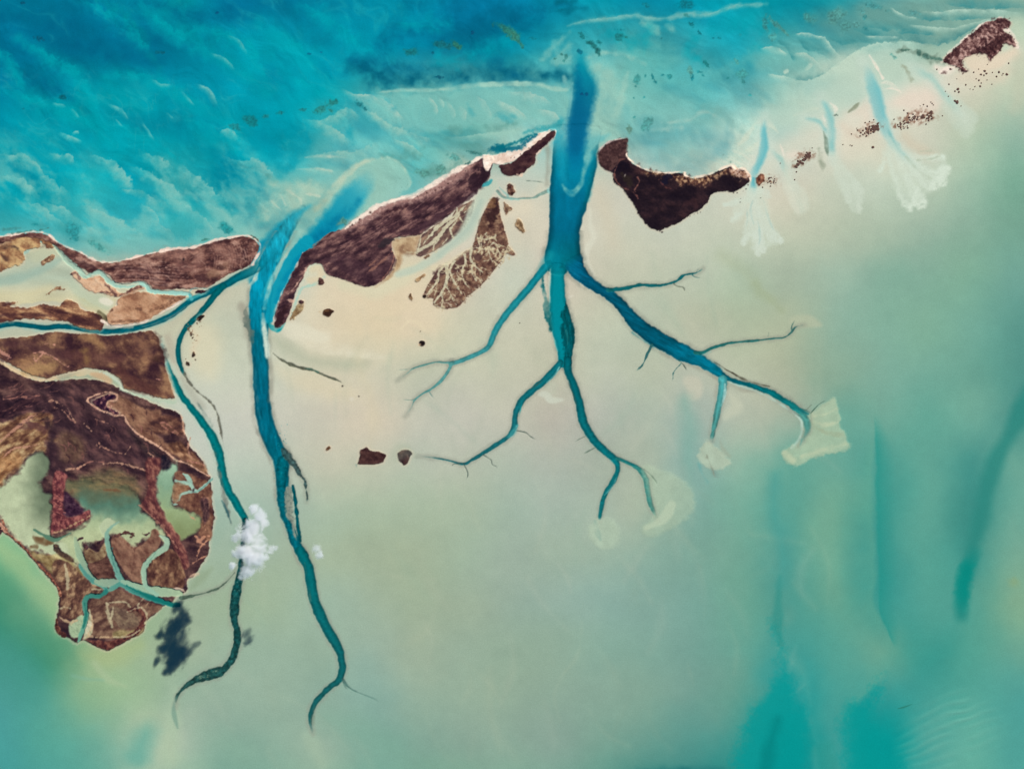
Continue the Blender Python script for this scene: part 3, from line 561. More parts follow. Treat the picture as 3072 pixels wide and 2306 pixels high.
# --- right branch and its creeks
rb = [(262,1085),(300,1040),(395,1000),(420,1100),(480,1190),(560,1250),(640,1292),(720,1355),(800,1438),(880,1519),(1000,1606),(1130,1686),(1250,1746),(1380,1821),(1480,1891),(1560,1961),(1620,2011),(1720,2051),(1880,2091),(2000,2141),(2120,2211),(2212,2271),(2300,2320),
      (2280,2375),(2212,2331),(2090,2251),(1960,2171),(1830,2121),(1680,2078),(1610,2056),(1560,2048),(1530,2020),(1450,1971),(1330,1921),(1200,1881),(1100,1821),(980,1756),(880,1681),(800,1606),(740,1525),(660,1420),(560,1345),(450,1285),(350,1212),(280,1145)]
M = poly('G', rb, 2.2, 2.2, 12)
fringe(M); t = (M.x-1600)/K
cc = ramp(t, [(270,(0,104,134)),(420,(0,90,120)),(700,(0,86,110)),(1000,(0,84,106)),(1250,(0,102,126)),(1500,(0,114,136)),(1700,(0,104,118)),(2000,(0,112,118)),(2290,(30,136,132))])
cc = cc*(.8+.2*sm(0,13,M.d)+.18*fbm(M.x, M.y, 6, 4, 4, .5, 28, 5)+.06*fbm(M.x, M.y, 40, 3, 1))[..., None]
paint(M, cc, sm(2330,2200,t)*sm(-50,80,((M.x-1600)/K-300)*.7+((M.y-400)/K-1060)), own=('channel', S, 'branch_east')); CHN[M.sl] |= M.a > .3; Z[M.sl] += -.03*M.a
streaks([('J',[(1190,230,10),(1300,290,40),(1420,360,60),(1540,450,50)])], (0,128,158), .7, 8, 4)
streaks([('J',[(820,130,6),(900,190,10),(1000,250,6)])], (0,110,125), .5, 4, 3)
streaks([('J',[(1600,530,6),(1700,570,14),(1850,620,14),(1960,670,14),(2090,750,14),(2212,840,10)])], (176,208,194), .7, 3, 2)
streaks([('J',[(1660,580,20),(1760,610,30),(1880,625,10)])], (160,160,142), .5, 6, 3)
streaks([('J',[(1500,375,4),(1560,410,7),(1600,440,8),(1650,465,14),(1750,520,16),(1850,553,10),(1960,578,4)])], (66,62,50), .9, 1.6, 1.5)
GR = (44,128,128)
channel(('channel',S,'creek_north'), 'G', [(620,1300,40),(700,1296,32),(760,1285,30),(880,1260,30),(1000,1262,24),(1100,1252,22),(1190,1225,20),(1250,1178,18),(1330,1163,12),(1365,1150,8),(1410,1120,3)], (16,118,124), 1.8, 2, fade=.12)
channel(('channel',S,'creek_north'), 'G', [(1310,1168,8),(1340,1192,7),(1390,1200,3)], (90,150,145), 1.5, 1, fade=.4)
channel(('channel',S,'creek_north'), 'G', [(1345,1160,6),(1365,1130,5)], (90,150,145), 1.5, 1, .8)
channel(('channel',S,'creek_north'), 'G', [(1160,1245,10),(1190,1268,10),(1240,1278,8),(1255,1305,4)], (128,138,120), 1.8, 1, .9)
channel(('channel',S,'creek_east'), 'J', [(1340,295,30),(1400,300,24),(1480,262,22),(1600,225,20),(1720,208,18),(1850,198,17),(1980,182,14),(2080,172,12),(2140,130,10),(2170,90,8),(2212,75,5),(2250,68,3)], (28,122,120), 1.6, 1.5, fade=.2, col2=(80,140,132))
channel(('channel',S,'creek_east'), 'P', [(285,1080,9),(285,1045,8),(315,990,3)], (90,140,130), 1.4, 1, .9, .5)
channel(('channel',S,'creek_east'), 'P', [(85,1135,6),(95,1100,4)], (120,150,138), 1.4, 1, .7)
streaks([('J',[(1400,320,20),(1470,290,14)])], (110,190,186), .6, 3, 2)
channel(('channel',S,'creek_small'), 'J', [(985,235,18),(965,270,14),(945,310,14),(910,390,10),(870,435,7),(830,465,3)], (52,118,120), 1.6, 2, .95, .35)
channel(('channel',S,'creek_twig'), 'J', [(1205,360,14),(1225,385,12),(1185,430,10),(1160,470,11),(1157,510,8),(1145,545,3)], (46,114,116), 1.6, 2, .95, .3)
channel(('channel',S,'creek_twig'), 'J', [(1232,385,9),(1255,415,7),(1272,450,3)], (90,110,100), 1.6, 1.5, .9, .4)
channel(('channel',S,'creek_down'), 'J', [(1572,520,76),(1565,600,70),(1545,700,56),(1520,820,46),(1495,930,34),(1475,1030,18)], (74,172,174), 2.2, 2, fade=.12, col2=(90,170,160))
streaks([('J',[(1590,560,20),(1588,640,26),(1560,740,10)])], (168,212,204), .85, 3, 1.5)
streaks([('J',[(1545,540,4),(1535,640,7),(1515,740,8),(1500,840,8),(1470,980,6)]), ('J',[(1545,780,4),(1520,900,7),(1485,1040,6)])], (62,110,104), .7, 1.6, 2)
# --- middle branch
mb = [(150,1085),(262,1095),(258,1200),(262,1320),(280,1420),(312,1521),(340,1621),(341,1721),(327,1801),(318,1890),(306,1945),(262,1950),(226,1940),(208,1891),(203,1821),(183,1731),(154,1640),(145,1560),(138,1400),(145,1200)]
M = poly('G', mb, 2.2, 2, 12)
fringe(M); gy = (M.y-400)/K; xx = (M.x-1600)/K
mid = np.interp(gy, [1100,1350,1500,1700,1850,1950], [330,300,232,236,246,262])
dk = sm(-10, 14, xx-mid+16*fbm(M.x, M.y, 9, 3, 8))
cc = mix(np.broadcast_to(C((0,136,148)), M.x.shape+(3,)), np.broadcast_to(C((0,84,92)), M.x.shape+(3,)), dk)
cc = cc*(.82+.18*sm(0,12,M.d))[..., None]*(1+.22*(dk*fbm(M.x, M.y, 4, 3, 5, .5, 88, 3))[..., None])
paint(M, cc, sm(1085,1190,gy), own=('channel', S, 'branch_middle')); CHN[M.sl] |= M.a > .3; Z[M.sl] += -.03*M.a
streaks([('G',[(148,1110,6),(140,1300,12),(140,1480,14),(160,1640,20),(200,1800,16)])], (40,158,164), .6, 4, 2)
streaks([('J',[(270,110,8),(285,170,14),(280,240,6)])], (50,140,138), .6, 2.5, 3)
streaks([('G',[(75,1190,8),(85,1290,34),(105,1400,40),(125,1520,44),(150,1640,30)])], (0,92,98), .88, 3, 5)
streaks([('G',[(140,1130,6),(133,1200,16),(128,1290,10),(140,1400,4)])], (200,205,186), .85, 2.5, 1.5)
paint(blob('G', 240,1110,26,22,0,.4), (0,92,104), .9)
channel(('channel',S,'branch_middle'), 'J', [(285,370,70),(290,450,62),(330,560,62),(375,690,66),(400,810,70),(425,900,72),(500,1020,66),(590,1110,60),(680,1190,52),(700,1260,40),(670,1350,40),(610,1440,34),(575,1530,34),(555,1640,30),(548,1690,16)], (0,100,110), 2.2, 1.5, fade=.05, col2=(16,128,132), grain=.06)
streaks([('J',[(240,430,4),(270,500,8),(330,640,8),(360,740,6)])], (60,80,76), .6, 2, 2)
streaks([('J',[(560,1100,8),(660,1190,24),(700,1230,20)])], (0,142,148), .7, 4, 2)
streaks([('J',[(690,1330,4),(660,1400,10),(590,1480,6)])], (120,186,182), .6, 2.5, 1.5)
channel(('channel',S,'branch_middle'), 'J', [(670,1165,26),(770,1205,30),(860,1250,36),(920,1320,46),(945,1420,42),(965,1530,38),(1000,1620,26),(1030,1680,10)], (40,142,138), 2.2, 1.5, fade=.2, col2=(96,166,150), fade0=.05)
streaks([('J',[(680,1160,4),(770,1200,10),(860,1240,4)])], (0,105,112), .7, 2, 1.5)
channel(('channel',S,'branch_middle'), 'J', [(915,1265,4),(970,1310,8),(1005,1350,9),(1025,1380,3)], (92,124,108), 1.6, 1, .9)
channel(('channel',S,'creek_twig'), 'J', [(435,990,6),(380,1015,7),(335,1045,3)], (126,146,132), 1.5, 1, .8, .4)
channel(('channel',S,'creek_twig'), 'J', [(515,1085,6),(460,1112,8),(415,1138,3)], (120,144,128), 1.5, 1, .8, .4)
channel(('channel',S,'branch_south_west'), 'J', [(225,380,50),(170,450,56),(90,530,56),(0,605,54),(-95,695,52),(-140,780,44),(-155,850,44),(-158,910,46),(-200,985,36),(-330,1075,36),(-425,1135,28),(-515,1190,22),(-585,1222,18),(-710,1190,12),(-830,1168,10),(-960,1155,5)], (8,118,128), 2., 1.5, fade=.12, col2=(36,120,126))
streaks([('J',[(215,420,8),(180,480,14),(110,545,10)])], (130,196,190), .8, 2.5, 1.5)
streaks([('J',[(150,470,4),(80,530,10),(-10,590,8)])], (60,90,86), .6, 2, 2)
streaks([('I',[(2080,900,20),(2045,960,44),(2010,1000,30)])], (96,182,180), .8, 4, 2)
streaks([('I',[(2120,700,4),(2100,800,10),(2080,900,4)])], (0,150,155), .7, 2.5, 2)
TW = (112,132,122)
for p in ([(2075,945,8),(2150,962,9),(2190,995,7),(2250,1025,3)], [(1795,1145,9),(1840,1172,9),(1862,1190,8),(1872,1225,7),(1905,1242,4),(1915,1260,2)], [(1635,1228,9),(1662,1275,9),(1668,1310,7),(1655,1355,3)], [(1600,1220,7),(1550,1222,6),(1535,1240,3)]):
    channel(('channel',S,'creek_twig'), 'I', p, TW, 1.4, 1, .9, .25)
# --- left branch
channel(('channel',S,'branch_west'), 'G', [(160,1060,60),(95,1120,64),(20,1210,62),(-60,1310,58),(-165,1430,56),(-260,1550,52),(-320,1650,50),(-355,1740,46),(-395,1790,42),(-480,1835,38),(-600,1885,34),(-690,1915,30)], (0,136,152), 2.2, 1.2, col2=(84,172,172), fade0=.08)
streaks([('I',[(1900,80,4),(1862,170,10),(1840,240,4)])], (20,130,140), .7, 2, 1.5)
channel(('channel',S,'branch_west'), 'I', [(1545,380,26),(1470,380,16),(1400,377,14),(1290,405,12),(1210,432,10),(1165,470,8),(1080,530,4)], (92,168,162), 1.6, 1, .9, .35)
channel(('channel',S,'branch_west'), 'I', [(1215,432,8),(1150,438,6),(1080,442,3)], (120,176,166), 1.5, 1, .7, .5)
channel(('channel',S,'branch_west'), 'I', [(1535,385,28),(1505,450,26),(1465,510,24),(1420,555,20),(1360,602,18),(1290,640,15),(1228,690,12),(1200,750,10),(1150,825,4)], (96,176,172), 1.8, 1, .95, .3)
channel(('channel',S,'branch_west'), 'I', [(1228,688,8),(1180,692,6),(1120,684,3)], (120,176,166), 1.5, 1, .7, .5)
channel(('channel',S,'branch_west'), 'I', [(1350,628,5),(1370,655,6),(1395,680,3)], (110,170,164), 1.5, 1, .7, .5)
# small creek crossing the western levee
channel(('creek','levee'), 'G', [(-300,480,20),(-250,530,18),(-150,545,14),(-80,540,14),(0,535,14),(60,505,20),(120,480,34)], (150,190,176), 2, 1.5, .9)
channel(('creek','levee'), 'G', [(-60,395,6),(20,400,9),(100,412,8)], (128,150,138), 1.5, 1.5, .7, .4)
paint(blob('G', 125,480,16,30,0,.3), (150,214,208), .9)

# --- the western channel
M = stroke('V', [(655,448,10),(628,482,26),(604,520,34),(580,570,40),(565,620,46),(560,680,46),(560,740,36),(563,800,34),(566,860,34),(572,910,36),(590,958,38),(606,990,34),(609,1030,28),(611,1070,26)], 3.2, 2, 20, n=10)
cc = ramp(M.y/1.3894, [(470,(40,166,184)),(560,(10,150,176)),(640,(0,138,166)),(740,(0,102,122)),(860,(0,98,122)),(980,(0,98,116)),(1070,(0,94,108))])
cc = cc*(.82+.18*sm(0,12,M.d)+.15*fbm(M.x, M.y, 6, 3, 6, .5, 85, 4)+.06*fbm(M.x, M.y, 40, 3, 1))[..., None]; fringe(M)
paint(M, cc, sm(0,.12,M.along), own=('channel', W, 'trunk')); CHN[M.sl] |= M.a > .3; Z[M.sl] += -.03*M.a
M = stroke('F', [(330,900,110),(230,1040,130),(150,1180,110),(90,1300,110),(50,1420,90),(20,1540,70)], 3, 2)
paint(M, (10,152,176), .95, own=('channel', W, 'arm')); CHN[M.sl] |= M.a > .3
streaks([('F',[(300,980,20),(210,1110,40),(130,1260,40),(70,1400,30)])], (0,134,166), .7, 6, 3)
streaks([('F',[(160,1020,6),(110,1090,30),(50,1200,40),(10,1320,36),(-20,1450,30)])], (150,204,196), .9, 4, 2)
streaks([('F',[(60,1130,6),(10,1240,20),(-40,1350,20)]), ('F',[(190,930,6),(130,1010,20),(80,1060,10)])], (60,175,184), .6, 5, 3)
streaks([('F',[(15,1570,16),(50,1615,44),(100,1620,44),(150,1575,16)])], (0,150,160), .95, 3, 1.5)
streaks([('F',[(-30,1500,20),(-20,1620,50),(0,1760,40),(10,1850,40)])], (206,222,206), .9, 4, 3)
streaks([('E',[(2150,560,20),(2110,660,34),(2060,715,10)])], (206,214,196), .85, 3, 3)
streaks([('E',[(2040,900,20),(2055,1020,40),(2085,1150,30),(2105,1240,10)])], (96,112,104), .75, 3, 9)
streaks([('E',[(2110,1330,6),(2118,1500,12),(2120,1659,12)]), ('H',[(2130,150,8),(2140,350,16),(2180,520,10)])], (70,130,140), .45, 3, 4)
streaks([('H',[(2180,620,6),(2215,720,14),(2240,800,8)]), ('H',[(2120,480,6),(2150,570,20),(2200,640,8)])], (150,150,138), .6, 4, 3)
channel(('channel',W,'trunk'), 'I', [(128,1190,80),(128,1250,88),(125,1320,84),(122,1420,70),(125,1520,70),(152,1640,70),(198,1760,70),(250,1900,78),(310,2005,78)], (0,100,114), 2.6, 3, grain=.14)
for q in range(60):
    x = 60+random.random()*130; y = 880+random.random()*480
    paint(blob('I', x*.9+max(0,(y-1000)*.02), y, 3+5*random.random(), 3+5*random.random(), 0, .5), random.choice([(24,150,156),(0,70,84),(0,130,142)]), .55)
paint(poly('I', [(165,1415),(205,1420),(212,1500),(222,1640),(235,1740),(255,1850),(225,1830),(195,1700),(160,1640),(148,1520),(150,1450)], 3, 4), (142,150,136), .95, own=('mud_bank','split'))
M = poly('I', [(165,1415),(205,1420),(212,1500),(222,1640),(235,1740),(195,1700),(160,1640),(148,1520)], 2, 3); paint(M, (90,110,104), .5*sm(0,.5,fbm(M.x,M.y,5,3,4)))
channel(('channel',W,'spur'), 'I', [(150,1120,70),(200,1190,50),(255,1270,36),(310,1355,24),(328,1430,22),(335,1500,14),(332,1540,4)], (58,88,88), 2.4, 4, .92, .15, grain=.3)
channel(('channel',W,'trunk'), 'I', [(215,1400,18),(232,1500,24),(245,1600,28),(260,1750,30),(280,1860,20)], (0,96,106), 2, 2)
channel(('channel',W,'trunk'), 'N', [(1385,-130,86),(1420,-60,84),(1450,0,80),(1472,120,84),(1500,270,82),(1560,420,84),(1640,570,82),(1705,690,66),(1730,790,58),(1730,870,56),(1700,945,50),(1640,990,46),(1560,1065,44),(1502,1140,40),(1470,1220,34),(1468,1300,22),(1490,1390,6)], (0,106,112), 2.2, 1.6, fade=.1, col2=(30,104,104), grain=.05)
streaks([('N',[(1420,-40,4),(1450,140,8),(1470,280,6)]), ('N',[(1510,1150,8),(1490,1230,30),(1490,1320,8)])], (110,130,112), .5, 3, 4)
channel(('channel',W,'whisker'), 'N', [(1738,930,20),(1765,975,18),(1820,1020,14),(1910,1058,10),(2000,1095,6),(2050,1125,3)], (82,130,122), 2, 1.5, .75, .5)
channel(('channel',W,'whisker'), 'N', [(1740,960,6),(1760,1000,6),(1800,1020,3)], (100,140,130), 2, 1.5, .6, .5)
# dark thread leaving the western channel
channel(('creek','thread'), 'I', [(55,305,8),(110,350,18),(200,398,22),(290,425,22),(370,440,20),(440,470,16),(530,505,14),(610,540,8),(650,570,3)], (108,112,94), 2, 2, .95, .15, grain=.2)
streaks([('I',[(320,428,8),(380,440,14),(430,462,8)])], (70,118,104), .7, 2, 2)
wash('I', [(20,340,10),(40,440,30),(40,600,40),(20,700,20)], (160,158,142), .55, 8, 4)

# --- the looping channel beside the north-western island, reaching the frame's left side
channel(('channel',L_,'trunk'), 'E', [(2290,400,60),(2190,510,74),(2100,580,76),(1980,640,66),(1870,700,60),(1760,750,52),(1650,800,48),(1560,850,46),(1480,915,46),(1380,978,46),(1250,1030,44),(1100,1070,44),(920,1090,44),(750,1085,42),(640,1060,42),(500,1048,42),(380,1060,42),(250,1045,40),(100,1028,40),(-40,1055,40)], (0,112,126), 2.2, 1.2, col2=(0,96,112), halo=((150,190,176), 30, .6), fade0=.16)
streaks([('E',[(1700,770,10),(1620,800,26),(1560,820,30)])], (70,178,180), .7, 3, 2)
streaks([('E',[(1560,870,4),(1450,950,14),(1300,1020,14),(1180,1050,6)])], (160,150,140), .5, 3, 2)
channel(('channel',N_,'trunk'), 'E', [(1850,715,60),(1790,780,52),(1720,870,46),(1640,960,42),(1560,1040,42),(1505,1120,42),(1478,1210,40),(1480,1310,40),(1505,1400,30),(1540,1470,16)], (0,104,112), 2.2, 1.5, fade=.1, halo=((180,182,162), 40, .6))
channel(('channel',N_,'side_thread'), 'E', [(1520,1420,22),(1560,1500,20),(1640,1590,20),(1720,1655,18),(1790,1740,18),(1820,1850,16),(1840,1960,10),(1860,2080,4)], (122,122,106), 2.4, 3, .85, .2, fade0=.05, grain=.2)
channel(('channel',N_,'trunk'), 'E', [(1330,1170,20),(1360,1290,30),(1400,1400,40),(1440,1490,52),(1490,1590,54),(1550,1680,50),(1640,1790,52),(1740,1930,64),(1800,2060,74),(1835,2180,70),(1850,2300,66),(1890,2400,66),(1950,2500,62),(2030,2640,54),(2060,2760,40)], (0,120,124), 2.4, 2, fade=.06, fade0=.22, grain=.06, halo=((176,196,178), 40, .6))
streaks([('E',[(1340,1200,16),(1365,1310,20),(1400,1430,26),(1440,1540,20),(1480,1620,8)])], (128,184,176), .75, 4, 2)
streaks([('H',[(1770,660,8),(1800,800,22),(1840,960,26),(1870,1120,30),(1915,1290,14)])], (112,116,108), .75, 4, 5)
streaks([('H',[(1640,300,10),(1700,400,40),(1760,480,10)])], (90,110,104), .6, 5, 6)
streaks([('H',[(1840,1110,8),(1880,1190,16),(1915,1290,8)])], (40,90,96), .7, 2.5, 3)
channel(('channel',N_,'trunk'), 'M', [(2030,160,30),(2010,400,30),(1985,640,60),(1962,760,78),(1945,880,74),(1945,990,62),(1965,1090,56),(1968,1190,56),(1925,1310,60),(1860,1395,66),(1800,1430,80),(1730,1450,92),(1650,1480,64),(1570,1520,40),(1500,1580,26),(1465,1640,18),(1450,1720,8)], (8,70,72), 2.2, 3, fade=.1, grain=.3, col2=(50,92,86))
for q in range(90):
    t = random.random(); x = np.interp(t, [0,.5,1], [1990,1950,1940])+random.uniform(-30,30); y = 660+t*330
    paint(blob('M', x, y, 3+4*random.random(), 3+4*random.random(), 0, .5), random.choice([(110,150,136),(60,110,106)]), .6*(1-t*.7))
for q in range(46):
    t = random.random(); x = 1640+t*180+random.uniform(-14,14); y = 1475-t*60+random.uniform(-18,18)
    paint(blob('M', x, y, 4+10*random.random(), 2+3*random.random(), -18, .5), (136,158,132), .55)
wash('M', [(1000+450,1640,10),(1440,1720,24),(1450,1800,30),(1475,1890,10)], (112,150,134), .6, 4, 3)
channel(('creek','far_thread'), 'M', [(1500,812,30),(1560,800,22),(1630,786,14),(1780,742,12),(1870,685,12),(1945,600,10)], (78,104,88), 2, 2, .85, grain=.2)
wash('M', [(1580,740,20),(1680,640,90),(1760,560,40)], (140,158,128), .5, 10, 8)

# ---------------------------------------------------------------- 7. sand lobes at the channel ends
def lobe(name, tile, pts, col, a=.66, soft=5, rough=4.):
    M = poly(tile, pts, soft, rough, 10)
    g = fbm(M.x, M.y, 22, 4, 3)
    c = np.clip(C(col)*(1+.05*g[..., None]), 0, 1)
    paint(M, c, a, own=('sand_fan', name)); Z[M.sl] += .015*M.a
    return M
lobe('end_east', 'K', [(1185,400),(1240,350),(1310,300),(1360,270),(1395,262),(1420,350),(1442,420),(1440,500),(1490,555),(1500,610),(1520,640),(1500,690),(1350,722),(1200,765),(1120,812),(1050,822),(1000,790),(960,725),(1010,660),(1090,630),(1130,560),(1120,470),(1150,430)], (184,198,166), .68, 5.5)
streaks([('K',[(1210,450,8),(1300,480,30),(1420,460,20)]), ('K',[(1220,410,8),(1320,390,20),(1400,350,8)]), ('K',[(1120,740,30),(1300,690,40),(1480,640,30)]), ('K',[(980,720,40),(1040,780,60)])], (196,206,172), .6, 6, 4)
streaks([('K',[(1290,540,10),(1400,560,40),(1470,560,20)]), ('K',[(1190,450,6),(1230,500,12),(1300,530,4)])], (158,172,142), .6, 5, 4)
channel(('channel',S,'branch_east'), 'K', [(1040,330,50),(1110,385,56),(1150,440,60),(1165,520,40),(1130,600,20),(1090,660,6)], (64,156,148), 5, 2, .8, .5, fade0=.3, zz=-.02)
streaks([('K',[(1040,320,8),(1100,355,12),(1175,392,8)])], (10,104,110), .8, 2, 1.5)
streaks([('K',[(1070,400,6),(1115,450,16),(1120,540,18),(1085,620,22),(1040,670,30)])], (184,210,194), .8, 3.5, 2)
streaks([('K',[(1120,600,10),(1108,650,10),(1095,680,4)])], (90,160,150), .6, 3, 2)
channel(('channel',S,'creek_twig'), 'K', [(1195,385,5),(1230,345,7),(1265,310,6),(1310,285,3)], (66,112,96), 1.4, .8, .9)
channel(('channel',S,'creek_twig'), 'K', [(1150,365,4),(1200,315,4)], (130,146,126), 1.4, .8, .7)
lobe('end_down', 'K', [(330,610),(380,650),(430,680),(470,730),(540,795),(500,830),(430,852),(365,845),(300,815),(258,760),(268,700),(300,650)], (190,202,176))
streaks([('K',[(310,640,8),(300,700,20),(320,760,8)])], (168,184,162), .6, 3, 2)
streaks([('K',[(330,730,4),(355,790,12),(380,850,20),(395,910,10)])], (140,148,130), .75, 3, 4)
wash('K', [(440,600,14),(470,690,40),(520,740,20)], (158,166,144), .5, 7, 4)
lobe('end_south', 'V', [(1298,1118),(1325,1125),(1337,1150),(1330,1178),(1305,1186),(1280,1172),(1270,1145),(1282,1125)], (180,200,174), .55, 9)
streaks([('V',[(1285,1125,4),(1290,1150,10),(1296,1165,5)])], (140,172,156), .6, 4, 2)
M = lobe('end_south_east', 'V', [(1385,1005),(1430,1015),(1480,1040),(1500,1085),(1482,1120),(1435,1148),(1400,1160),(1385,1140),(1412,1110),(1400,1060)], (174,194,166), .5, 9)
wash('V', [(1395,1140,10),(1430,1120,24),(1450,1090,20)], (190,206,178), .6, 5, 4)
# ---------------------------------------------------------------- 8. islands
def tri(n, c0, c1, c2):
    return np.where((n < 0)[..., None], mix(c1, c0, -n), mix(c1, c2, n))
def veg(key, tile, pts, cols, sc=12, ang=0, asp=1., amp=1.3, rough=2.5, soft=1.6, z=.05, zn=.035, sd=3, curve=3, a=1., fine=.2, rs=10):
    M = poly(tile, pts, soft, rough, rs, sd, curve)
    h_ = np.clip(sm(-10, -1, M.d)*(1-M.a)*.4, 0, 1)[..., None]*(M.y > coast_y(M.x)+25)[..., None]; COL[M.sl] = COL[M.sl]*(1-h_)+C((216,200,174))*h_
    n = fbm(M.x, M.y, sc*1.25, 5, sd, .52, ang, asp); f = fbm(M.x, M.y, 4.2, 2, sd+3)
    M.n = n*amp+fine*f
    paint(M, np.clip(tri(np.clip(M.n,-1,1), *cols), 0, 1), a, own=key)
    Z[M.sl] += M.a*(z+zn*(n+.3*f))
    return M
def tex(M0, cols, sc, ang=0, asp=1., sd=5, amp=1.2):
    n = fbm(M0.x, M0.y, sc, 4, sd, .55, ang, asp)*amp
    return np.clip(tri(np.clip(n,-1,1), *cols), 0, 1)
def vstroke(key, tile, pts, cols, sc=8, ang=0, asp=1, soft=2, rough=3, a=1., sd=4, z=.03):
    M = stroke(tile, pts, soft, rough, 9, sd)
    paint(M, tex(M, cols, sc, ang, asp, sd), a, own=key); Z[M.sl] += z*M.a
    return M
def vein(tile, pts, col, a=.85, soft=1.4, rough=1.5, key=None):
    if key and key[-1] == 'beach':
        M = stroke(tile, pts, soft+.6, rough+2.2, 16, 6); M.a = M.a*np.clip(.95+.5*fbm(M.x, M.y, 24, 3, 4), .35, 1)
    else: M = stroke(tile, pts, soft, rough, 7, 6)
    paint(M, col, a, own=key); return M

BR = ((74,44,48), (116,78,70), (176,136,118))        # brown mangrove
DK = ((38,22,34), (62,40,48), (96,64,62))            # dark mangrove
TAN = ((120,82,60), (178,134,100), (214,176,140))
PINK = (238,214,198)

# ============ north-western spit island
I1 = 'spit'
# its inner flats
M = poly('E', [(-60,520),(120,520),(330,360),(430,360),(600,520),(760,600),(940,680),(1200,690),(1260,745),(1570,745),(1560,800),(1000,800),(980,960),(900,1010),(780,960),(640,860),(400,840),(200,860),(-60,860)], 4, 3)
cc = ramp(M.y, [(740,(190,190,158)),(790,(186,196,172)),(835,(176,190,168)),(870,(200,200,170)),(905,(206,200,162))])
cc = cc*(1+.05*fbm(M.x, M.y, 26, 4, 2, .5, 10, 3))[..., None]
paint(M, cc, 1., own=('island', I1, 'lagoon'))
wash('E', [(-40,690,60),(120,660,70),(280,610,80),(420,540,60),(520,480,30)], (150,180,166), .6, 10, 5)
wash('E', [(-40,790,60),(200,790,80),(420,730,60)], (212,204,164), .7, 16, 6)
wash('E', [(300,480,60),(400,420,60)], (190,196,166), .7, 10)
wash('E', [(600,700,60),(760,810,120),(900,880,100)], (186,200,174), .7, 10)
wash('E', [(850,840,20),(900,850,70),(940,850,20)], (232,226,206), .8, 5)
veg(('island',I1,'mangrove'), 'E', [(-60,320),(100,300),(300,280),(420,310),(470,360),(430,400),(370,380),(330,330),(340,385),(270,405),(200,430),(195,515),(130,545),(-60,590)], ((84,52,46),(150,108,78),(206,172,122)), 16, 40, 1.4, 1.2, 4, sd=6)
streaks([('E',[(-30,480,30),(80,520,60),(160,520,30)])], (206,176,128), .6, 8, 5)
streaks([('E',[(0,400,30),(100,380,30),(150,400,20)]), ('E',[(330,400,14),(380,370,20)]),('E',[(0,440,16),(60,500,20)])], (70,48,46), .75, 4, 5)
body = [(-60,318),(130,288),(290,268),(410,295),(470,350),(560,394),(660,436),(740,480),(830,516),(900,520),(1040,500),(1200,460),(1330,430),(1460,405),(1580,402),(1700,366),(1800,336),(1900,318),(2010,301),(2080,312),(2135,350),(2152,395),(2130,450),(2085,530),(2030,565),(1900,615),(1840,650),(1770,700),(1720,725),(1640,735),(1560,742),(1440,736),(1290,742),(1240,700),(1170,672),(1090,690),(980,688),(910,630),(830,580),(740,610),(690,570),(640,548),(560,490),(500,430),(430,360),(330,320),(200,310),(60,345),(-60,370)]
M = veg(('island',I1,'mangrove'), 'E', body, ((60,36,40),(112,75,68),(176,136,120)), 11, -8, 2., 1.3, 2.5, sd=2, zn=.04)
streaks([('E',[(880,570,20),(1050,560,30),(1300,600,26),(1500,640,10)]), ('E',[(960,640,16),(1200,640,30),(1400,690,24)]), ('E',[(1640,640,40),(1700,640,60),(1720,680,40)]), ('E',[(2040,390,20),(2030,440,44),(2010,480,10)]), ('E',[(470,400,16),(560,460,26),(700,530,40),(800,570,20)]),
         ('E',[(1180,690,8),(1350,705,16),(1540,715,10)])], (58,34,40), .65, 3, 5)
for y0 in range(540, 700, 26): vein('E', [(880+y0*.1, y0, 3), (1100, y0-10, 7), (1320, y0+6, 7), (1560, y0+24, 3)], (190,150,136), .5, 1.4, 2)
for k in range(16):
    x = 1750+22*k; vein('E', [(x-10, 390-k*3, 3), (x+30, 470, 6), (x+20, 570-k*2, 3)], (186,146,130), .4, 1.4, 3)
for p, c in (([(1300,470,40),(1480,450,90),(1650,430,60)], (176,132,116)), ([(1750,400,60),(1900,440,110),(1980,500,60)], (150,108,96)), ([(1500,560,60),(1650,540,80)], (140,98,90)), ([(1000,620,30),(1250,580,40)], (92,58,58)), ([(1800,600,50),(1860,560,60)], (164,126,104))):
    paint(stroke('E', p, 14, 12, 18), c, .5)
for k in range(40):
    x = random.uniform(1150, 2080); y = np.interp(x, [1150,1500,2080], [500,430,340])+random.uniform(10,160); an = random.uniform(-.6,.9)
    vein('E', [(x,y,3),(x+50*math.cos(an),y+50*math.sin(an),7),(x+90*math.cos(an+.3),y+90*math.sin(an+.3),3)], random.choice([(184,146,130),(88,56,56),(150,112,100)]), .5, 1.4, 2)
paint(blob('E', 1523,490,16,20), (30,20,28), .95)
streaks([('E',[(1740,620,60),(1800,610,60)])], (160,124,98), .5, 6, 5)
rim = [(-60,312,14),(130,284,14),(290,262,15),(410,290,14),(470,345,14),(560,390,15),(660,430,14),(740,476,13),(830,512,14),(900,516,16),(1040,495,16),(1200,455,16),(1330,425,18),(1460,400,22),(1580,397,16),(1700,360,20),(1800,330,14),(1900,312,14),(2010,294,14),(2085,304,14),(2142,345,16),(2162,395,18),(2140,455,24),(2095,535,20)]
vein('E', rim, (240,214,198), .95, 1.5, 1.2, ('island',I1,'beach'))
vein('E', [(2085,295,8),(2130,325,12),(2150,350,6)], (60,60,52), .7)
for p in ([(100,280,5),(200,262,9),(290,250,6)], [(300,258,4),(400,232,10)], [(2100,300,5),(2140,330,8)]): vein('E', p, (70,110,100), .6, 2, 3)
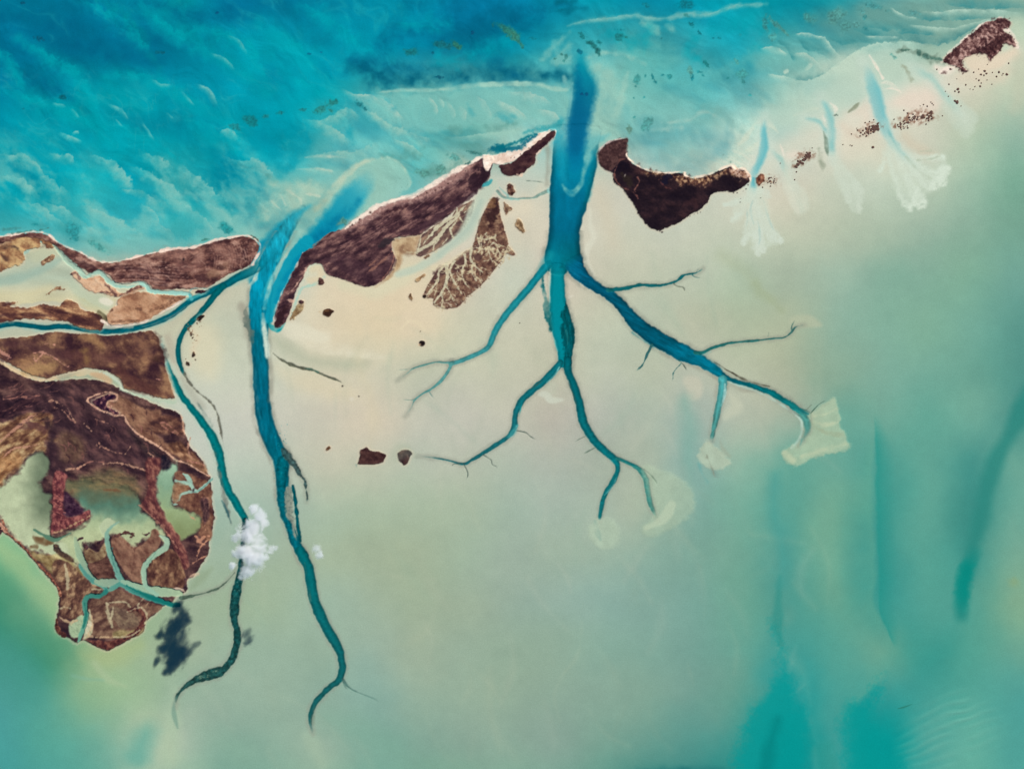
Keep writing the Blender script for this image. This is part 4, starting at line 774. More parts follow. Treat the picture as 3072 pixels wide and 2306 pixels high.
# peach sand ridges and islets inside
veg(('island',I1,'salt_flat'), 'E', [(590,612),(635,585),(700,620),(760,640),(840,625),(890,690),(960,740),(1010,775),(1100,730),(1180,702),(1205,730),(1130,765),(1010,800),(930,795),(840,775),(740,755),(660,690)], ((150,100,76),(214,174,140),(228,196,164)), 16, 30, 1.5, 1., 3, sd=4)
for p in ([(590,620,10),(640,600,30),(660,650,20)], [(870,690,14),(920,740,26),(960,790,30)], [(1000,790,14),(1100,740,20),(1190,712,24)], [(840,760,14),(920,770,20)]): vstroke(('island',I1,'mangrove'), 'E', p, BR, 6, a=.85)
veg(('island',I1,'salt_flat'), 'E', [(975,835),(1020,800),(1100,775),(1200,760),(1300,782),(1500,790),(1550,788),(1480,850),(1380,905),(1280,960),(1200,1005),(1080,1028),(935,1042),(890,1010),(885,960),(925,900),(975,870)], ((140,96,74),(186,142,110),(210,170,138)), 18, 20, 1.4, 1.1, 2.5, sd=7)
for p in ([(1380,810,14),(1470,820,40),(1530,800,20)], [(1130,900,14),(1170,900,30)], [(930,1010,20),(1050,1000,20),(1150,1000,16)], [(900,960,10),(930,910,16)], [(1250,920,20),(1330,890,30),(1440,840,26)]): vstroke(('island',I1,'mangrove'), 'E', p, ((80,50,44),(130,90,70),(160,118,92)), 6, a=.7)
veg(('island',I1,'mangrove'), 'E', [(-60,860),(60,850),(150,845),(90,880),(260,895),(360,860),(470,890),(520,850),(560,828),(640,850),(690,910),(800,940),(860,985),(845,1075),(760,1072),(640,1052),(560,1012),(400,992),(200,985),(-60,1012)], ((70,42,44),(126,84,66),(206,164,120)), 12, 12, 3.2, 1.25, 3, sd=9)
streaks([('E',[(-40,870,16),(60,860,26),(130,875,10)]), ('E',[(-40,960,20),(200,950,30),(420,960,20)]), ('E',[(560,990,20),(700,1010,50),(820,1040,40)]), ('E',[(330,870,10),(430,910,30),(560,940,20)])], (64,36,42), .65, 3, 5)
streaks([('E',[(620,800,20),(760,870,30),(860,940,26)])], (196,196,158), .6, 5, 4)
streaks([('E',[(820,930,20),(860,970,44),(880,1000,20)])], (74,66,44), .8, 3, 3)
for p in ([(350,530,20),(390,495,44),(440,470,40),(450,480,14)], [(390,780,8),(450,740,26),(500,720,20)], [(480,740,8),(530,745,14)], [(620,575,8),(640,610,16)]): vstroke(('island',I1,'mangrove'), 'E', p, ((96,60,44),(140,100,74),(196,160,124)), 6, rough=4, a=.9)
vein('E', [(840,1000,8),(880,1020,12),(930,1046,14),(1080,1034,12),(1200,1008,12),(1290,960,12),(1390,905,12),(1490,845,12),(1560,795,8)], (240,222,204), .95, 1.5, 1.2, ('island',I1,'beach'))
streaks([('E',[(860,1050,20),(920,1055,30),(1100,1050,20)])], (176,176,162), .7, 3, 3)
CRK = (168,200,182)
for p in ([(440,370,14),(520,460,40),(580,520,46),(650,575,40),(710,640,34),(760,615,30),(830,600,34),(890,660,36),(960,705,36),(1050,715,30),(1150,690,34),(1215,715,36),(1250,755,32),(1400,768,34),(1540,775,34),(1580,790,24)],):
    M = stroke('E', p, 2, 2, 9); paint(M, mix((166,192,170),(150,205,196), M.along), .95, own=('island',I1,'creek')); Z[M.sl] -= .06*M.a
vein('E', [(960,690,10),(1050,700,30),(1150,690,14)], (214,214,186), .7, 3)
vein('E', [(1560,780,8),(1590,740,10),(1640,730,9),(1720,740,7)], (150,190,180), .8)
vein('E', [(1570,780,14),(1590,820,30)], (84,176,180), .9, 2)
veg(('islet','tip'), 'E', [(1620,760),(1650,745),(1715,748),(1700,765),(1640,775)], DK, 6, rough=2)

# ============ big south-western island
I2 = 'big'
outl = [(-80,-60),(60,2),(150,52),(240,96),(340,122),(500,112),(640,100),(800,112),(900,135),(1020,190),(1200,268),(1340,332),(1430,356),(1490,395),(1512,440),(1500,500),(1540,560),(1570,640),(1640,730),(1688,790),(1715,880),(1748,912),(1752,990),(1750,1070),(1772,1180),(1780,1260),(1752,1380),(1738,1450),(1728,1540),(1715,1575),(1670,1640),(1610,1730),(1555,1765),(1545,1840),(1530,1870),(1480,1880),(1420,1950),(1350,1985),(1300,2040),(1210,2110),(1190,2190),(1100,2245),(1020,2290),(910,2348),(840,2330),(760,2300),(690,2265),(640,2290),(570,2250),(520,2235),(470,2185),(470,2100),(485,2000),(480,1960),(500,1890),(450,1805),(400,1745),(330,1665),(260,1585),(180,1495),(90,1415),(20,1375),(-80,1330)]
M = veg(('island',I2,'mangrove'), 'H', outl, ((44,28,38),(74,50,52),(120,88,80)), 16, 20, 1.8, 1.2, 2.5, sd=1, zn=.04)
def reg(pts, cols, sc=14, ang=0, asp=1.4, a=.9, soft=7, rough=6, sd=3, amp=1.2, part='mangrove', curve=3, z=0):
    M = poly('H', pts, soft, rough, 18, sd, curve)
    paint(M, tex(M, cols, sc, ang, asp, sd, amp), a, own=('island',I2,part)); Z[M.sl] += z*M.a
    return M
MAR = ((40,27,38),(66,45,52),(116,80,78))
OLV = ((92,78,54),(134,116,80),(180,160,112))
# mangrove reaches
reg([(-80,260),(300,180),(560,150),(860,200),(1000,400),(1180,620),(1340,760),(1390,860),(1200,880),(1000,800),(700,820),(520,860),(440,1000),(400,760),(430,540),(250,420),(-80,520)], MAR, 18, 40, 2., .75, 16, 10, 5)
reg([(-80,300),(120,280),(330,270),(200,350),(60,420),(-80,460)], ((22,14,28),(46,28,38),(80,52,54)), 12, -25, 3, .8, 8, 6, 2)
reg([(-80,560),(60,460),(240,390),(400,380),(430,460),(400,580),(470,600),(440,640),(380,610),(380,690),(250,730),(120,870),(20,980),(-80,1080)], ((88,56,46),(144,108,78),(206,178,132)), 13, -30, 2.2, .95, 7, 8, 7, 1.35)
reg([(-80,780),(150,700),(180,790),(60,900),(-20,1000),(-80,1000)], ((98,60,42),(150,106,70),(200,154,108)), 12, -40, 2, .8, 8, 6, 4)
streaks([('H',[(160,500,20),(260,480,60),(380,530,50)])], (98,64,62), .8, 4, 6)
streaks([('H',[(380,440,30),(440,560,60),(420,700,40),(410,820,60)])], (48,32,42), .75, 8, 8)
reg([(480,580),(600,540),(720,680),(640,800),(520,760)], ((80,56,50),(110,84,66),(140,112,86)), 12, 60, 1.5, .7, 14, 8, 3)
reg([(1060,500),(1200,620),(1330,720),(1370,790),(1280,760),(1140,650)], ((30,24,30),(52,42,46),(78,60,56)), 10, 40, 2, .7, 10, 5, 4)
# tan pan in the north-east of the island
reg([(800,260),(900,220),(990,240),(1100,300),(1200,350),(1330,360),(1310,440),(1250,470),(1290,560),(1400,640),(1500,690),(1600,760),(1720,890),(1560,800),(1430,730),(1310,660),(1170,580),(1080,480),(1040,420),(960,390),(880,370),(780,310)], ((98,64,54),(138,100,80),(166,126,98)), 16, 40, 1.8, .95, 5, 4, 6)
reg([(1240,450),(1340,410),(1500,430),(1530,560),(1440,560),(1300,560)], ((64,40,42),(100,66,56),(146,106,84)), 10, 20, 1.5, .9, 5, 5, 3)
reg([(1380,660),(1480,620),(1600,720),(1680,790),(1720,890),(1560,790),(1450,720)], ((70,44,40),(120,82,62),(190,148,114)), 10, 35, 2, .85, 5, 5, 8)
veg(('island',I2,'pool'), 'H', [(760,290),(840,260),(900,225),(960,235),(960,270),(900,280),(890,330),(930,350),(990,380),(960,395),(900,370),(830,345)], ((30,14,40),(62,34,52),(150,104,100)), 6, 20, 1, 1.2, 3, sd=8, zn=.02)
vein('H', [(870,210,6),(780,240,12),(728,270,16),(760,315,12),(850,365,12),(920,385,12),(960,405,14),(1030,405,12),(1045,445,14),(1085,500,14),(1170,575,14),(1300,650,16),(1390,715,14),(1460,770,14),(1560,805,12),(1650,860,10),(1735,905,8)], (222,176,148), .95, 1.8, 2, ('island',I2,'sand_ridge'))
vein('H', [(870,210,6),(930,215,10),(975,240,12),(960,280,12),(900,285,10),(890,330,9),(950,320,8)], (214,166,140), .9, 1.8, 2)
for p in ([(1330,470,8),(1370,462,12),(1420,500,10),(1480,550,8)], [(1340,480,6),(1390,520,10),(1470,560,8)], [(800,650,6),(880,680,12),(960,710,10),(1010,720,6)], [(820,620,4),(830,670,8)], [(1230,710,6),(1270,740,14),(1260,770,8)], [(1040,720,6),(1090,650,8)],
          [(640,860,6),(740,790,10),(860,790,8)], [(860,800,8),(1000,800,12),(1110,830,12),(1250,870,8)], [(550,850,10),(640,840,14),(700,810,8)], [(1500,400,6),(1520,470,8),(1530,560,8)], [(1690,810,8),(1600,790,8),(1540,770,6)],
          [(560,340,6),(600,420,12),(630,470,6)], [(700,470,5),(760,530,10)], [(380,300,5),(440,280,8),(520,320,6)], [(30,270,8),(200,250,10),(330,240,8)], [(450,340,4),(520,360,8),(590,440,6)], [(780,430,3),(900,470,6)], [(1580,590,6),(1560,690,14),(1600,770,8)],[(0,620,8),(100,540,20),(240,430,30),(300,400,10)],[(20,760,6),(110,680,14),(240,660,12),(330,640,10)]):
    vein('H', p, random.choice([(190,140,118),(172,118,104),(206,160,132)]), .8, 1.8, 3)
for k in range(70):
    x = random.uniform(430,1350); y = random.uniform(230,860); an = random.uniform(.2,1.2)
    vein('H', [(x,y,3),(x+40*math.cos(an),y+40*math.sin(an),6),(x+70*math.cos(an+.5),y+70*math.sin(an+.5),3)], random.choice([(150,98,92),(128,84,76),(40,22,34),(52,30,40)]), .55, 1.6, 2)
for k in range(40):
    x = random.uniform(-20,420); y = random.uniform(150,480); an = random.uniform(-.5,.1)
    vein('H', [(x,y,3),(x+60*math.cos(an),y+60*math.sin(an),7),(x+120*math.cos(an-.2),y+120*math.sin(an-.2),3)], random.choice([(160,108,98),(132,90,80),(34,20,32),(48,28,36)]), .5, 1.6, 2)
# lagoons
def lagoon(key, pts, f, rough=4, soft=4):
    M = poly('H', pts, soft+4, rough+4, 16, 3); c = f(M)
    paint(M, c, 1., own=('island', I2, 'lagoon')); Z[M.sl] = Z[M.sl]*(1-M.a)-.04*M.a
    return M
def f1(M):
    xx, yy = (M.x-0)/K, (M.y-1100)/K
    d = sm(120, 420, xx+.25*(900-yy)*0+40*fbm(M.x,M.y,40,3,2))*sm(1420,1150,yy)
    c = mix((184,196,160), (96,112,90), d*.9)
    return c*(1+.05*fbm(M.x, M.y, 20, 3, 5))[..., None]
lagoon('a', [(0,1000),(60,940),(170,850),(235,750),(330,715),(385,740),(410,800),(390,890),(320,960),(370,1030),(420,1090),(430,1250),(425,1380),(470,1430),(560,1440),(640,1500),(640,1640),(560,1700),(460,1560),(330,1540),(200,1480),(90,1380),(30,1290),(0,1230),(-60,1200),(-60,1000)], f1)
def f2(M):
    xx, yy = M.x/K, (M.y-1100)/K
    t = sm(980, 1420, yy+.12*abs(xx-950)+60*fbm(M.x,M.y,50,3,4))
    c = ramp(t, [(0,(92,100,78)),(.25,(84,122,104)),(.5,(112,146,122)),(.8,(166,184,144)),(1,(178,190,148))])
    return c*(1+.05*fbm(M.x, M.y, 16, 3, 5))[..., None]
lagoon('b', [(540,960),(650,930),(760,930),(880,960),(1000,960),(1100,1000),(1140,1080),(1190,1190),(1270,1270),(1335,1330),(1375,1400),(1380,1470),(1340,1400),(1280,1360),(1240,1410),(1110,1490),(1050,1440),(960,1400),(920,1390),(840,1440),(760,1480),(700,1470),(680,1560),(620,1600),(540,1470),(440,1430),(520,1400),(620,1350),(740,1260),(745,1220),(690,1160),(640,1090),(560,1010)], f2, 5, 6)
reg([(560,960),(680,930),(840,850),(1000,850),(1150,960),(1180,1080),(1100,1060),(960,1040),(840,1030),(700,1000),(640,1060),(560,1040)], ((84,82,62),(120,108,78),(150,124,86)), 12, 10, 3., .72, 16, 8, 5)
streaks([('H',[(860,1020,10),(940,1020,26),(1010,1030,8)])], (112,74,52), .8, 3, 5)
for p in ([(600,950,6),(800,920,10),(1000,930,8)], [(700,1000,6),(850,975,12),(1000,990,8)]): vein('H', p, (146,128,88), .5, 4, 4)
lagoon('c', [(1310,880),(1350,850),(1400,830),(1420,795),(1465,795),(1475,850),(1440,920),(1455,1000),(1410,1120),(1480,1160),(1560,1200),(1650,1225),(1672,1300),(1620,1370),(1520,1430),(1450,1400),(1400,1300),(1345,1180),(1315,1080),(1300,950)],
       lambda M: ramp((M.y-1100)/K+40*fbm(M.x,M.y,30,3,2), [(800,(156,190,160)),(1000,(130,164,136)),(1180,(152,172,128)),(1400,(128,142,98))]), 3)
# maroon peninsula
reg([(450,880),(520,870),(560,900),(540,960),(530,1080),(520,1160),(540,1230),(620,1240),(740,1190),(745,1250),(700,1290),(600,1330),(500,1360),(430,1385),(425,1300),(440,1200),(435,1050)], ((74,34,44),(112,58,62),(168,104,96)), 8, 70, 1.5, .98, 3, 3, 6, z=.05)
reg([(540,1040),(600,1080),(680,1160),(700,1190),(620,1235),(545,1235),(525,1150)], ((38,20,40),(58,34,54),(84,60,74)), 8, 30, 1.2, .95, 5, 4, 2)
vein('H', [(430,1380,6),(520,1355,10),(640,1290,10),(740,1240,8)], (196,164,124), .8, 2, 3)
for k in range(26):
    t = random.random(); vein('H', [(470+random.uniform(-30,50), 880+t*440, 3), (490+random.uniform(-30,50), 910+t*440, 7)], random.choice([(176,112,100),(60,28,40)]), .7, 1.5, 2)
# dark spur on the east of the centre lagoon
reg([(1230,760),(1340,760),(1330,860),(1290,920),(1300,1080),(1340,1180),(1400,1290),(1480,1400),(1560,1560),(1560,1680),(1500,1660),(1440,1500),(1360,1340),(1260,1250),(1160,1160),(1200,1100),(1230,980),(1210,860)], ((68,34,42),(104,58,58),(160,108,92)), 9, 60, 2., .95, 4, 4, 4, z=.04)
vein('H', [(1150,1140,6),(1230,1210,12),(1320,1300,12),(1400,1400,10),(1470,1500,8)], (196,140,118), .75, 2, 4)
reg([(1350,730),(1400,760),(1420,800),(1400,850),(1350,850),(1340,790)], ((16,14,30),(34,30,44),(60,50,56)), 6, 0, 1, .9, 5, 3, 3)
# east shore reach
reg([(1450,870),(1560,880),(1680,930),(1750,990),(1760,1180),(1770,1300),(1740,1440),(1640,1400),(1680,1290),(1650,1220),(1560,1195),(1480,1150),(1430,1130),(1460,1000)], ((82,48,44),(124,86,68),(160,118,92)), 12, 60, 1.4, .9, 3, 4, 7)
for p in ([(1670,1080,6),(1720,1090,12),(1735,1150,10),(1700,1230,10),(1700,1350,6)], [(1700,1120,4),(1690,1200,8)], [(1620,1400,10),(1660,1440,26),(1690,1410,12),(1740,1400,8)], [(1730,1430,6),(1660,1500,10),(1630,1600,8)], [(1640,1450,8),(1700,1470,6)], [(1720,1560,8),(1640,1600,8),(1590,1640,5)], [(1520,1170,4),(1550,1210,6),(1620,1270,4)]): vein('H', p, (206,150,120), .8, 1.8, 3)
reg([(1660,1100),(1720,1090),(1740,1200),(1700,1300),(1670,1200)], MAR, 8, 80, 1.5, .8, 4, 4, 4)
for p in ([(1460,945,26),(1510,965,36),(1570,965,34),(1600,1010,24)], [(1520,885,14),(1560,920,36),(1590,970,28)], [(1600,1010,24),(1640,1030,24),(1700,980,22),(1760,930,18)], [(1610,1030,26),(1540,1045,24),(1500,1060,26),(1480,1100,24),(1440,1110,16)], [(1440,1050,8),(1430,1130,14),(1470,1140,12)]):
    M = stroke('H', p, 1.8, 2, 8); paint(M, (158,194,176), .95, own=('island',I2,'creek'))
vein('H', [(1590,1040,6),(1660,1020,10),(1760,930,8)], (96,146,140), .7)
reg([(1440,960),(1560,985),(1560,1030),(1500,1050),(1470,1120),(1430,1100)], ((120,84,62),(150,112,84),(170,132,100)), 10, 0, 1, .8, 3, 3, 3)
paint(blob('H', 1605,1020,14,24,20), (50,34,42), .9)
# south: flats, brown lobes and creeks
reg([(240,1530),(400,1560),(520,1540),(620,1620),(700,1760),(640,1800),(480,1760),(380,1660),(300,1600)], ((128,106,62),(168,150,100),(190,176,126)), 14, 30, 1.6, .8, 8, 7, 3)
streaks([('H',[(280,1420,30),(340,1440,60),(420,1450,40)]), ('H',[(260,1495,24),(300,1490,34)])], (110,84,58), .85, 4, 5)
reg([(440,1470),(500,1500),(580,1570),(640,1640),(600,1620),(520,1580),(450,1530)], ((40,28,34),(70,52,46),(100,76,60)), 7, 40, 1.5, .95, 2.5, 4, 6)
lobes = [([(720,1640),(830,1580),(890,1570),(930,1640),(960,1740),(975,1760),(870,1765),(790,1760),(740,1700)], ((66,40,40),(102,70,60),(140,102,86))),
 ([(700,1480),(760,1520),(820,1540),(880,1430),(890,1560),(820,1600),(730,1620),(700,1560)], ((96,70,54),(136,112,84),(170,150,112))),
 ([(930,1420),(980,1390),(1050,1440),(1110,1500),(1220,1440),(1260,1360),(1310,1355),(1330,1430),(1300,1530),(1200,1620),(1190,1800),(1090,1770),(1020,1680),(960,1580),(930,1520)], ((104,68,58),(134,98,80),(156,118,96))),
 ([(1240,1560),(1330,1510),(1380,1500),(1460,1540),(1520,1660),(1540,1740),(1500,1840),(1380,1840),(1270,1820),(1230,1740),(1220,1640)], ((70,42,40),(112,78,62),(166,130,98))),
 ([(460,1600),(560,1620),(640,1680),(700,1740),(780,1790),(850,1840),(780,1890),(690,1930),(690,2040),(660,2080),(560,2090),(500,2050),(500,1920),(480,1800),(430,1700)], ((64,40,40),(108,76,62),(176,144,110))),
 ([(760,1930),(860,1860),(980,1850),(1090,1880),(1180,1930),(1340,1985),(1290,2040),(1210,2110),(1190,2190),(1100,2240),(900,2250),(760,2230),(740,2100),(740,2000)], ((78,52,48),(114,84,70),(150,120,96)))]
for k, (p, c) in enumerate(lobes):
    p = [(x, y) for x, y in p]; reg(p, c, 13, 30*k, 1.5, .92, 2.5, 3, k+2, 1.3, z=.02)
reg([(860,1990),(930,1980),(1000,2000),(1120,2050),(1160,2140),(1080,2170),(980,2160),(960,2100),(900,2060)], ((84,66,60),(116,96,80),(140,122,98)), 9, 45, 1.3, .8, 4, 4, 4)
reg([(980,2180),(1080,2190),(1160,2160),(1190,2200),(1060,2250),(930,2240)], ((140,128,84),(170,156,108),(190,172,124)), 9, 0, 1.3, .8, 5, 4, 4)
vstroke(('island',I2,'mangrove'), 'H', [(1070,2020,26),(1130,2000,44),(1185,2040,40),(1190,2110,40),(1150,2180,40),(1060,2240,40),(960,2290,54),(880,2310,70),(800,2290,44),(720,2265,10)], ((52,26,34),(90,50,48),(130,84,70)), 8)
vstroke(('island',I2,'mangrove'), 'H', [(470,2100,20),(480,2180,40),(540,2225,36)], ((60,32,34),(96,56,48),(150,108,80)), 8)
reg([(580,2130),(680,2060),(690,2120),(670,2230),(590,2240)], ((150,176,140),(166,190,152),(176,196,160)), 12, 0, 1, .95, 3, 3, 3, 1, 'lagoon')
reg([(740,2010),(770,2120),(770,2200),(720,2250),(690,2250),(710,2130)], ((190,180,140),(206,206,170),(224,212,184)), 12, 0, 1, .9, 3, 3, 3, 1, 'beach')
for p in ([(540,1630,10),(560,1760,30),(560,1840,20)], [(890,1960,20),(900,2050,30),(930,2150,20)], [(940,2000,20),(920,2080,20)], [(760,1840,8),(900,1850,14)], [(880,1955,6),(960,1950,8),(1040,1950,12),(1080,1990,8)], [(1060,2030,8),(1150,1995,14),(1200,2020,12),(1220,2080,14),(1200,2130,8)],
          [(1120,2000,4),(1190,1920,8)], [(1210,1980,4),(1250,1930,7)], [(500,2000,10),(540,1990,16),(580,2000,10)], [(500,2080,14),(580,2120,26),(640,2100,12)], [(760,2060,10),(770,2140,16),(740,2230,14),(900,2240,8)], [(940,2240,5),(1080,2230,9),(1160,2180,6)]):
    vein('H', p, random.choice([(206,176,138),(196,186,150)]), .75, 2, 3)
vein('H', [(1400,1850,10),(1470,1840,26),(1530,1860,24),(1520,1880,8)], (232,206,180), .9, 2, 3, ('island',I2,'beach'))
vein('H', [(1550,1780,8),(1580,1740,20),(1640,1720,12)], (226,190,160), .9, 2, 3, ('island',I2,'beach'))
vstroke(('island',I2,'mangrove'), 'H', [(1540,1760,14),(1545,1810,26),(1535,1860,10)], MAR, 8)
for p in ([(20,1270,14),(60,1370,16),(180,1480,14),(260,1570,16),(340,1660,18),(420,1740,20),(480,1830,20),(500,1900,14)],):
    vstroke(('island',I2,'mangrove'), 'H', p, ((84,40,38),(130,78,62),(196,140,110)), 6, a=.95)
vein('H', [(-20,1290,20),(20,1330,26),(50,1380,14)], (226,170,140), .85, 2, 4)
vstroke(('island',I2,'mangrove'), 'H', [(940,1410,16),(1010,1385,24),(1060,1375,28),(1105,1395,30),(1080,1410,10)], ((44,26,32),(76,48,48),(104,72,62)), 6)
for p in ([(650,1430,20),(680,1420,14)], [(1180,1385,6),(1210,1392,9),(1240,1378,6)], [(820,1460,20),(870,1440,20)], [(680,1450,10),(720,1500,20)]): vstroke(('island',I2,'mangrove'), 'H', p, DK, 6)
# creeks
cw = [(880,1490,30),(890,1420,34),(885,1370,30),(930,1310,24),(985,1275,16)]
for k, (p, c0, c1) in enumerate([([(930,1300,60),(890,1300,90),(860,1340,70),(880,1400,40)], (182,196,160), (182,196,160)),
    ([(985,1285,14),(930,1320,24),(890,1370,34),(890,1440,44),(910,1540,44),(950,1640,46),(990,1740,54),(1020,1790,50)], (140,176,154), (104,164,150)),
    ([(620,1420,20),(640,1500,44),(670,1580,60),(700,1660,60),(740,1720,40),(790,1770,36)], (160,182,148), (130,170,148)),
    ([(660,1640,20),(700,1710,34),(780,1780,40),(850,1810,36),(880,1840,34),(870,1870,30)], (84,146,134), (70,140,130)),
    ([(800,1780,40),(880,1790,70),(960,1790,70)], (150,176,148), (140,172,150)),
    ([(880,1860,34),(940,1830,36),(1010,1800,50),(1100,1840,70),(1200,1890,60),(1300,1930,50),(1400,1965,44),(1480,1975,36)], (100,160,144), (20,116,112)),
    ([(1010,1780,30),(1080,1800,50),(1200,1840,60),(1320,1860,80),(1420,1870,70),(1500,1880,40)], (148,184,158), (168,194,158)),
    ([(1330,1400,20),(1385,1440,46),(1380,1490,50),(1310,1540,50),(1230,1610,44),(1195,1680,46),(1195,1760,44),(1220,1830,40),(1300,1890,30)], (160,190,164), (150,190,166)),
    ([(880,1860,34),(830,1900,34),(760,1895,36),(710,1930,40),(705,2000,42),(715,2060,44),(695,2150,40),(665,2240,32),(650,2280,10)], (40,120,112), (110,170,146)),
    ([(280,1350,10),(350,1390,30),(440,1430,36),(500,1420,24),(580,1380,10)], (80,120,100), (90,130,108))]):
    M = stroke('H', p, 2.2, 2, 10); paint(M, mix(c0, c1, M.along), .95, own=('island',I2,'creek')); Z[M.sl] = Z[M.sl]*(1-M.a)-.06*M.a
for p, c in (([(930,1500,6),(935,1600,14),(970,1700,8)], (70,128,118)), ([(1050,1815,10),(1180,1880,26),(1300,1930,34),(1420,1970,26)], (14,110,104)), ([(700,1960,10),(712,2060,20),(690,2160,16)], (30,110,100)), ([(1290,1540,6),(1220,1640,10)], (110,160,140))):
    vein('H', p, c, .8, 2.5, 2)
for p in ([(1120,1500,6),(1110,1600,8),(1100,1680,6)], [(1110,1510,5),(1060,1460,8)], [(1110,1510,5),(1200,1450,8)]): vein('H', p, (100,66,58), .7, 1.8, 2)
# sand creek between the two halves of the island and the northern half
M = stroke('E', [(-60,1290,10),(0,1340,20),(120,1410,26),(240,1460,26),(340,1490,26),(480,1470,36),(560,1448,46),(660,1430,54),(760,1425,46),(840,1436,28),(940,1478,26),(1000,1530,24),(1020,1575,30),(1150,1606,36),(1280,1640,40),(1440,1665,50)], 2.5, 3, 12)
paint(M, mix((212,190,152),(182,200,176), sm(.4,.7,M.along)), .92, own=('island',I2,'sand_flat')); 
wash('E', [(520,1470,30),(600,1440,40),(660,1430,20)], (150,158,138), .6, 6)
wash('E', [(760,1440,20),(840,1460,50),(900,1500,40)], (206,170,132), .8, 6, 5)
nh = [(-60,1165),(150,1140),(340,1115),(460,1092),(620,1105),(780,1112),(900,1122),(1040,1112),(1180,1088),(1255,1085),(1305,1130),(1328,1200),(1360,1300),(1378,1400),(1410,1500),(1435,1600),(1440,1642),(1300,1635),(1180,1592),(1030,1560),(1010,1500),(910,1430),(830,1405),(700,1395),(600,1420),(480,1450),(400,1475),(330,1472),(200,1420),(60,1345),(-60,1270)]
M = veg(('island','north_half','mangrove'), 'E', nh, ((56,33,42),(98,66,58),(156,118,88)), 24, 25, 1.5, 1.35, 2.5, sd=11)
for p, c in (([(-40,1190,30),(200,1200,60),(420,1260,70),(560,1300,60)], (72,44,50)), ([(560,1280,60),(800,1310,110),(1000,1320,80)], (92,58,56)), ([(980,1400,60),(1100,1520,110),(1250,1580,80),(1400,1620,30)], (84,50,48)), ([(1290,1110,20),(1330,1200,40),(1360,1300,40),(1290,1320,30)], (52,32,32)),
             ([(640,1120,8),(640,1200,12),(600,1260,8)], (72,46,42)), ([(860,1150,6),(850,1220,12),(870,1280,8)], (80,52,46)), ([(1040,1130,6),(1040,1200,14),(1080,1270,8)], (74,46,44)), ([(820,1270,6),(830,1200,8)], (80,52,46))):
    paint(stroke('E', p, 9, 6, 14), c, .65)
for p, c in (([(660,1130,40),(760,1160,80),(840,1200,40)], (176,136,92)), ([(1150,1150,60),(1220,1250,80),(1200,1330,40)], (160,118,88)), ([(1330,1380,30),(1390,1500,50),(1420,1600,30)], (172,132,96)), ([(200,1440,40),(320,1400,80),(450,1380,60)], (184,148,100)), ([(60,1330,20),(180,1340,50),(260,1330,20)], (150,110,78)),
             ([(700,1260,60),(720,1330,40)], (150,116,72))):
    paint(stroke('E', p, 10, 7, 14), c, .6)
for p in ([(280,1270,6),(340,1260,10),(400,1280,8),(470,1320,12),(520,1360,10),(570,1385,5)], [(280,1280,6),(295,1330,10),(330,1300,8),(360,1270,5)], [(370,1190,4),(450,1200,8)], [(-10,1240,20),(60,1290,30),(90,1310,10)], [(1290,1480,4),(1360,1490,6)]): vein('E', p, (206,150,130), .8, 2, 3)
vein('E', [(830,1425,8),(920,1460,14),(985,1510,16),(1015,1555,16),(1030,1585,10)], (196,208,186), .9, 1.8, 3)

# ============ central island with its ridge
I3 = 'ridge'
ridge = [(75,1602),(70,1500),(92,1420),(132,1320),(190,1200),(258,1075),(300,995),(380,950),(440,890),(530,822),(620,800),(680,775),(760,715),(860,650),(960,596),(1060,556),(1200,524),(1300,474),(1420,404),(1540,335),(1640,276),(1750,216),(1840,193),(1882,202),(1872,262),(1850,340),(1842,390),(1790,440),(1700,500),(1620,590),(1560,640),(1500,690),(1400,752),(1300,822),(1200,852),(1080,862),(1040,890),(1040,950),(1062,1040),(1040,1120),(990,1190),(920,1250),(850,1272),(760,1258),(640,1212),(530,1182),(475,1140),(462,1100),(420,1078),(340,1105),(305,1190),(252,1290),(222,1370),(202,1450),(168,1540),(132,1592)]
# apron of tan mud at its foot
M = poly('F', [(1040,880),(1240,850),(1300,830),(1260,990),(1180,1000),(1120,1010),(1115,1080),(1060,1160),(960,1240),(900,1275),(1000,1180),(1050,1080),(1040,960)], 6, 4)
paint(M, tex(M, ((140,104,78),(178,146,110),(206,180,140)), 14, 60, 1.5), .9, own=('island',I3,'mud_apron'))
streaks([('F',[(1130,980,14),(1160,1000,30),(1230,990,16)])], (120,92,74), .6, 4, 4)
M = veg(('island',I3,'mangrove'), 'F', ridge, ((48,30,40),(84,57,61),(150,112,104)), 9, -28, 2.4, 1.15, 2.2, sd=4, zn=.04)
D1 = lambda t, pts, c=(44,28,38), a=.85: paint(stroke(t, pts, 4, 6, 10), c, a)
D1('F', [(1850,215,10),(1830,290,60),(1790,390,80),(1700,400,60),(1750,300,20)]); D1('F', [(1860,220,20),(1810,330,80),(1760,430,60),(1700,470,40)])
D1('F', [(1800,440,20),(1650,530,60),(1500,640,60),(1400,720,70),(1250,800,60),(1100,840,30)], (62,40,50), .75); D1('F', [(1760,240,8),(1690,300,20)], (50,30,36))
D1('F', [(880,650,10),(960,660,24),(1060,630,14),(1200,590,10)], (54,30,38)); D1('F', [(880,720,8),(980,700,16),(1100,690,8)], (60,36,44)); D1('F', [(940,940,30),(1000,900,60),(1040,880,20)], (50,42,48))
D1('F', [(500,1060,40),(620,1060,110),(760,1140,140),(900,1160,110),(1010,1100,90),(1040,1030,50)], (64,42,52), .55); D1('F', [(560,990,20),(680,960,40),(760,920,20)], (58,36,44), .6)
D1('F', [(85,1590,50),(110,1540,70),(150,1460,60)], (48,28,34)); D1('F', [(320,1000,30),(340,990,30)], (48,30,36), .6)
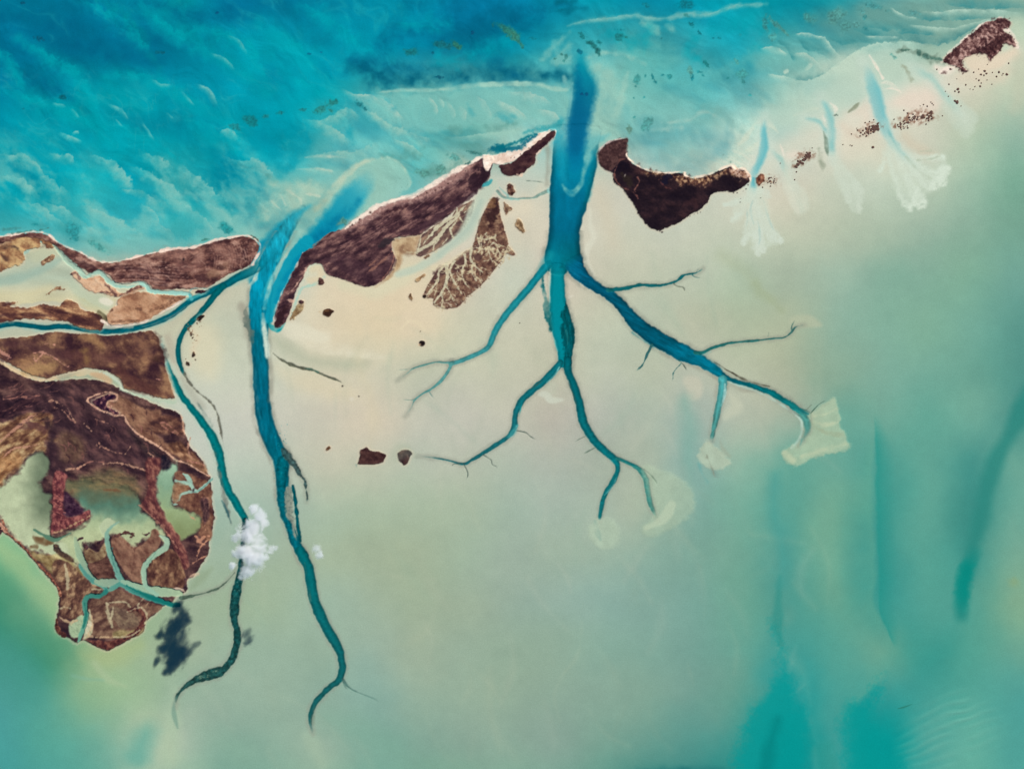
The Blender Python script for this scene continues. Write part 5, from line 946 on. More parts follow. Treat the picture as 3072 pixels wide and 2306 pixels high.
for p in ([(830,1160,6),(900,1110,16),(980,1040,16),(1040,980,8)], [(850,1100,4),(920,1040,10)], [(1060,1020,6),(1020,1130,10),(940,1230,8)]): vein('F', p, (150,106,92), .8, 2, 3)
for k in range(70):
    t = random.random(); x = 560+t*1080; y = np.interp(x, [560,1000,1400,1700], [960,740,560,380])+random.uniform(-40,120); L = random.uniform(60,200); an = math.radians(-30+random.uniform(-9,9))
    vein('F', [(x,y,3),(x+L*.5*math.cos(an),y+L*.5*math.sin(an),random.uniform(6,10)),(x+L*math.cos(an-.06),y+L*math.sin(an-.06),3)], random.choice([(160,122,114),(66,40,50),(76,48,56),(140,102,98)]), .5, 1.6, 2)
# sandy seaward beach with scattered bushes
M = stroke('F', [(640,795,40),(760,735,70),(880,668,70),(980,615,60),(1080,575,54),(1200,550,60),(1320,500,70),(1440,435,80),(1560,365,80),(1650,310,60),(1720,262,20)], 9, 4, 12)
paint(M, (184,142,132), .75); paint(M, (212,178,164), .5*sm(0,.7,fbm(M.x, M.y, 6, 3, 9)))
vein('F', [(655,790,20),(750,714,34),(860,644,44),(960,592,38),(1060,551,26),(1200,520,34),(1300,472,44),(1420,402,40),(1540,332,34),(1640,272,30),(1750,212,24),(1840,184,18),(1885,186,20)], (246,228,212), .96, 2.2, 2, ('island',I3,'beach'))
vein('F', [(690,775,10),(710,760,14)], (60,36,38), .6)
for x, y, r in ((860,658,17),(770,713,10),(765,742,8),(712,762,9),(735,745,7),(1328,494,11),(1398,474,11),(1452,450,8),(1506,418,10),(1250,524,7),(1175,556,6),(1650,312,8),(1568,356,6),(1545,400,5),(1480,460,6),(1240,560,5),(1370,500,5)):
    paint(blob('F', x, y, r, r, 0, .3), (58,38,36), .9)
vein('F', [(300,990,6),(260,1070,8),(190,1195,10),(130,1315,12),(90,1420,12),(68,1500,12),(66,1590,8)], (226,214,200), .8, 1.6, 1.5, ('island',I3,'beach'))
vein('F', [(350,960,8),(440,890,10),(530,820,8)], (160,116,96), .7, 2, 2)
for p in ([(185,1385,20),(210,1390,30)], [(180,1330,8),(230,1280,8),(290,1200,6)], [(330,1120,10),(310,1180,10)]): vein('F', p, (222,180,158), .8, 2.5, 3)
vein('F', [(470,1190,24),(400,1250,26),(300,1280,22),(265,1340,20),(235,1430,20),(200,1520,16)], (176,208,190), .9, 2, 2, ('island',I3,'creek'))
wash('F', [(380,1130,70),(430,1120,70),(440,1200,60),(360,1220,60)], (222,206,172), .7, 8, 4)
streaks([('F',[(580,760,20),(640,730,50),(680,720,20)])], (110,146,130), .75, 6, 6)
veg(('island',I3,'mangrove'), 'F', [(220,1480),(260,1420),(300,1390),(310,1430),(280,1490),(230,1530),(190,1550)], ((110,84,58),(150,124,90),(190,170,130)), 8, rough=4, sd=6)
veg(('islet','foot'), 'F', [(430,1215),(445,1195),(475,1210),(470,1250),(435,1258)], ((56,34,34),(84,56,52),(120,88,80)), 6, rough=2)
veg(('islet','foot2'), 'F', [(270,1395),(290,1382),(310,1392),(300,1412),(280,1412)], DK, 6, rough=2)
veg(('islet','ring'), 'F', [(462,1490),(480,1465),(520,1455),(560,1470),(545,1495),(510,1520),(478,1512)], ((40,26,24),(66,44,34),(110,78,54)), 9, rough=2)
paint(blob('F', 440,1480,16,14), (200,170,130), .5)
# marsh threaded by creeks
MS = ((74,52,56), (118,92,82), (160,130,108))
veg(('marsh','threaded'), 'F', [(1240,995),(1262,900),(1292,842),(1400,762),(1480,725),(1540,690),(1570,640),(1620,600),(1725,552),(1712,640),(1645,770),(1540,880),(1420,960),(1330,1002),(1262,1022)], MS, 9, -40, 2.5, 1.2, 2, sd=8, z=.04)
veg(('marsh','fan'), 'F', [(1880,528),(1915,550),(1932,620),(1945,700),(1980,820),(2010,930),(2062,1005),(2040,1012),(1985,1000),(1950,1055),(1880,1142),(1800,1240),(1700,1330),(1645,1375),(1600,1430),(1500,1457),(1440,1440),(1375,1422),(1385,1370),(1320,1365),(1298,1340),(1350,1240),(1420,1130),(1470,1090),(1515,1085),(1560,1050),(1640,985),(1700,950),(1735,860),(1760,760),(1800,660),(1845,570)], ((72,46,44),(118,86,72),(160,130,104)), 6, 0, 1.3, 1.0, 2, sd=3, z=.04)
for k in range(150):
    t = random.random(); x = np.interp(t, [0,.5,1], [1390,1640,1960]); y = np.interp(t, [0,.5,1], [1425,1385,1040])+random.gauss(0, 16); vein('F', [(x,y,4),(x+random.uniform(4,16),y+random.uniform(2,12),5)], random.choice([(120,92,76),(214,204,176)]), .7, 1.4, 1)
D1('F', [(1900,560,40),(1890,640,60),(1860,700,80),(1860,760,40)], (56,34,36), .9); D1('F', [(1880,560,30),(1860,600,50)], (150,112,74), .5); D1('F', [(1800,700,40),(1790,800,70),(1780,870,40)], (100,70,58), .5)
for q, p in enumerate([[(1400,1160,30),(1440,1120,50),(1470,1160,30)], [(1360,1250,20),(1420,1180,50),(1470,1130,30)], [(1540,1110,30),(1600,1060,60),(1650,1010,30)], [(1720,960,30),(1780,920,50)], [(1480,1240,20),(1520,1180,30)], [(1560,1160,20),(1620,1110,40)], [(1700,1010,30),(1760,1030,40)]]):
    D1('F', p, (82,58,58), .7)
CV = (206,200,170)
wash('F', [(1870,420,110),(1800,520,110),(1740,620,110),(1690,740,110),(1620,850,100),(1500,950,80),(1360,1050,70),(1220,1130,60),(1090,1170,40)], (190,204,184), .85, 7, 3)
wash('F', [(1780,560,40),(1700,740,40),(1580,880,40),(1430,1010,30)], (168,190,176), .5, 8, 4)
wash('F', [(1700,960,20),(1620,1000,30),(1500,1080,30),(1380,1120,30)], (222,212,178), .7, 7, 4)
for p in ([(1580,620,10),(1570,680,20),(1500,720,24),(1430,770,26),(1380,820,20),(1330,880,14)], [(1650,600,6),(1600,650,16),(1580,700,18),(1500,760,30),(1440,840,30),(1380,900,30),(1320,940,22),(1245,985,22)], [(1440,745,8),(1390,790,14),(1365,850,10),(1310,890,6)], [(1520,800,10),(1550,760,14),(1580,720,8)],
          [(1550,870,6),(1530,830,12),(1520,790,10)], [(1380,980,6),(1390,930,12),(1430,880,10)], [(1280,840,6),(1275,890,12),(1255,960,14)], [(1300,920,4),(1345,860,8)], [(1460,920,5),(1500,870,9)], [(1420,960,5),(1400,990,8)], [(1640,760,4),(1600,700,6)], [(1700,600,4),(1640,660,6)]):
    vein('F', p, CV, .92, 1.5, 2)
trunks = [[(1700,960,20),(1690,1030,18),(1720,1090,14),(1790,1150,5)], [(1490,1085,26),(1500,1180,22),(1480,1260,18),(1440,1340,16),(1390,1400,12)], [(1560,1060,14),(1520,1130,14),(1540,1200,12),(1580,1270,8),(1620,1330,4)], [(1640,1010,14),(1650,1070,12),(1620,1140,10),(1640,1230,7),(1690,1290,4)],
          [(1470,1100,12),(1430,1150,14),(1420,1220,12),(1370,1290,12),(1330,1340,8)], [(1740,950,10),(1820,960,10),(1880,910,7),(1930,940,4)], [(1750,870,8),(1830,880,9),(1900,850,5)], [(1830,940,6),(1850,1010,8),(1880,1080,4)], [(1990,960,8),(1980,1000,10),(1950,1050,5)], [(2000,930,8),(2015,970,6)], [(1710,1080,8),(1700,1150,7),(1740,1220,4)], [(1590,1100,6),(1580,1170,8),(1610,1210,4)], [(1480,1260,10),(1520,1320,8),(1550,1390,4)], [(1450,1320,8),(1460,1390,8),(1450,1440,6)],
          [(1830,960,6),(1900,960,7),(1950,1010,4)], [(1780,930,5),(1790,870,7),(1830,820,3)], [(1760,900,8),(1770,960,8),(1740,1000,6)]]
for t in trunks:
    vein('F', [(x,y,w*1.3) for x,y,w in t], CV, .95, 1.5, 2)
rr = random.Random(3)
for t in trunks:
    for k in range(9):
        i = rr.randrange(len(t)-1); u = rr.random(); x = t[i][0]+(t[i+1][0]-t[i][0])*u; y = t[i][1]+(t[i+1][1]-t[i][1])*u
        an = math.atan2(t[i+1][1]-t[i][1], t[i+1][0]-t[i][0])+rr.choice([-1,1])*rr.uniform(.5,1.1); L = rr.uniform(30,90)
        vein('F', [(x,y,5),(x+L*.5*math.cos(an),y+L*.5*math.sin(an),6),(x+L*math.cos(an+.4),y+L*math.sin(an+.4),3)], (200,186,152), .8, 1.3, 2)
vein('F', [(1240,985,14),(1180,990,8),(1130,960,4)], (206,196,160), .6, 2, 3)
for nm, pts, cols in (('tri', [(1965,572),(1990,585),(2035,630),(2010,650),(1988,678),(1975,640)], ((100,72,60),(146,116,92),(190,166,132))), ('oval', [(2070,715),(2095,705),(2120,745),(2140,800),(2125,828),(2090,800),(2062,765)], ((90,66,46),(146,118,88),(200,176,140))),
    ('bar', [(1230,1225),(1255,1195),(1300,1165),(1315,1175),(1285,1205),(1245,1235)], ((120,88,62),(164,132,98),(196,170,130))), ('slip', [(1182,1350),(1195,1325),(1208,1345),(1210,1390),(1195,1388)], ((70,48,38),(112,86,62),(150,120,90))),
    ('chip', [(1305,1030),(1340,1010),(1352,1020),(1322,1042)], ((110,82,66),(140,112,88),(170,140,110))), ('tuft', [(1995,440),(2020,418),(2050,440),(2060,480),(2045,515),(2012,510),(1995,470)], ((52,30,30),(92,62,54),(150,116,94)))):
    veg(('islet', nm), 'F', pts, cols, 7, rough=2.5, sd=5)
veg(('islet','speck'), 'F', [(1300,1345),(1318,1340),(1322,1358),(1308,1366),(1297,1358)], ((30,18,18),(50,34,30),(80,60,50)), 6, rough=1.5)
vein('F', [(2050,900,4),(2120,900,6)], (220,210,180), .3)
vein('F', [(1790,440,14),(1830,420,34),(1865,395,26)], (56,160,166), .9, 2.2, 2, ('creek','pool'))
vein('F', [(1930,450,6),(1985,500,16),(2020,540,20),(2090,550,10)], (140,188,178), .8, 3, 2)

# ============ little dark strip at the western lip of the inlet
M = poly('C', [(-140,1290),(-60,1290),(0,1275),(130,1222),(250,1140),(390,1082),(445,1068),(470,1088),(455,1135),(380,1205),(300,1285),(200,1290),(100,1340),(0,1370),(-60,1360),(-100,1420),(-140,1380)], 2, 2)
paint(M, tex(M, ((226,196,176),(244,224,206),(250,238,224)), 9, -30, 2), 1., own=('island','strip','beach')); Z[M.sl] += .06*M.a
veg(('island','strip','mangrove'), 'C', [(-2,1372),(60,1362),(120,1332),(200,1264),(250,1234),(330,1164),(400,1104),(440,1080),(463,1090),(455,1132),(380,1202),(300,1282),(292,1350),(225,1402),(180,1442),(100,1460),(40,1452),(5,1412)], ((44,24,34),(66,42,46),(92,62,60)), 9, -30, 2, 1., 2.5, sd=6)
vein('C', [(140,1450,10),(170,1455,20),(190,1440,8)], (236,206,180), .8, 2, 3)
for x, y, r in ((90,1312,7),(120,1306,7),(170,1280,10),(240,1232,8)): paint(blob('C', x, y, r, r), (90,60,56), .85)

# ============ dark island on the inlet's eastern side
I5 = 'dark'
e5 = [(543,150),(592,98),(642,66),(760,46),(783,48),(776,92),(770,190),(850,265),(960,318),(1100,335),(1235,330),(1258,352),(1330,375),(1440,352),(1560,302),(1640,276),(1680,296),(1755,302),(1792,390),(1740,440),(1660,490),(1560,480),(1480,500),(1450,560),(1400,620),(1300,680),(1200,740),(1120,772),(1060,800),(980,790),(900,710),(840,610),(780,510),(720,440),(670,400),(655,330),(600,300),(552,260),(538,200)]
M = veg(('island',I5,'mangrove'), 'G', e5, ((24,17,28),(35,25,33),(60,40,44)), 20, 10, 1.6, 1., 2.8, sd=7, zn=.04)
Mh = poly('G', [(543,150),(592,98),(642,66),(760,46),(783,48),(776,92),(772,190),(720,215),(680,280),(650,320),(600,300),(552,260),(538,200)], 5, 4); paint(Mh, tex(Mh, ((56,36,38),(74,50,50),(100,72,68)), 7), .9)
Mt = poly('G', [(880,300),(1100,335),(1250,345),(1330,375),(1440,355),(1640,290),(1690,300),(1760,310),(1780,380),(1700,370),(1600,340),(1500,380),(1420,430),(1330,420),(1230,430),(1160,380),(1040,350),(920,345)], 8, 8, 9)
paint(Mt, tex(Mt, ((50,30,34),(118,80,62),(214,176,134)), 5.5, 60, 1.4, 4, 1.5), .85)
D1('G', [(690,290,40),(740,250,60),(780,280,40)], (24,18,30), .9); D1('G', [(740,360,40),(790,400,70),(820,430,40)], (46,38,34), .8); D1('G', [(1090,400,50),(1115,360,50),(1140,350,10)], (24,22,40), .9)
D1('G', [(860,260,30),(900,330,40)], (70,42,44), .5)
vein('G', [(690,280,6),(670,340,9),(690,400,9),(740,450,8),(800,475,7),(840,500,9),(870,545,7)], (126,82,74), .85, 1.8, 2.5)
vein('G', [(860,365,8),(880,400,12),(840,470,9),(850,490,7)], (136,90,80), .85, 1.8, 2.5)
vein('G', [(690,280,8),(720,220,10),(790,215,8)], (112,74,68), .8, 1.8, 2.5)
vein('G', [(1040,390,5),(1090,440,12),(1140,460,6)], (104,62,58), .7, 2, 3)
D1('G', [(1260,590,40),(1320,570,60),(1350,600,30)], (70,44,46), .5)
paint(blob('G', 760,350,9,18,30), (190,180,170), .7)
vein('G', [(775,170,8),(782,200,12),(840,250,14),(905,290,12),(1000,316,11),(1110,327,11),(1245,319,10),(1262,350,14),(1330,366,12),(1440,343,13),(1560,293,16),(1640,266,26),(1690,300,36),(1755,298,24),(1790,350,22),(1800,395,16)], (250,228,206), .96, 1.6, 1.5, ('island',I5,'beach'))
vein('G', [(540,230,7),(537,180,9),(560,125,10),(610,80,10),(680,55,8),(760,40,8),(786,44,6)], (206,190,182), .85, 1.4, 1.2, ('island',I5,'beach'))
vein('G', [(545,270,6),(600,305,8),(655,335,7)], (200,190,176), .6, 2, 2)
Md = stroke('G', [(1640,300,30),(1700,330,50),(1770,350,40)], 3, 6); paint(Md, tex(Md, ((120,70,54),(214,176,150),(244,220,200)), 5), .7)
for x, y, r in ((1066,820,12),(1050,812,8),(1220,725,7),(1260,700,6),(1275,694,5),(1300,688,6),(1335,672,6),(1362,664,7),(1386,655,6),(1690,495,9),(1765,462,8),(1740,480,6),(1720,540,5),(1716,572,6),(1886,536,6),(1660,495,9),(1780,430,9)):
    paint(blob('G', x, y, r, r*.8, 0, .3), (36,24,30), .95, own=('islet','offlier'))
veg(('islet','gate'), 'G', [(1848,390),(1870,345),(1905,335),(1925,365),(1900,410),(1880,435),(1850,420)], ((64,34,32),(116,74,58),(180,130,104)), 6, rough=3, sd=4)
Mq = stroke('G', [(1930,390,30),(1960,400,40),(1990,405,30)], 2, 9, 6); paint(Mq, (140,96,70), .75*sm(.0,.4,fbm(Mq.x,Mq.y,6,2,3)))
D1('G', [(1585,180,5),(1625,215,9),(1640,240,5)], (96,134,124), .8)

# ============ north-eastern island
I6 = 'corner'
vein('D', [(1530,520,40),(1600,440,26),(1700,345,22),(1800,262,16),(1880,192,14),(1960,162,10),(2060,150,8)], (246,230,214), .95, 2, 2, ('island',I6,'beach'))
vein('D', [(2050,250,30),(2090,260,36),(2125,320,30),(2160,390,34)], (246,232,218), .95, 2, 2, ('island',I6,'beach'))
vein('D', [(1520,600,30),(1560,580,50),(1620,560,30)], (246,230,216), .9, 3, 3, ('island',I6,'beach'))
M = veg(('island',I6,'mangrove'), 'D', [(1543,500),(1600,440),(1700,345),(1800,265),(1880,196),(1960,170),(2050,158),(2098,180),(2092,228),(2040,248),(2082,282),(2120,322),(2148,392),(2088,372),(2040,362),(2008,430),(1925,502),(1912,470),(1868,440),(1790,450),(1712,490),(1692,530),(1740,598),(1700,590),(1662,560),(1600,535)], ((70,40,44),(122,88,84),(196,160,150)), 5, 40, 1.2, 1.35, 2.8, sd=5, rs=7)
for p in ([(1560,500,30),(1640,440,40),(1680,400,20)], [(1760,290,20),(1800,290,40),(1860,240,30)], [(1960,180,20),(2060,180,50),(2080,215,30)], [(1780,430,30),(1860,420,60),(1960,380,70),(2060,310,50)], [(1930,490,20),(1950,430,50),(2000,390,60)], [(1690,520,30),(1700,570,30),(1730,590,16)], [(2090,300,20),(2120,360,20)], [(1880,330,20),(1900,370,30)]):
    M = stroke('D', p, 4, 8, 7); paint(M, tex(M, ((44,24,30),(62,36,40),(96,64,62)), 5), .85)
for x, y, rx, ry in ((1552,600,30,16),(1530,610,12,9),(1610,575,8,7),(1650,555,14,10)): paint(blob('D', x, y, rx, ry, 0, .4), (66,36,38), .95, own=('islet','corner'))

# ============ lone islets on the bank
veg(('islet','pair_large'), 'I', [(778,1105),(805,1092),(832,1082),(850,1100),(880,1112),(930,1118),(965,1130),(988,1148),(976,1180),(962,1208),(920,1218),(880,1228),(840,1222),(800,1225),(752,1222),(765,1185),(772,1160)], ((46,26,30),(76,50,48),(98,68,62)), 10, 20, 1.4, 1.1, 1.8, sd=5)
veg(('islet','pair_small'), 'I', [(1088,1140),(1098,1122),(1130,1106),(1165,1102),(1198,1120),(1206,1140),(1190,1160),(1180,1190),(1160,1220),(1135,1228),(1112,1205),(1098,1178)], ((30,20,26),(56,38,40),(84,58,54)), 10, 60, 1.4, 1.1, 1.8, sd=7)
paint(blob('I', 1198,1158,9,18,20), (232,226,210), .9)
wash('I', [(1080,1150,60),(1150,1110,110),(1220,1150,60)], (160,176,152), .3, 14)
paint(blob('I', 745,1232,14,18), (110,150,140), .6)
veg(('islet','egg'), 'I', [(1262,215),(1278,198),(1305,200),(1316,220),(1302,240),(1275,238)], ((20,14,18),(36,26,26),(80,58,44)), 8, rough=1.5)
paint(blob('I', 1268,232,16,12,-30), (226,190,150), .8)
veg(('islet','brown_spot'), 'I', [(488,1100),(500,1080),(525,1076),(532,1088),(515,1104),(495,1112)], ((70,46,34),(110,80,58),(150,116,88)), 6, rough=2)
for nm, x, y, r in (('dot1',630,573,12), ('dot2',765,660,10), ('dot3',1275,122,6), ('dot4',2100,52,8)):
    paint(blob('I', x, y, r, r*.9, 0, .25), (30,22,20), .97, own=('islet', nm))
paint(blob('I', 705,680,24,22), (220,216,198), .6)
for nm, pts in (('shrub_north', [(1630,990),(1650,965),(1685,952),(1695,962),(1670,990),(1650,1002)]), ('shrub_dark', [(1592,1290),(1605,1258),(1620,1270),(1622,1290),(1600,1302)]), ('shrub_low', [(1545,1362),(1550,1342),(1570,1345),(1578,1368),(1562,1378)])):
    veg(('islet', nm), 'E', pts, ((24,18,20),(48,36,32),(90,66,50)), 6, rough=2)
for p in ([(1560,1080,20),(1590,1070,44),(1600,1110,50),(1620,1125,20)], [(1610,1010,10),(1640,1000,20),(1660,1020,8)]):
    M = stroke('E', p, 2, 12, 7); paint(M, tex(M, ((40,28,26),(84,60,46),(170,130,100)), 5), .9*sm(-.35,.1,fbm(M.x,M.y,7,2,2)), own=None)
paint(blob('E', 1622,1325,10,10), (60,40,34), .9); paint(blob('E', 1540,1318,6,6), (100,70,50), .8); paint(blob('E', 1600,1185,8,6), (160,120,90), .8); paint(blob('E', 1604,1218,5,5), (150,110,80), .8)
wash('E', [(1580,1060,40),(1640,1160,50),(1600,1230,40)], (226,202,168), .35, 10)

# ---------------------------------------------------------------- 9. seagrass beds and reef patches in the shallows
GRS = []
def bed(tile, x, y, rx, ry, ang=0, col=(30,116,112), a=.78, rough=.45):
    M = blob(tile, x, y, rx, ry, ang, rough, .45, len(GRS) % 9, (1.25, .45))
    c = C(col)*np.array([.72,.95,.98])*(1+.2*fbm(M.x, M.y, 4.5, 3, len(GRS) % 7))[..., None]
    paint(M, np.clip(c,0,1), a, own=('seagrass', len(GRS))); GRS.append((tile, x, y, rx, ry))
G1, G2 = (16,110,116), (96,146,138)
for b in (('A',1320,432,46,18,0,(0,100,116)), ('A',525,806,36,22,10,(0,100,112)), ('A',320,318,44,24,20,(0,92,116)), ('A',190,25,20,14,0,(0,84,110)), ('A',1805,110,16,10,0,(0,84,120)), ('A',2078,1008,66,42,15,(18,122,122)), ('A',1945,1050,54,26,20,(40,138,138)), ('A',190,904,14,8,0,(0,126,140)),
          ('B',135,962,34,18,-15,(30,124,124)), ('B',250,936,34,16,-12,(30,124,124)), ('B',440,912,36,14,-5,(36,130,130)), ('B',580,912,50,34,-20,(52,132,122)), ('B',690,852,58,28,-10,(46,124,114)), ('B',905,868,40,26,40,(34,120,124)), ('B',955,905,20,14,50,(34,120,124)), ('B',670,918,26,12,30,(70,140,124)),
          ('B',1340,432,60,34,10,(20,118,118)), ('B',1515,442,16,12,0,(0,100,120)), ('B',1600,370,90,34,8,(20,112,116)), ('B',1715,380,56,26,35,(62,118,92)), ('B',1845,268,20,18,0,(0,78,110)), ('B',495,448,18,10,0,(0,120,150)), ('B',590,434,12,8,0,(0,120,150)), ('B',1570,640,34,16,10,(0,86,106)),
          ('B',2120,240,110,30,25,(40,122,112)), ('B',2150,290,70,26,40,(70,132,110)), ('C',60,250,90,22,25,(56,128,112)), ('C',130,310,70,26,60,(74,128,106)), ('C',180,380,40,18,60,(60,122,104)), ('C',280,320,40,18,0,(0,128,140)),
          ('C',680,300,36,18,50,(24,118,118)), ('C',765,372,60,30,45,(28,104,100)), ('C',815,440,50,26,70,(32,100,96)), ('C',825,355,24,18,40,(26,120,120)), ('C',990,308,40,30,60,(30,124,122)), ('C',1045,310,14,14,0,(40,120,112)), ('C',990,250,44,10,0,(30,140,146)), ('C',510,450,14,16,0,(60,120,112)), ('C',548,470,16,30,10,(70,130,122)), ('C',455,488,14,10,0,(60,130,120)), ('C',530,510,12,12,0,(70,136,128)), ('C',662,430,26,20,30,(0,104,122)),
          ('C',678,782,16,14,0,(0,74,112)), ('C',722,780,18,14,0,(0,74,112)), ('C',1540,38,80,40,-10,(0,120,130)), ('C',1215,45,36,20,30,(10,130,140)), ('C',1545,130,30,14,30,(70,140,134)), ('C',1590,208,26,18,30,(10,112,116)), ('C',1655,276,24,14,50,(0,112,118)), ('C',1710,530,40,16,50,(30,122,118)), ('C',1575,590,26,50,-20,(110,152,138)), ('C',1596,645,14,30,0,(26,130,136)), ('C',1655,600,24,12,10,(36,130,132)), ('C',1680,628,16,10,30,(40,134,134)),
          ('C',1140,655,30,44,10,(80,156,148)), ('C',1205,630,8,18,5,(60,146,142)), ('C',1268,640,12,36,-15,(24,126,128)), ('C',1290,682,22,12,40,(40,136,136)), ('C',1350,625,16,14,0,(50,146,146)), ('C',1408,640,22,24,0,(56,148,144)), ('C',1125,718,10,8,0,(60,140,136)), ('C',1195,808,14,10,0,(60,152,150)), ('C',1110,812,8,10,0,(70,150,146)), ('C',1340,320,10,10,0,(60,150,150)), ('C',1115,975,14,12,0,(90,160,152)),
          ('C',2010,620,44,46,0,(98,168,158)), ('C',1960,510,34,14,50,(110,166,150)), ('C',2020,680,26,14,60,(80,150,144)), ('C',1075,1075,24,36,0,(140,156,132)), ('C',1230,1020,40,56,20,(104,156,146)), ('C',1190,1060,20,30,0,(110,166,154)), ('C',1990,290,14,12,0,(30,150,154)), ('C',2200,190,24,60,-10,(60,140,138)), ('C',1770,318,10,8,0,(10,130,140)), ('C',1820,318,18,10,20,(10,140,146)), ('C',1890,650,14,10,0,(60,156,152)), ('C',2075,790,14,12,0,(70,160,154)),
          ('D',430,158,56,50,0,(96,150,140)), ('D',655,150,72,74,20,(116,158,146)), ('D',730,215,50,50,0,(110,156,146)), ('D',868,90,32,28,0,(110,158,150)), ('D',890,150,22,26,0,(80,146,142)), ('D',960,50,60,34,10,(90,152,148)), ('D',1080,90,40,14,0,(120,160,150)), ('D',150,200,90,22,45,(96,148,138)), ('D',230,270,60,14,45,(110,152,138)), ('D',70,230,50,18,60,(70,142,138)), ('D',125,310,34,36,0,(104,166,156)), ('D',820,210,40,26,0,(120,160,150)), ('D',900,240,24,20,0,(60,136,136)), ('D',1300,110,50,26,0,(112,156,148)), ('D',1130,470,40,14,40,(150,178,160)), ('D',1400,465,60,24,15,(96,120,106)), ('D',1490,490,50,16,10,(110,130,112)), ('D',1340,440,26,26,40,(86,112,98)), ('D',1220,418,40,12,-5,(86,104,88)), ('D',650,956,20,10,0,(120,110,96)),
          ('F',1672,250,30,14,-20,(40,86,80)), ('F',1890,130,60,22,-5,(0,98,116)), ('F',1960,140,40,26,-10,(0,96,118)), ('F',1720,160,60,14,10,(70,120,112)), ('F',1300,330,70,34,10,(124,164,146)), ('F',1450,300,60,34,-30,(118,156,140)), ('F',1560,200,60,26,20,(110,158,146)), ('F',640,730,26,34,-40,(112,142,124)),
          ('E',600,250,70,60,0,(56,150,150)), ('E',620,320,40,20,0,(50,140,140)), ('E',820,390,90,26,30,(96,164,154)), ('E',1880,240,70,34,30,(40,144,142)), ('E',1700,330,34,14,-10,(86,140,124)), ('E',290,200,30,12,0,(40,150,150))):
    bed(*b)
vein('F', [(1840,150,10),(1900,120,40),(2000,130,46),(2100,110,40),(2180,50,30),(2230,10,20)], (0,98,120), .85, 5, 5)
vein('C', [(-20,1240,60),(40,1215,40),(120,1190,24),(220,1140,20),(300,1110,14)], (0,108,124), .8, 4, 3)
vein('C', [(200,1100,10),(330,1070,26),(430,1060,40),(500,1020,50)], (40,156,164), .7, 7, 4)
for k in range(60):
    x = random.uniform(1100,1900); y = 330-.45*(x-1300)+random.uniform(-60,90)
    paint(blob('F', x, y, random.uniform(6,20), random.uniform(4,10), -30, .5), (100,146,132), .35)
# ---------------------------------------------------------------- 10. names and descriptions
LAB = {}
def lab(key, name, label, cat, group=None): LAB[key] = (name, label, cat, group)
lab(('island','spit'), 'island', 'long brown mangrove island with white beach rim and pale inner lagoon at upper left', 'island')
lab(('island','big'), 'island', 'largest dark maroon island with green lagoons and branching teal creeks, at lower left', 'island')
lab(('island','north_half'), 'island', 'tan and brown island wedge between the looping teal channel and the sandy creek', 'island')
lab(('island','ridge'), 'island', 'slanting purple-brown ridged island with white seaward beach, left of the great inlet', 'island')
lab(('island','strip'), 'island', 'small dark strip island with broad white beach on the west lip of the great inlet', 'island')
lab(('island','dark'), 'island', 'near-black triangular mangrove island on the east side of the great inlet', 'island')
lab(('island','corner'), 'island', 'speckled maroon island with white beaches in the upper right corner', 'island')
lab(('marsh','threaded'), 'marsh', 'narrow grey-brown marsh cut by pale creeks against the ridged island', 'marsh')
lab(('marsh','fan'), 'marsh', 'fan shaped brown marsh with pale branching veins below the ridged island', 'marsh')
lab(('channel','grand'), 'tidal_channel', 'broad blue tidal channel that forks like a tree across the pale bank in the centre', 'tidal channel')
lab(('channel','west'), 'tidal_channel', 'long single blue-green channel winding south past the ridged island to the lower edge', 'tidal channel')
lab(('channel','narrow'), 'tidal_channel', 'narrow teal channel that runs under the white cloud and curls away at lower left', 'tidal channel')
lab(('channel','looping'), 'tidal_channel', 'teal channel looping under the beach-rimmed island to the left edge', 'tidal channel')
for k, l in (('arm','wide clear blue arm of water slanting between pale sand lobes above the ridged island'), ('arm2','shorter blue arm of water on the left of the western inlet'), ('far','faint aqua inlet nearest the upper right island'), ('broad','broadest pale blue inlet crossing the upper right sand bar'),
             ('twin','aqua inlet with grey weed slivers left of the broadest sand bar inlet'), ('hook','thin hooked aqua inlet just right of the dark triangular island'), ('narrow','short blue inlet at the eastern tip of the dark triangular island')):
    lab(('inlet',k), 'inlet', l, 'inlet')
for k, l in (('plume','rounded pale sand lobe beside the blue arm of the western inlet'), ('broad','wide white splayed sand fan under the broadest sand bar inlet'), ('twin','narrow white sand fan under the inlet with grey weed slivers'), ('far','faint sand fan under the inlet nearest the upper right island'),
             ('hook','small cream sand fan under the thin hooked inlet'), ('narrow','white fingered sand fan right of the dark triangular island'), ('end_east','cream sand lobe at the far right end of the forked channel'), ('end_down','small cream sand lobe at the end of the short straight creek'),
             ('end_south','small round pale sand lobe at the southernmost tip of the forked channel'), ('end_south_east','pale sand lobe beside the southernmost tip of the forked channel, on its right')):
    lab(('sand_fan',k), 'sand_fan', l, 'sand fan')
lab(('sand_bar',None), 'sand_bar', 'pale rippled sand bar under turquoise water left of the great inlet mouth', 'sand bar')
lab(('mud_bank','split'), 'mud_bank', 'grey mud bank splitting the long single blue-green channel', 'mud bank')
for k, l in (('levee','faint pale creek joining the great inlet from the west under the strip island'), ('thread','dark thin creek leaving the long channel below the foot of the ridged island'), ('far_thread','dark thin creek from the cloud shadow to the narrow teal channel'), ('pool','small teal pool behind the dark tip of the ridged island')):
    lab(('creek',k), 'creek', l, 'creek')
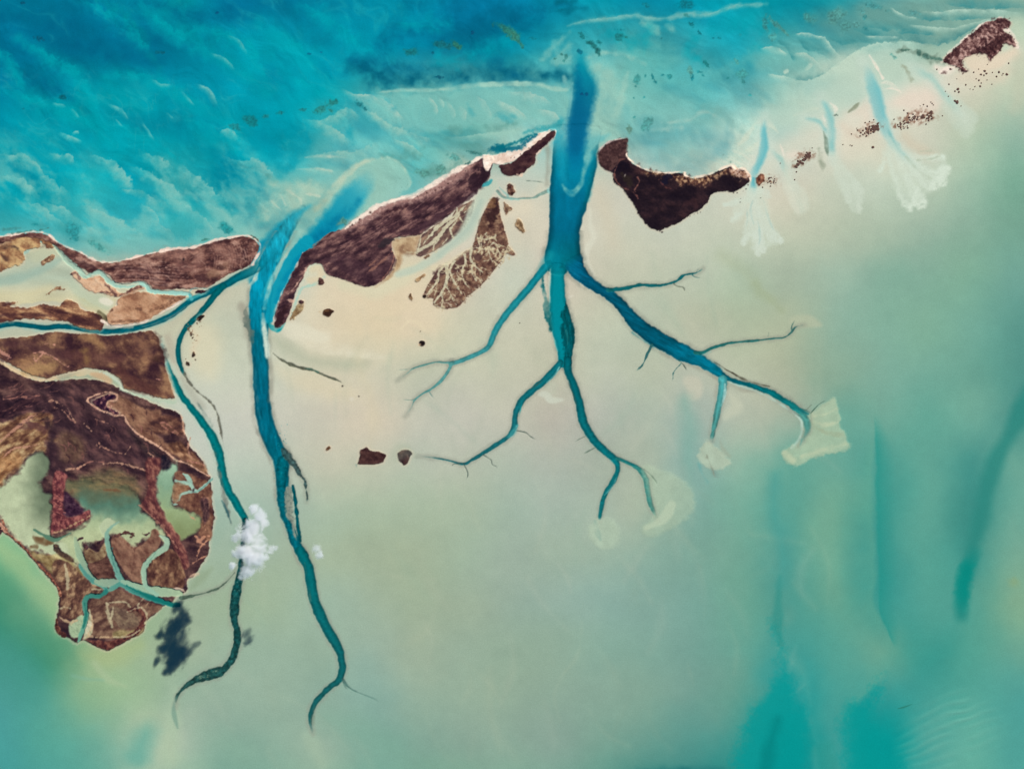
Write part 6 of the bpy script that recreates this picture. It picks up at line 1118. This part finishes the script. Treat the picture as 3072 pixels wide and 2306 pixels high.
for k, l in (('pair_large','larger and left of the two dark brown islets alone on the pale bank'), ('pair_small','smaller rounder and right of the two dark islets alone on the pale bank'), ('egg','black egg shaped islet with a tan edge south of the ridged island'), ('brown_spot','tiny brown islet left of the two lone dark islets'),
             ('dot1','tiny black islet at the end of the dark thin creek'), ('dot2','tiny black islet just below and right of the dark thin creek end'), ('dot3','tiny speck islet above the black egg shaped islet'), ('dot4','tiny speck islet left of the forked channel'),
             ('tip','dark sliver islet where the looping channel meets the beach-rimmed island'), ('foot','dark islet in the sand bay of the ridged island foot'), ('foot2','tiny dark islet on the tan patch at the ridged island foot'), ('ring','dark oval islet on tan sand south of the ridged island'),
             ('tri','small brown triangular islet right of the fan marsh tip'), ('oval','mottled brown oval islet right of the fan marsh'), ('bar','thin brown slanting islet between ridged island and fan marsh'), ('slip','thin upright brown islet below the slanting one'), ('chip','small brown chip of marsh under the threaded marsh'),
             ('tuft','brown islet on pale sand below the strip island'), ('speck','tiny dark islet at the lower left corner of the fan marsh'), ('offlier','line of tiny dark bush specks along the southern shore of the dark triangular island'), ('gate','rust brown islet on the right bank of the short blue inlet'),
             ('corner','dark bush patch on the white beach west of the upper right island'), ('shrub_north','northern dark islet on the cream bank right of the narrow teal channel'), ('shrub_dark','middle black islet on the cream bank right of the narrow teal channel'), ('shrub_low','lowest black islet on the cream bank right of the narrow teal channel')):
    lab(('islet',k), 'islet', l, 'islet')
def where(t, x, y):
    (a, b), = T(t, [(x, y)]); return a, b
for n, (t, x, y, rx, ry) in enumerate(GRS):
    a, b = where(t, x, y)
    if a < 1000: g = ('small dark weed patch in the turquoise sea at upper left', 'weed patches in the western sea')
    elif b > 560 and a < 1000: g = ('dark weed patch off the beach-rimmed island', 'weed patches off the western islands')
    elif a < 1560: g = ('dark green reef patch in the deep blue hollow left of the great inlet mouth', 'reef patches in the blue hollow')
    elif a < 2240: g = ('small dark seagrass patch in the aqua shallows near the great inlet mouth', 'seagrass patches near the inlet mouth')
    else: g = ('grey-green seagrass patch among the swells at upper right', 'seagrass patches at upper right')
    lab(('seagrass', n), 'seagrass_bed', g[0], 'seagrass', g[1])
PART = dict(mangrove='mangrove_cover', lagoon='lagoon', beach='beach', creek='creek', sand_flat='sand_flat', salt_flat='salt_flat', mud_apron='mud_flat', pool='pond', sand_ridge='sand_ridge',
            trunk='main_reach', outlet='outlet', branch_east='branch', branch_middle='branch', branch_west='branch', branch_south_west='branch', creek_north='side_creek', creek_east='side_creek', creek_small='side_creek', creek_twig='side_creek', creek_down='side_creek',
            arm='side_arm', spur='spur', whisker='side_creek', side_thread='side_creek')
PLAB = {('channel','grand','branch_east'): 'dark blue branch curving to the right', ('channel','grand','branch_middle'): 'two-toned middle branch, dark weedy right half', ('channel','grand','branch_west'): 'pale turquoise branch to the left',
        ('channel','grand','branch_south_west'): 'thin teal branch running left from the middle one', ('channel','grand','outlet'): 'deep blue tongue reaching out to sea'}

# ---------------------------------------------------------------- 11. materials
def lin(c): return np.where(c <= .04045, c/12.92, ((np.maximum(c,0)+.055)/1.055)**2.4)
def material(name, rough, spec, fine, coarse, bump=0., fs=9., cs=1.1):
    m = bpy.data.materials.new(name); m.use_nodes = True
    nt = m.node_tree; N = nt.nodes; L = nt.links
    b = N['Principled BSDF']; b.inputs['Roughness'].default_value = rough; b.inputs['Specular IOR Level'].default_value = spec
    at = N.new('ShaderNodeAttribute'); at.attribute_name = 'ground_tint'
    geo = N.new('ShaderNodeNewGeometry')
    def nz(scale, det):
        n = N.new('ShaderNodeTexNoise'); n.inputs['Scale'].default_value = scale; n.inputs['Detail'].default_value = det; n.inputs['Roughness'].default_value = .65
        L.new(geo.outputs['Position'], n.inputs['Vector']); return n
    a = nz(fs, 3.); c = nz(cs, 5.)
    def mr(n, amp):
        r = N.new('ShaderNodeMapRange'); r.inputs['From Min'].default_value = .25; r.inputs['From Max'].default_value = .75
        r.inputs['To Min'].default_value = 1-amp; r.inputs['To Max'].default_value = 1+amp; L.new(n.outputs['Fac'], r.inputs['Value']); return r
    mu = N.new('ShaderNodeMath'); mu.operation = 'MULTIPLY'
    L.new(mr(a, fine).outputs[0], mu.inputs[0]); L.new(mr(c, coarse).outputs[0], mu.inputs[1])
    sc = N.new('ShaderNodeVectorMath'); sc.operation = 'SCALE'
    L.new(at.outputs['Color'], sc.inputs[0]); L.new(mu.outputs[0], sc.inputs['Scale']); L.new(sc.outputs[0], b.inputs['Base Color'])
    if bump:
        bp = N.new('ShaderNodeBump'); bp.inputs['Strength'].default_value = bump; bp.inputs['Distance'].default_value = .05
        L.new(a.outputs['Fac'], bp.inputs['Height']); L.new(bp.outputs[0], b.inputs['Normal'])
    return m
MAT = dict(water=material('shallow_water', .5, .02, .1, .025, .0, 7.5), sand=material('wet_carbonate_sand', .8, .04, .1, .03, .0, 7.5),
           green=material('mangrove', .95, .03, .09, .06, .15, 8.), weed=material('submerged_weed', .7, .06, .10, .06, .05))
def mat_for(key):
    k = key[0]; p = key[2] if len(key) > 2 else None
    if k in ('sea','channel','inlet','creek') or p in ('lagoon','creek','pool'): return MAT['water']
    if k in ('marsh','islet') or p == 'mangrove': return MAT['green']
    if k == 'seagrass': return MAT['weed']
    return MAT['sand']

# ---------------------------------------------------------------- 12. cut the height field into its objects
scene = bpy.context.scene
COLL = scene.collection
COL = np.clip(COL, .0, 1)
ALB = np.clip(lin(COL)/IRR, .0, .9).astype(np.float32)
WX = ((GX-CX)/U).astype(np.float32); WY = ((CY-GY)/U).astype(np.float32)
# beyond the surveyed ground the bed evens out
far = np.clip(np.maximum(np.abs(GX-CX)-1900, np.abs(GY-CY)-1500)/1500, 0, 1)
Z *= (1-far)
OWNF = OWN[:-1, :-1].copy()
vid = np.arange(NX*NY).reshape(NY, NX)
quads = np.stack([vid[1:, :-1], vid[1:, 1:], vid[:-1, 1:], vid[:-1, :-1]], -1).reshape(-1, 4)
P3 = np.stack([WX.reshape(-1), WY.reshape(-1), Z.reshape(-1)], -1)
A3 = np.concatenate([ALB.reshape(-1, 3), np.ones((NX*NY, 1), np.float32)], -1)
def mesh_object(name, faces, mat, parent=None, origin=(0,0,0)):
    used, inv = np.unique(faces.reshape(-1), return_inverse=True)
    me = bpy.data.meshes.new(name)
    co = P3[used] - np.array(origin, np.float32)
    nf = len(faces)
    me.vertices.add(len(used)); me.vertices.foreach_set('co', co.astype(np.float32).reshape(-1))
    me.loops.add(nf*4); me.loops.foreach_set('vertex_index', inv.astype(np.int32).reshape(-1))
    me.polygons.add(nf); me.polygons.foreach_set('loop_start', np.arange(0, nf*4, 4, dtype=np.int32)); me.polygons.foreach_set('use_smooth', np.ones(nf, bool))
    at = me.color_attributes.new('ground_tint', 'FLOAT_COLOR', 'POINT'); at.data.foreach_set('color', A3[used].astype(np.float32).reshape(-1))
    me.update(calc_edges=True)
    me.materials.append(mat)
    o = bpy.data.objects.new(name, me); COLL.objects.link(o)
    o.location = origin
    if parent: o.parent = parent; o.location = (0,0,0)
    return o
def tag(o, label=None, cat=None, group=None, kind=None):
    if label: o['label'] = label
    if cat: o['category'] = cat
    if group: o['group'] = group
    if kind: o['kind'] = kind
def pieces(mask):
    """connected pieces of a boolean window -> integer labels (0 outside)"""
    h, w = mask.shape
    lab_ = np.where(mask, np.arange(1, h*w+1).reshape(h, w), 0)
    while True:
        new = lab_.copy()
        new[1:] = np.maximum(new[1:], lab_[:-1]); new[:-1] = np.maximum(new[:-1], lab_[1:])
        new[:, 1:] = np.maximum(new[:, 1:], lab_[:, :-1]); new[:, :-1] = np.maximum(new[:, :-1], lab_[:, 1:])
        new[~mask] = 0
        flat = np.concatenate([[0], new.reshape(-1)])
        for _ in range(3): flat = flat[flat]
        new = flat[1:].reshape(h, w)
        if (new == lab_).all(): return new
        lab_ = new
groups = {}
base_ids = (i_sea, i_flat)
def window(i):
    rows, cols = np.nonzero(OWNF == i)
    if len(rows) == 0: return None
    return slice(rows.min(), rows.max()+1), slice(cols.min(), cols.max()+1)
# specks too small to be seen go back to whatever surrounds them
for i, key in enumerate(NAMES):
    if key is None or i in base_ids: continue
    wn = window(i)
    if wn is None: continue
    sub = OWNF[wn]; lb = pieces(sub == i)
    ids, cnt = np.unique(lb[lb > 0], return_counts=True)
    keep = 6 if key[0] in ('islet', 'seagrass') else max(40, .02*cnt.max())
    for k, c in zip(ids, cnt):
        if c < keep:
            rr_, cc_ = np.nonzero(lb == k)
            r0, c0 = rr_.min()+wn[0].start, cc_[rr_.argmin()]+wn[1].start
            up = OWNF[max(r0-1, 0), c0]
            sub[lb == k] = up
for i, key in enumerate(NAMES):
    if key is None: continue
    if i in base_ids:
        groups[tuple(key[:2])] = [(key, quads[np.nonzero(OWNF.reshape(-1) == i)[0]])]; continue
    wn = window(i)
    if wn is None: continue
    lb = pieces(OWNF[wn] == i)
    rr_, cc_ = np.nonzero(lb)
    ln = lb[rr_, cc_]; fi = (rr_+wn[0].start)*(NX-1)+cc_+wn[1].start
    for k in np.unique(ln):
        f = fi[ln == k]
        if len(f) >= 4: groups.setdefault(tuple(key[:2]), []).append((key, quads[f]))
MULTI = dict(offlier=('tiny dark bush speck along the southern shore of the dark triangular island', 'bush specks off the dark triangular island'), corner=('dark bush patch on the white beach west of the upper right island', 'bush patches west of the upper right island'))
for head, lst in groups.items():
    if head[0] in ('sea', 'tidal_flat'):
        o = mesh_object(head[0], lst[0][1], mat_for(lst[0][0])); tag(o, kind='structure'); continue
    name, label, cat, grp = LAB[head]
    if head[1] in MULTI and head[0] == 'islet': label, grp = MULTI[head[1]]
    def centre(fs):
        c = P3[np.unique(fs.reshape(-1))].mean(0); return (float(c[0]), float(c[1]), 0.)
    if len(lst[0][0]) < 3:
        if len(lst) > 1 and not grp:                      # the largest piece is the thing
            lst = [max(lst, key=lambda q: len(q[1]))] if head[0] in ('islet',) else lst
        if len(lst) == 1 or grp:
            for key, f in lst:
                o = mesh_object(name, f, mat_for(key), None, centre(f)); tag(o, label, cat, grp)
        else:
            org = centre(np.concatenate([f for _, f in lst]))
            e = bpy.data.objects.new(name, None); COLL.objects.link(e); e.location = org; tag(e, label, cat, grp)
            for key, f in lst: mesh_object('sand_tongue' if name == 'sand_fan' else 'reach', f, mat_for(key), e, org)
    else:
        org = centre(np.concatenate([f for _, f in lst]))
        e = bpy.data.objects.new(name, None); COLL.objects.link(e); e.location = org; tag(e, label, cat, grp)
        made = []
        for key, f in lst:
            o = mesh_object(PART.get(key[2], key[2]), f, mat_for(key), e, org); made.append((key[2], len(f), o, centre(f)))
            if key in PLAB and len(f) > 1500: o['label'] = PLAB[key]

        # side creeks belong to the branch they leave
        def stem(nm):
            c = [m for m in made if m[0] == nm]; return max(c, key=lambda m: m[1])[2] if c else None
        if head[1] == 'grand':
            for nm, n_, o, c in made:
                if not nm.startswith('creek'): continue
                p = 'branch_east' if nm != 'creek_twig' or c[0] > 13.5 else ('branch_middle' if c[0] > 4.5 else 'branch_south_west')
                if stem(p): o.parent = stem(p)

# ---------------------------------------------------------------- 13. mangrove clumps standing on the sand of the north-east
def clump_mesh(seed):
    r = random.Random(seed); vs, fs = [], []
    for b in range(5):
        a = r.uniform(0, 6.28); d = r.uniform(0, .6) if b else 0
        cx, cy, rr = d*math.cos(a), d*math.sin(a), r.uniform(.45, .75)
        base = len(vs); nr, ns = 4, 9
        for i in range(nr+1):
            th = i/nr*math.pi*.5
            for j in range(ns):
                ph = j/ns*2*math.pi; k = rr*r.uniform(.75, 1.2)
                vs.append((cx+k*math.sin(th)*math.cos(ph), cy+k*math.sin(th)*math.sin(ph), .55*k*math.cos(th)))
        for i in range(nr):
            for j in range(ns):
                fs.append((base+i*ns+j, base+(i+1)*ns+j, base+(i+1)*ns+(j+1)%ns, base+i*ns+(j+1)%ns))
    me = bpy.data.meshes.new('mangrove_clump'); me.from_pydata(vs, [], fs); me.materials.append(CLM); return me
CLM = bpy.data.materials.new('clump_foliage'); CLM.use_nodes = True
_n = CLM.node_tree.nodes; _l = CLM.node_tree.links
_t = _n.new('ShaderNodeTexNoise'); _t.inputs['Scale'].default_value = 3.5
_o = _n.new('ShaderNodeTexCoord'); _l.new(_o.outputs['Object'], _t.inputs['Vector'])
_r = _n.new('ShaderNodeValToRGB'); _r.color_ramp.elements[0].color = (.035,.016,.012,1); _r.color_ramp.elements[1].color = (.2,.1,.07,1)
_l.new(_t.outputs['Fac'], _r.inputs['Fac']); _l.new(_r.outputs[0], _n['Principled BSDF'].inputs['Base Color']); _n['Principled BSDF'].inputs['Roughness'].default_value = .95
PRO = [clump_mesh(s) for s in range(5)]
def clump(tile, x, y, r, label, group, first={}):
    (a, b, rr), = T(tile, [(x, y, r)])
    if group not in first:
        o = bpy.data.objects.new('mangrove_clump', PRO[0]); first[group] = o
    else:
        o = first[group].copy(); o.data = PRO[random.randrange(5)]
    COLL.objects.link(o)
    o.location = ((a-CX)/U, (CY-b)/U, .02); s = rr/U*.85; o.scale = (s, s*random.uniform(.7, 1.1), s*.7); o.rotation_euler = (0, 0, random.uniform(0, 6.28))
    tag(o, label, 'mangrove clump', group)
rs = random.Random(11)
LA = ('small dark mangrove clump in the brown streak right of the broadest sand bar inlet', 'mangrove clumps right of the broadest inlet')
for k in range(60):
    t = rs.random(); x = 1160+t*290; y = 1040-95*t+rs.gauss(0, 20)*(1-.3*abs(t-.6))+10*math.sin(t*9)
    clump('D', x, y, rs.uniform(6, 15) if t > .3 else rs.uniform(5, 10), *LA)
for x, y, r in ((1450,860,9),(1440,848,7),(1460,872,6),(1380,868,8),(1410,882,9),(1350,880,6),(1215,915,8),(1245,940,9),(1135,990,8),(1535,962,9),(1420,1000,12),(1400,1030,10)): clump('D', x, y, r, *LA)
LB = ('small dark mangrove clump in the brown streak left of the broadest sand bar inlet', 'mangrove clumps left of the broadest inlet')
for k in range(55):
    t = rs.random()**.6; x = 840+t*165; y = 1115-60*t+rs.gauss(0, 16); clump('D', x, y, rs.uniform(7, 12)+9*max(0, t-.5), *LB)
for x, y, r in ((958,1222,15),(780,1112,8),(830,1080,8),(825,1065,6),(895,1018,8),(930,1010,9),(965,995,8),(785,1210,7),(710,1200,6),(770,1205,6)): clump('D', x, y, r, *LB)
LC = ('small dark mangrove clump on sand between hooked inlet and inlet with weed slivers', 'mangrove clumps by the hooked inlet')
for k in range(45):
    t = rs.random(); x = 315+t*125; y = 1375-95*t+rs.gauss(0, 14); clump('D', x, y, rs.uniform(7, 15), *LC)
for x, y, r in ((410,1265,10),(455,1228,7),(325,1425,11),(310,1490,7),(190,1355,6)): clump('D', x, y, r, *LC)
LD = ('small dark mangrove clump scattered on cream sand south of the upper right island', 'mangrove clumps south of the upper right island')
for x, y, r in ((1658,850,20),(1640,838,11),(1665,740,15),(1640,758,9),(1672,765,10),(1840,668,13),(1858,690,8),(1888,590,13),(1795,602,11),(1855,618,10),(1900,612,10),(1880,625,9),(1860,622,7),(2005,600,13),(2068,618,14),(1985,636,11),(2040,612,7),(2030,625,6),(1835,575,8),(1950,602,7),(1805,720,8),(1850,718,11),(1790,745,6),(1730,705,8),(1590,700,8),(1905,665,6),(1945,700,9),(2085,525,9),(1910,535,7),(1655,655,6),(1585,800,7),(1560,760,6),(1765,740,5),(1815,655,6),(1600,575,12),(1490,575,9),(1690,880,6)): clump('D', x, y, r, *LD)
LE = ('small dark bush on the sand right of the rust brown islet', 'bushes right of the rust brown islet')
for k in range(22):
    clump('D', rs.gauss(110, 20), rs.gauss(1505, 18), rs.uniform(5, 10), *LE)

# ---------------------------------------------------------------- 14. light, sky, camera
w = bpy.data.worlds.new('World'); scene.world = w; w.use_nodes = True
nt = w.node_tree
sky = nt.nodes.new('ShaderNodeTexSky'); sky.sky_type = 'NISHITA'; sky.sun_disc = False
EL, AZ = math.radians(42), math.atan2(.65, .76)
sky.sun_elevation = EL; sky.sun_rotation = AZ; sky.ozone_density = 6; sky.air_density = 1; sky.dust_density = .2
tint = nt.nodes.new('ShaderNodeMix'); tint.data_type = 'RGBA'; tint.blend_type = 'MULTIPLY'; tint.inputs['Factor'].default_value = 1; [i for i in tint.inputs if i.name == 'B' and i.type == 'RGBA'][0].default_value = (.45, .85, 1.15, 1)
nt.links.new(sky.outputs[0], [i for i in tint.inputs if i.name == 'A' and i.type == 'RGBA'][0]); nt.links.new([o for o in tint.outputs if o.type == 'RGBA'][0], nt.nodes['Background'].inputs[0]); nt.nodes['Background'].inputs[1].default_value = .05
sl = bpy.data.lights.new('sun', 'SUN'); sl.energy = 5; sl.angle = math.radians(.5); sl.color = (1, .96, .9)
so = bpy.data.objects.new('sun', sl); COLL.objects.link(so)
D = Vector((math.sin(AZ)*math.cos(EL), math.cos(AZ)*math.cos(EL), math.sin(EL)))
so.rotation_euler = D.to_track_quat('Z', 'Y').to_euler(); so.location = D*200
CAMH = 250.
cam = bpy.data.cameras.new('camera'); co = bpy.data.objects.new('camera', cam); COLL.objects.link(co)
co.location = (0, 0, CAMH); cam.lens = 36*CAMH/102.4; cam.clip_end = 20000
scene.camera = co
scene.view_settings.view_transform = 'Standard'; scene.view_settings.look = 'None'; scene.view_settings.exposure = 0; scene.view_settings.gamma = 1
scene.cycles.volume_bounces = 8; scene.cycles.volume_step_rate = .6; scene.cycles.max_bounces = 10; scene.cycles.use_denoising = True; scene.cycles.sample_clamp_indirect = 1.5

# ---------------------------------------------------------------- 15. clouds
def cloud(name, label, puffs, h, dens, seed, nscale, thr=.5, amp=2.2):
    """puffs: (x, y, r) in V units where the eye sees them; a lumpy closed shell filled with drifting vapour"""
    f = (CAMH-h)/CAMH
    pp = [(((x*1.3894-CX)/U)*f, ((CY-y*1.3894)/U)*f, r*1.3894/U*f) for x, y, r in puffs]
    cx = sum(p[0] for p in pp)/len(pp); cy = sum(p[1] for p in pp)/len(pp)
    mb = bpy.data.metaballs.new('puffs'); mb.resolution = .2; mb.render_resolution = .2; mb.threshold = .12
    for x, y, r in pp:
        el = mb.elements.new(); el.co = (x-cx, y-cy, 0); el.radius = r*1.5
    mo = bpy.data.objects.new('puffs', mb); COLL.objects.link(mo)
    dg = bpy.context.evaluated_depsgraph_get(); dg.update()
    me = bpy.data.meshes.new_from_object(mo.evaluated_get(dg)); me.name = name
    bpy.data.objects.remove(mo); bpy.data.metaballs.remove(mb)
    o = bpy.data.objects.new(name, me); COLL.objects.link(o); o.location = (cx, cy, h); tag(o, label, 'cloud')
    m = bpy.data.materials.new('vapour'); m.use_nodes = True; n = m.node_tree.nodes; l = m.node_tree.links
    n.remove(n['Principled BSDF']); out = n['Material Output']
    v = n.new('ShaderNodeVolumePrincipled'); v.inputs['Color'].default_value = (1,1,1,1); v.inputs['Anisotropy'].default_value = 0
    tc = n.new('ShaderNodeTexCoord'); nz = n.new('ShaderNodeTexNoise'); nz.inputs['Scale'].default_value = nscale; nz.inputs['Detail'].default_value = 8; nz.inputs['Roughness'].default_value = .68; nz.inputs['Distortion'].default_value = .5
    ad = n.new('ShaderNodeVectorMath'); ad.operation = 'ADD'; ad.inputs[1].default_value = (seed*3.7, seed*1.3, seed)
    l.new(tc.outputs['Object'], ad.inputs[0]); l.new(ad.outputs[0], nz.inputs['Vector'])
    def math_(op, a, b):
        q = n.new('ShaderNodeMath'); q.operation = op
        for k, x in enumerate((a, b)):
            if isinstance(x, (int, float)): q.inputs[k].default_value = x
            else: l.new(x, q.inputs[k])
        return q.outputs[0]
    field = None                                            # density falls off smoothly from the heart of each puff
    for x, y, r in pp:
        d = n.new('ShaderNodeVectorMath'); d.operation = 'DISTANCE'; d.inputs[1].default_value = (x-cx, y-cy, 0); l.new(tc.outputs['Object'], d.inputs[0])
        mr = n.new('ShaderNodeMapRange'); mr.interpolation_type = 'SMOOTHSTEP'; mr.inputs['From Min'].default_value = 0; mr.inputs['From Max'].default_value = r*1.45; mr.inputs['To Min'].default_value = 1; mr.inputs['To Max'].default_value = 0
        l.new(d.outputs['Value'], mr.inputs['Value'])
        field = mr.outputs[0] if field is None else math_('MAXIMUM', field, mr.outputs[0])
    t = math_('ADD', field, math_('MULTIPLY', math_('SUBTRACT', nz.outputs['Fac'], .5), amp))
    t = math_('MAXIMUM', math_('SUBTRACT', t, thr), 0.)
    l.new(math_('MULTIPLY', math_('MINIMUM', t, .9), dens), v.inputs['Density']); l.new(v.outputs[0], out.inputs['Volume'])
    me.materials.clear(); me.materials.append(m)
    return o
cloud('cloud', 'ragged white cloud floating over the narrow teal channel', [(548,1099,17),(562,1112,20),(570,1128,16),(550,1138,25),(532,1156,29),(508,1162,16),(558,1172,29),(588,1186,15),(526,1192,29),(550,1208,31),(534,1232,23),(502,1221,13),(520,1246,9),(576,1204,13)], 12.4, 7.5, 1, 1.0, .47, 2.7)
cloud('cloud', 'small faint puff of cloud beside the long single blue-green channel', [(684,1184,15),(690,1196,15)], 11., 5, 4, 1.4, .5, 2.8)
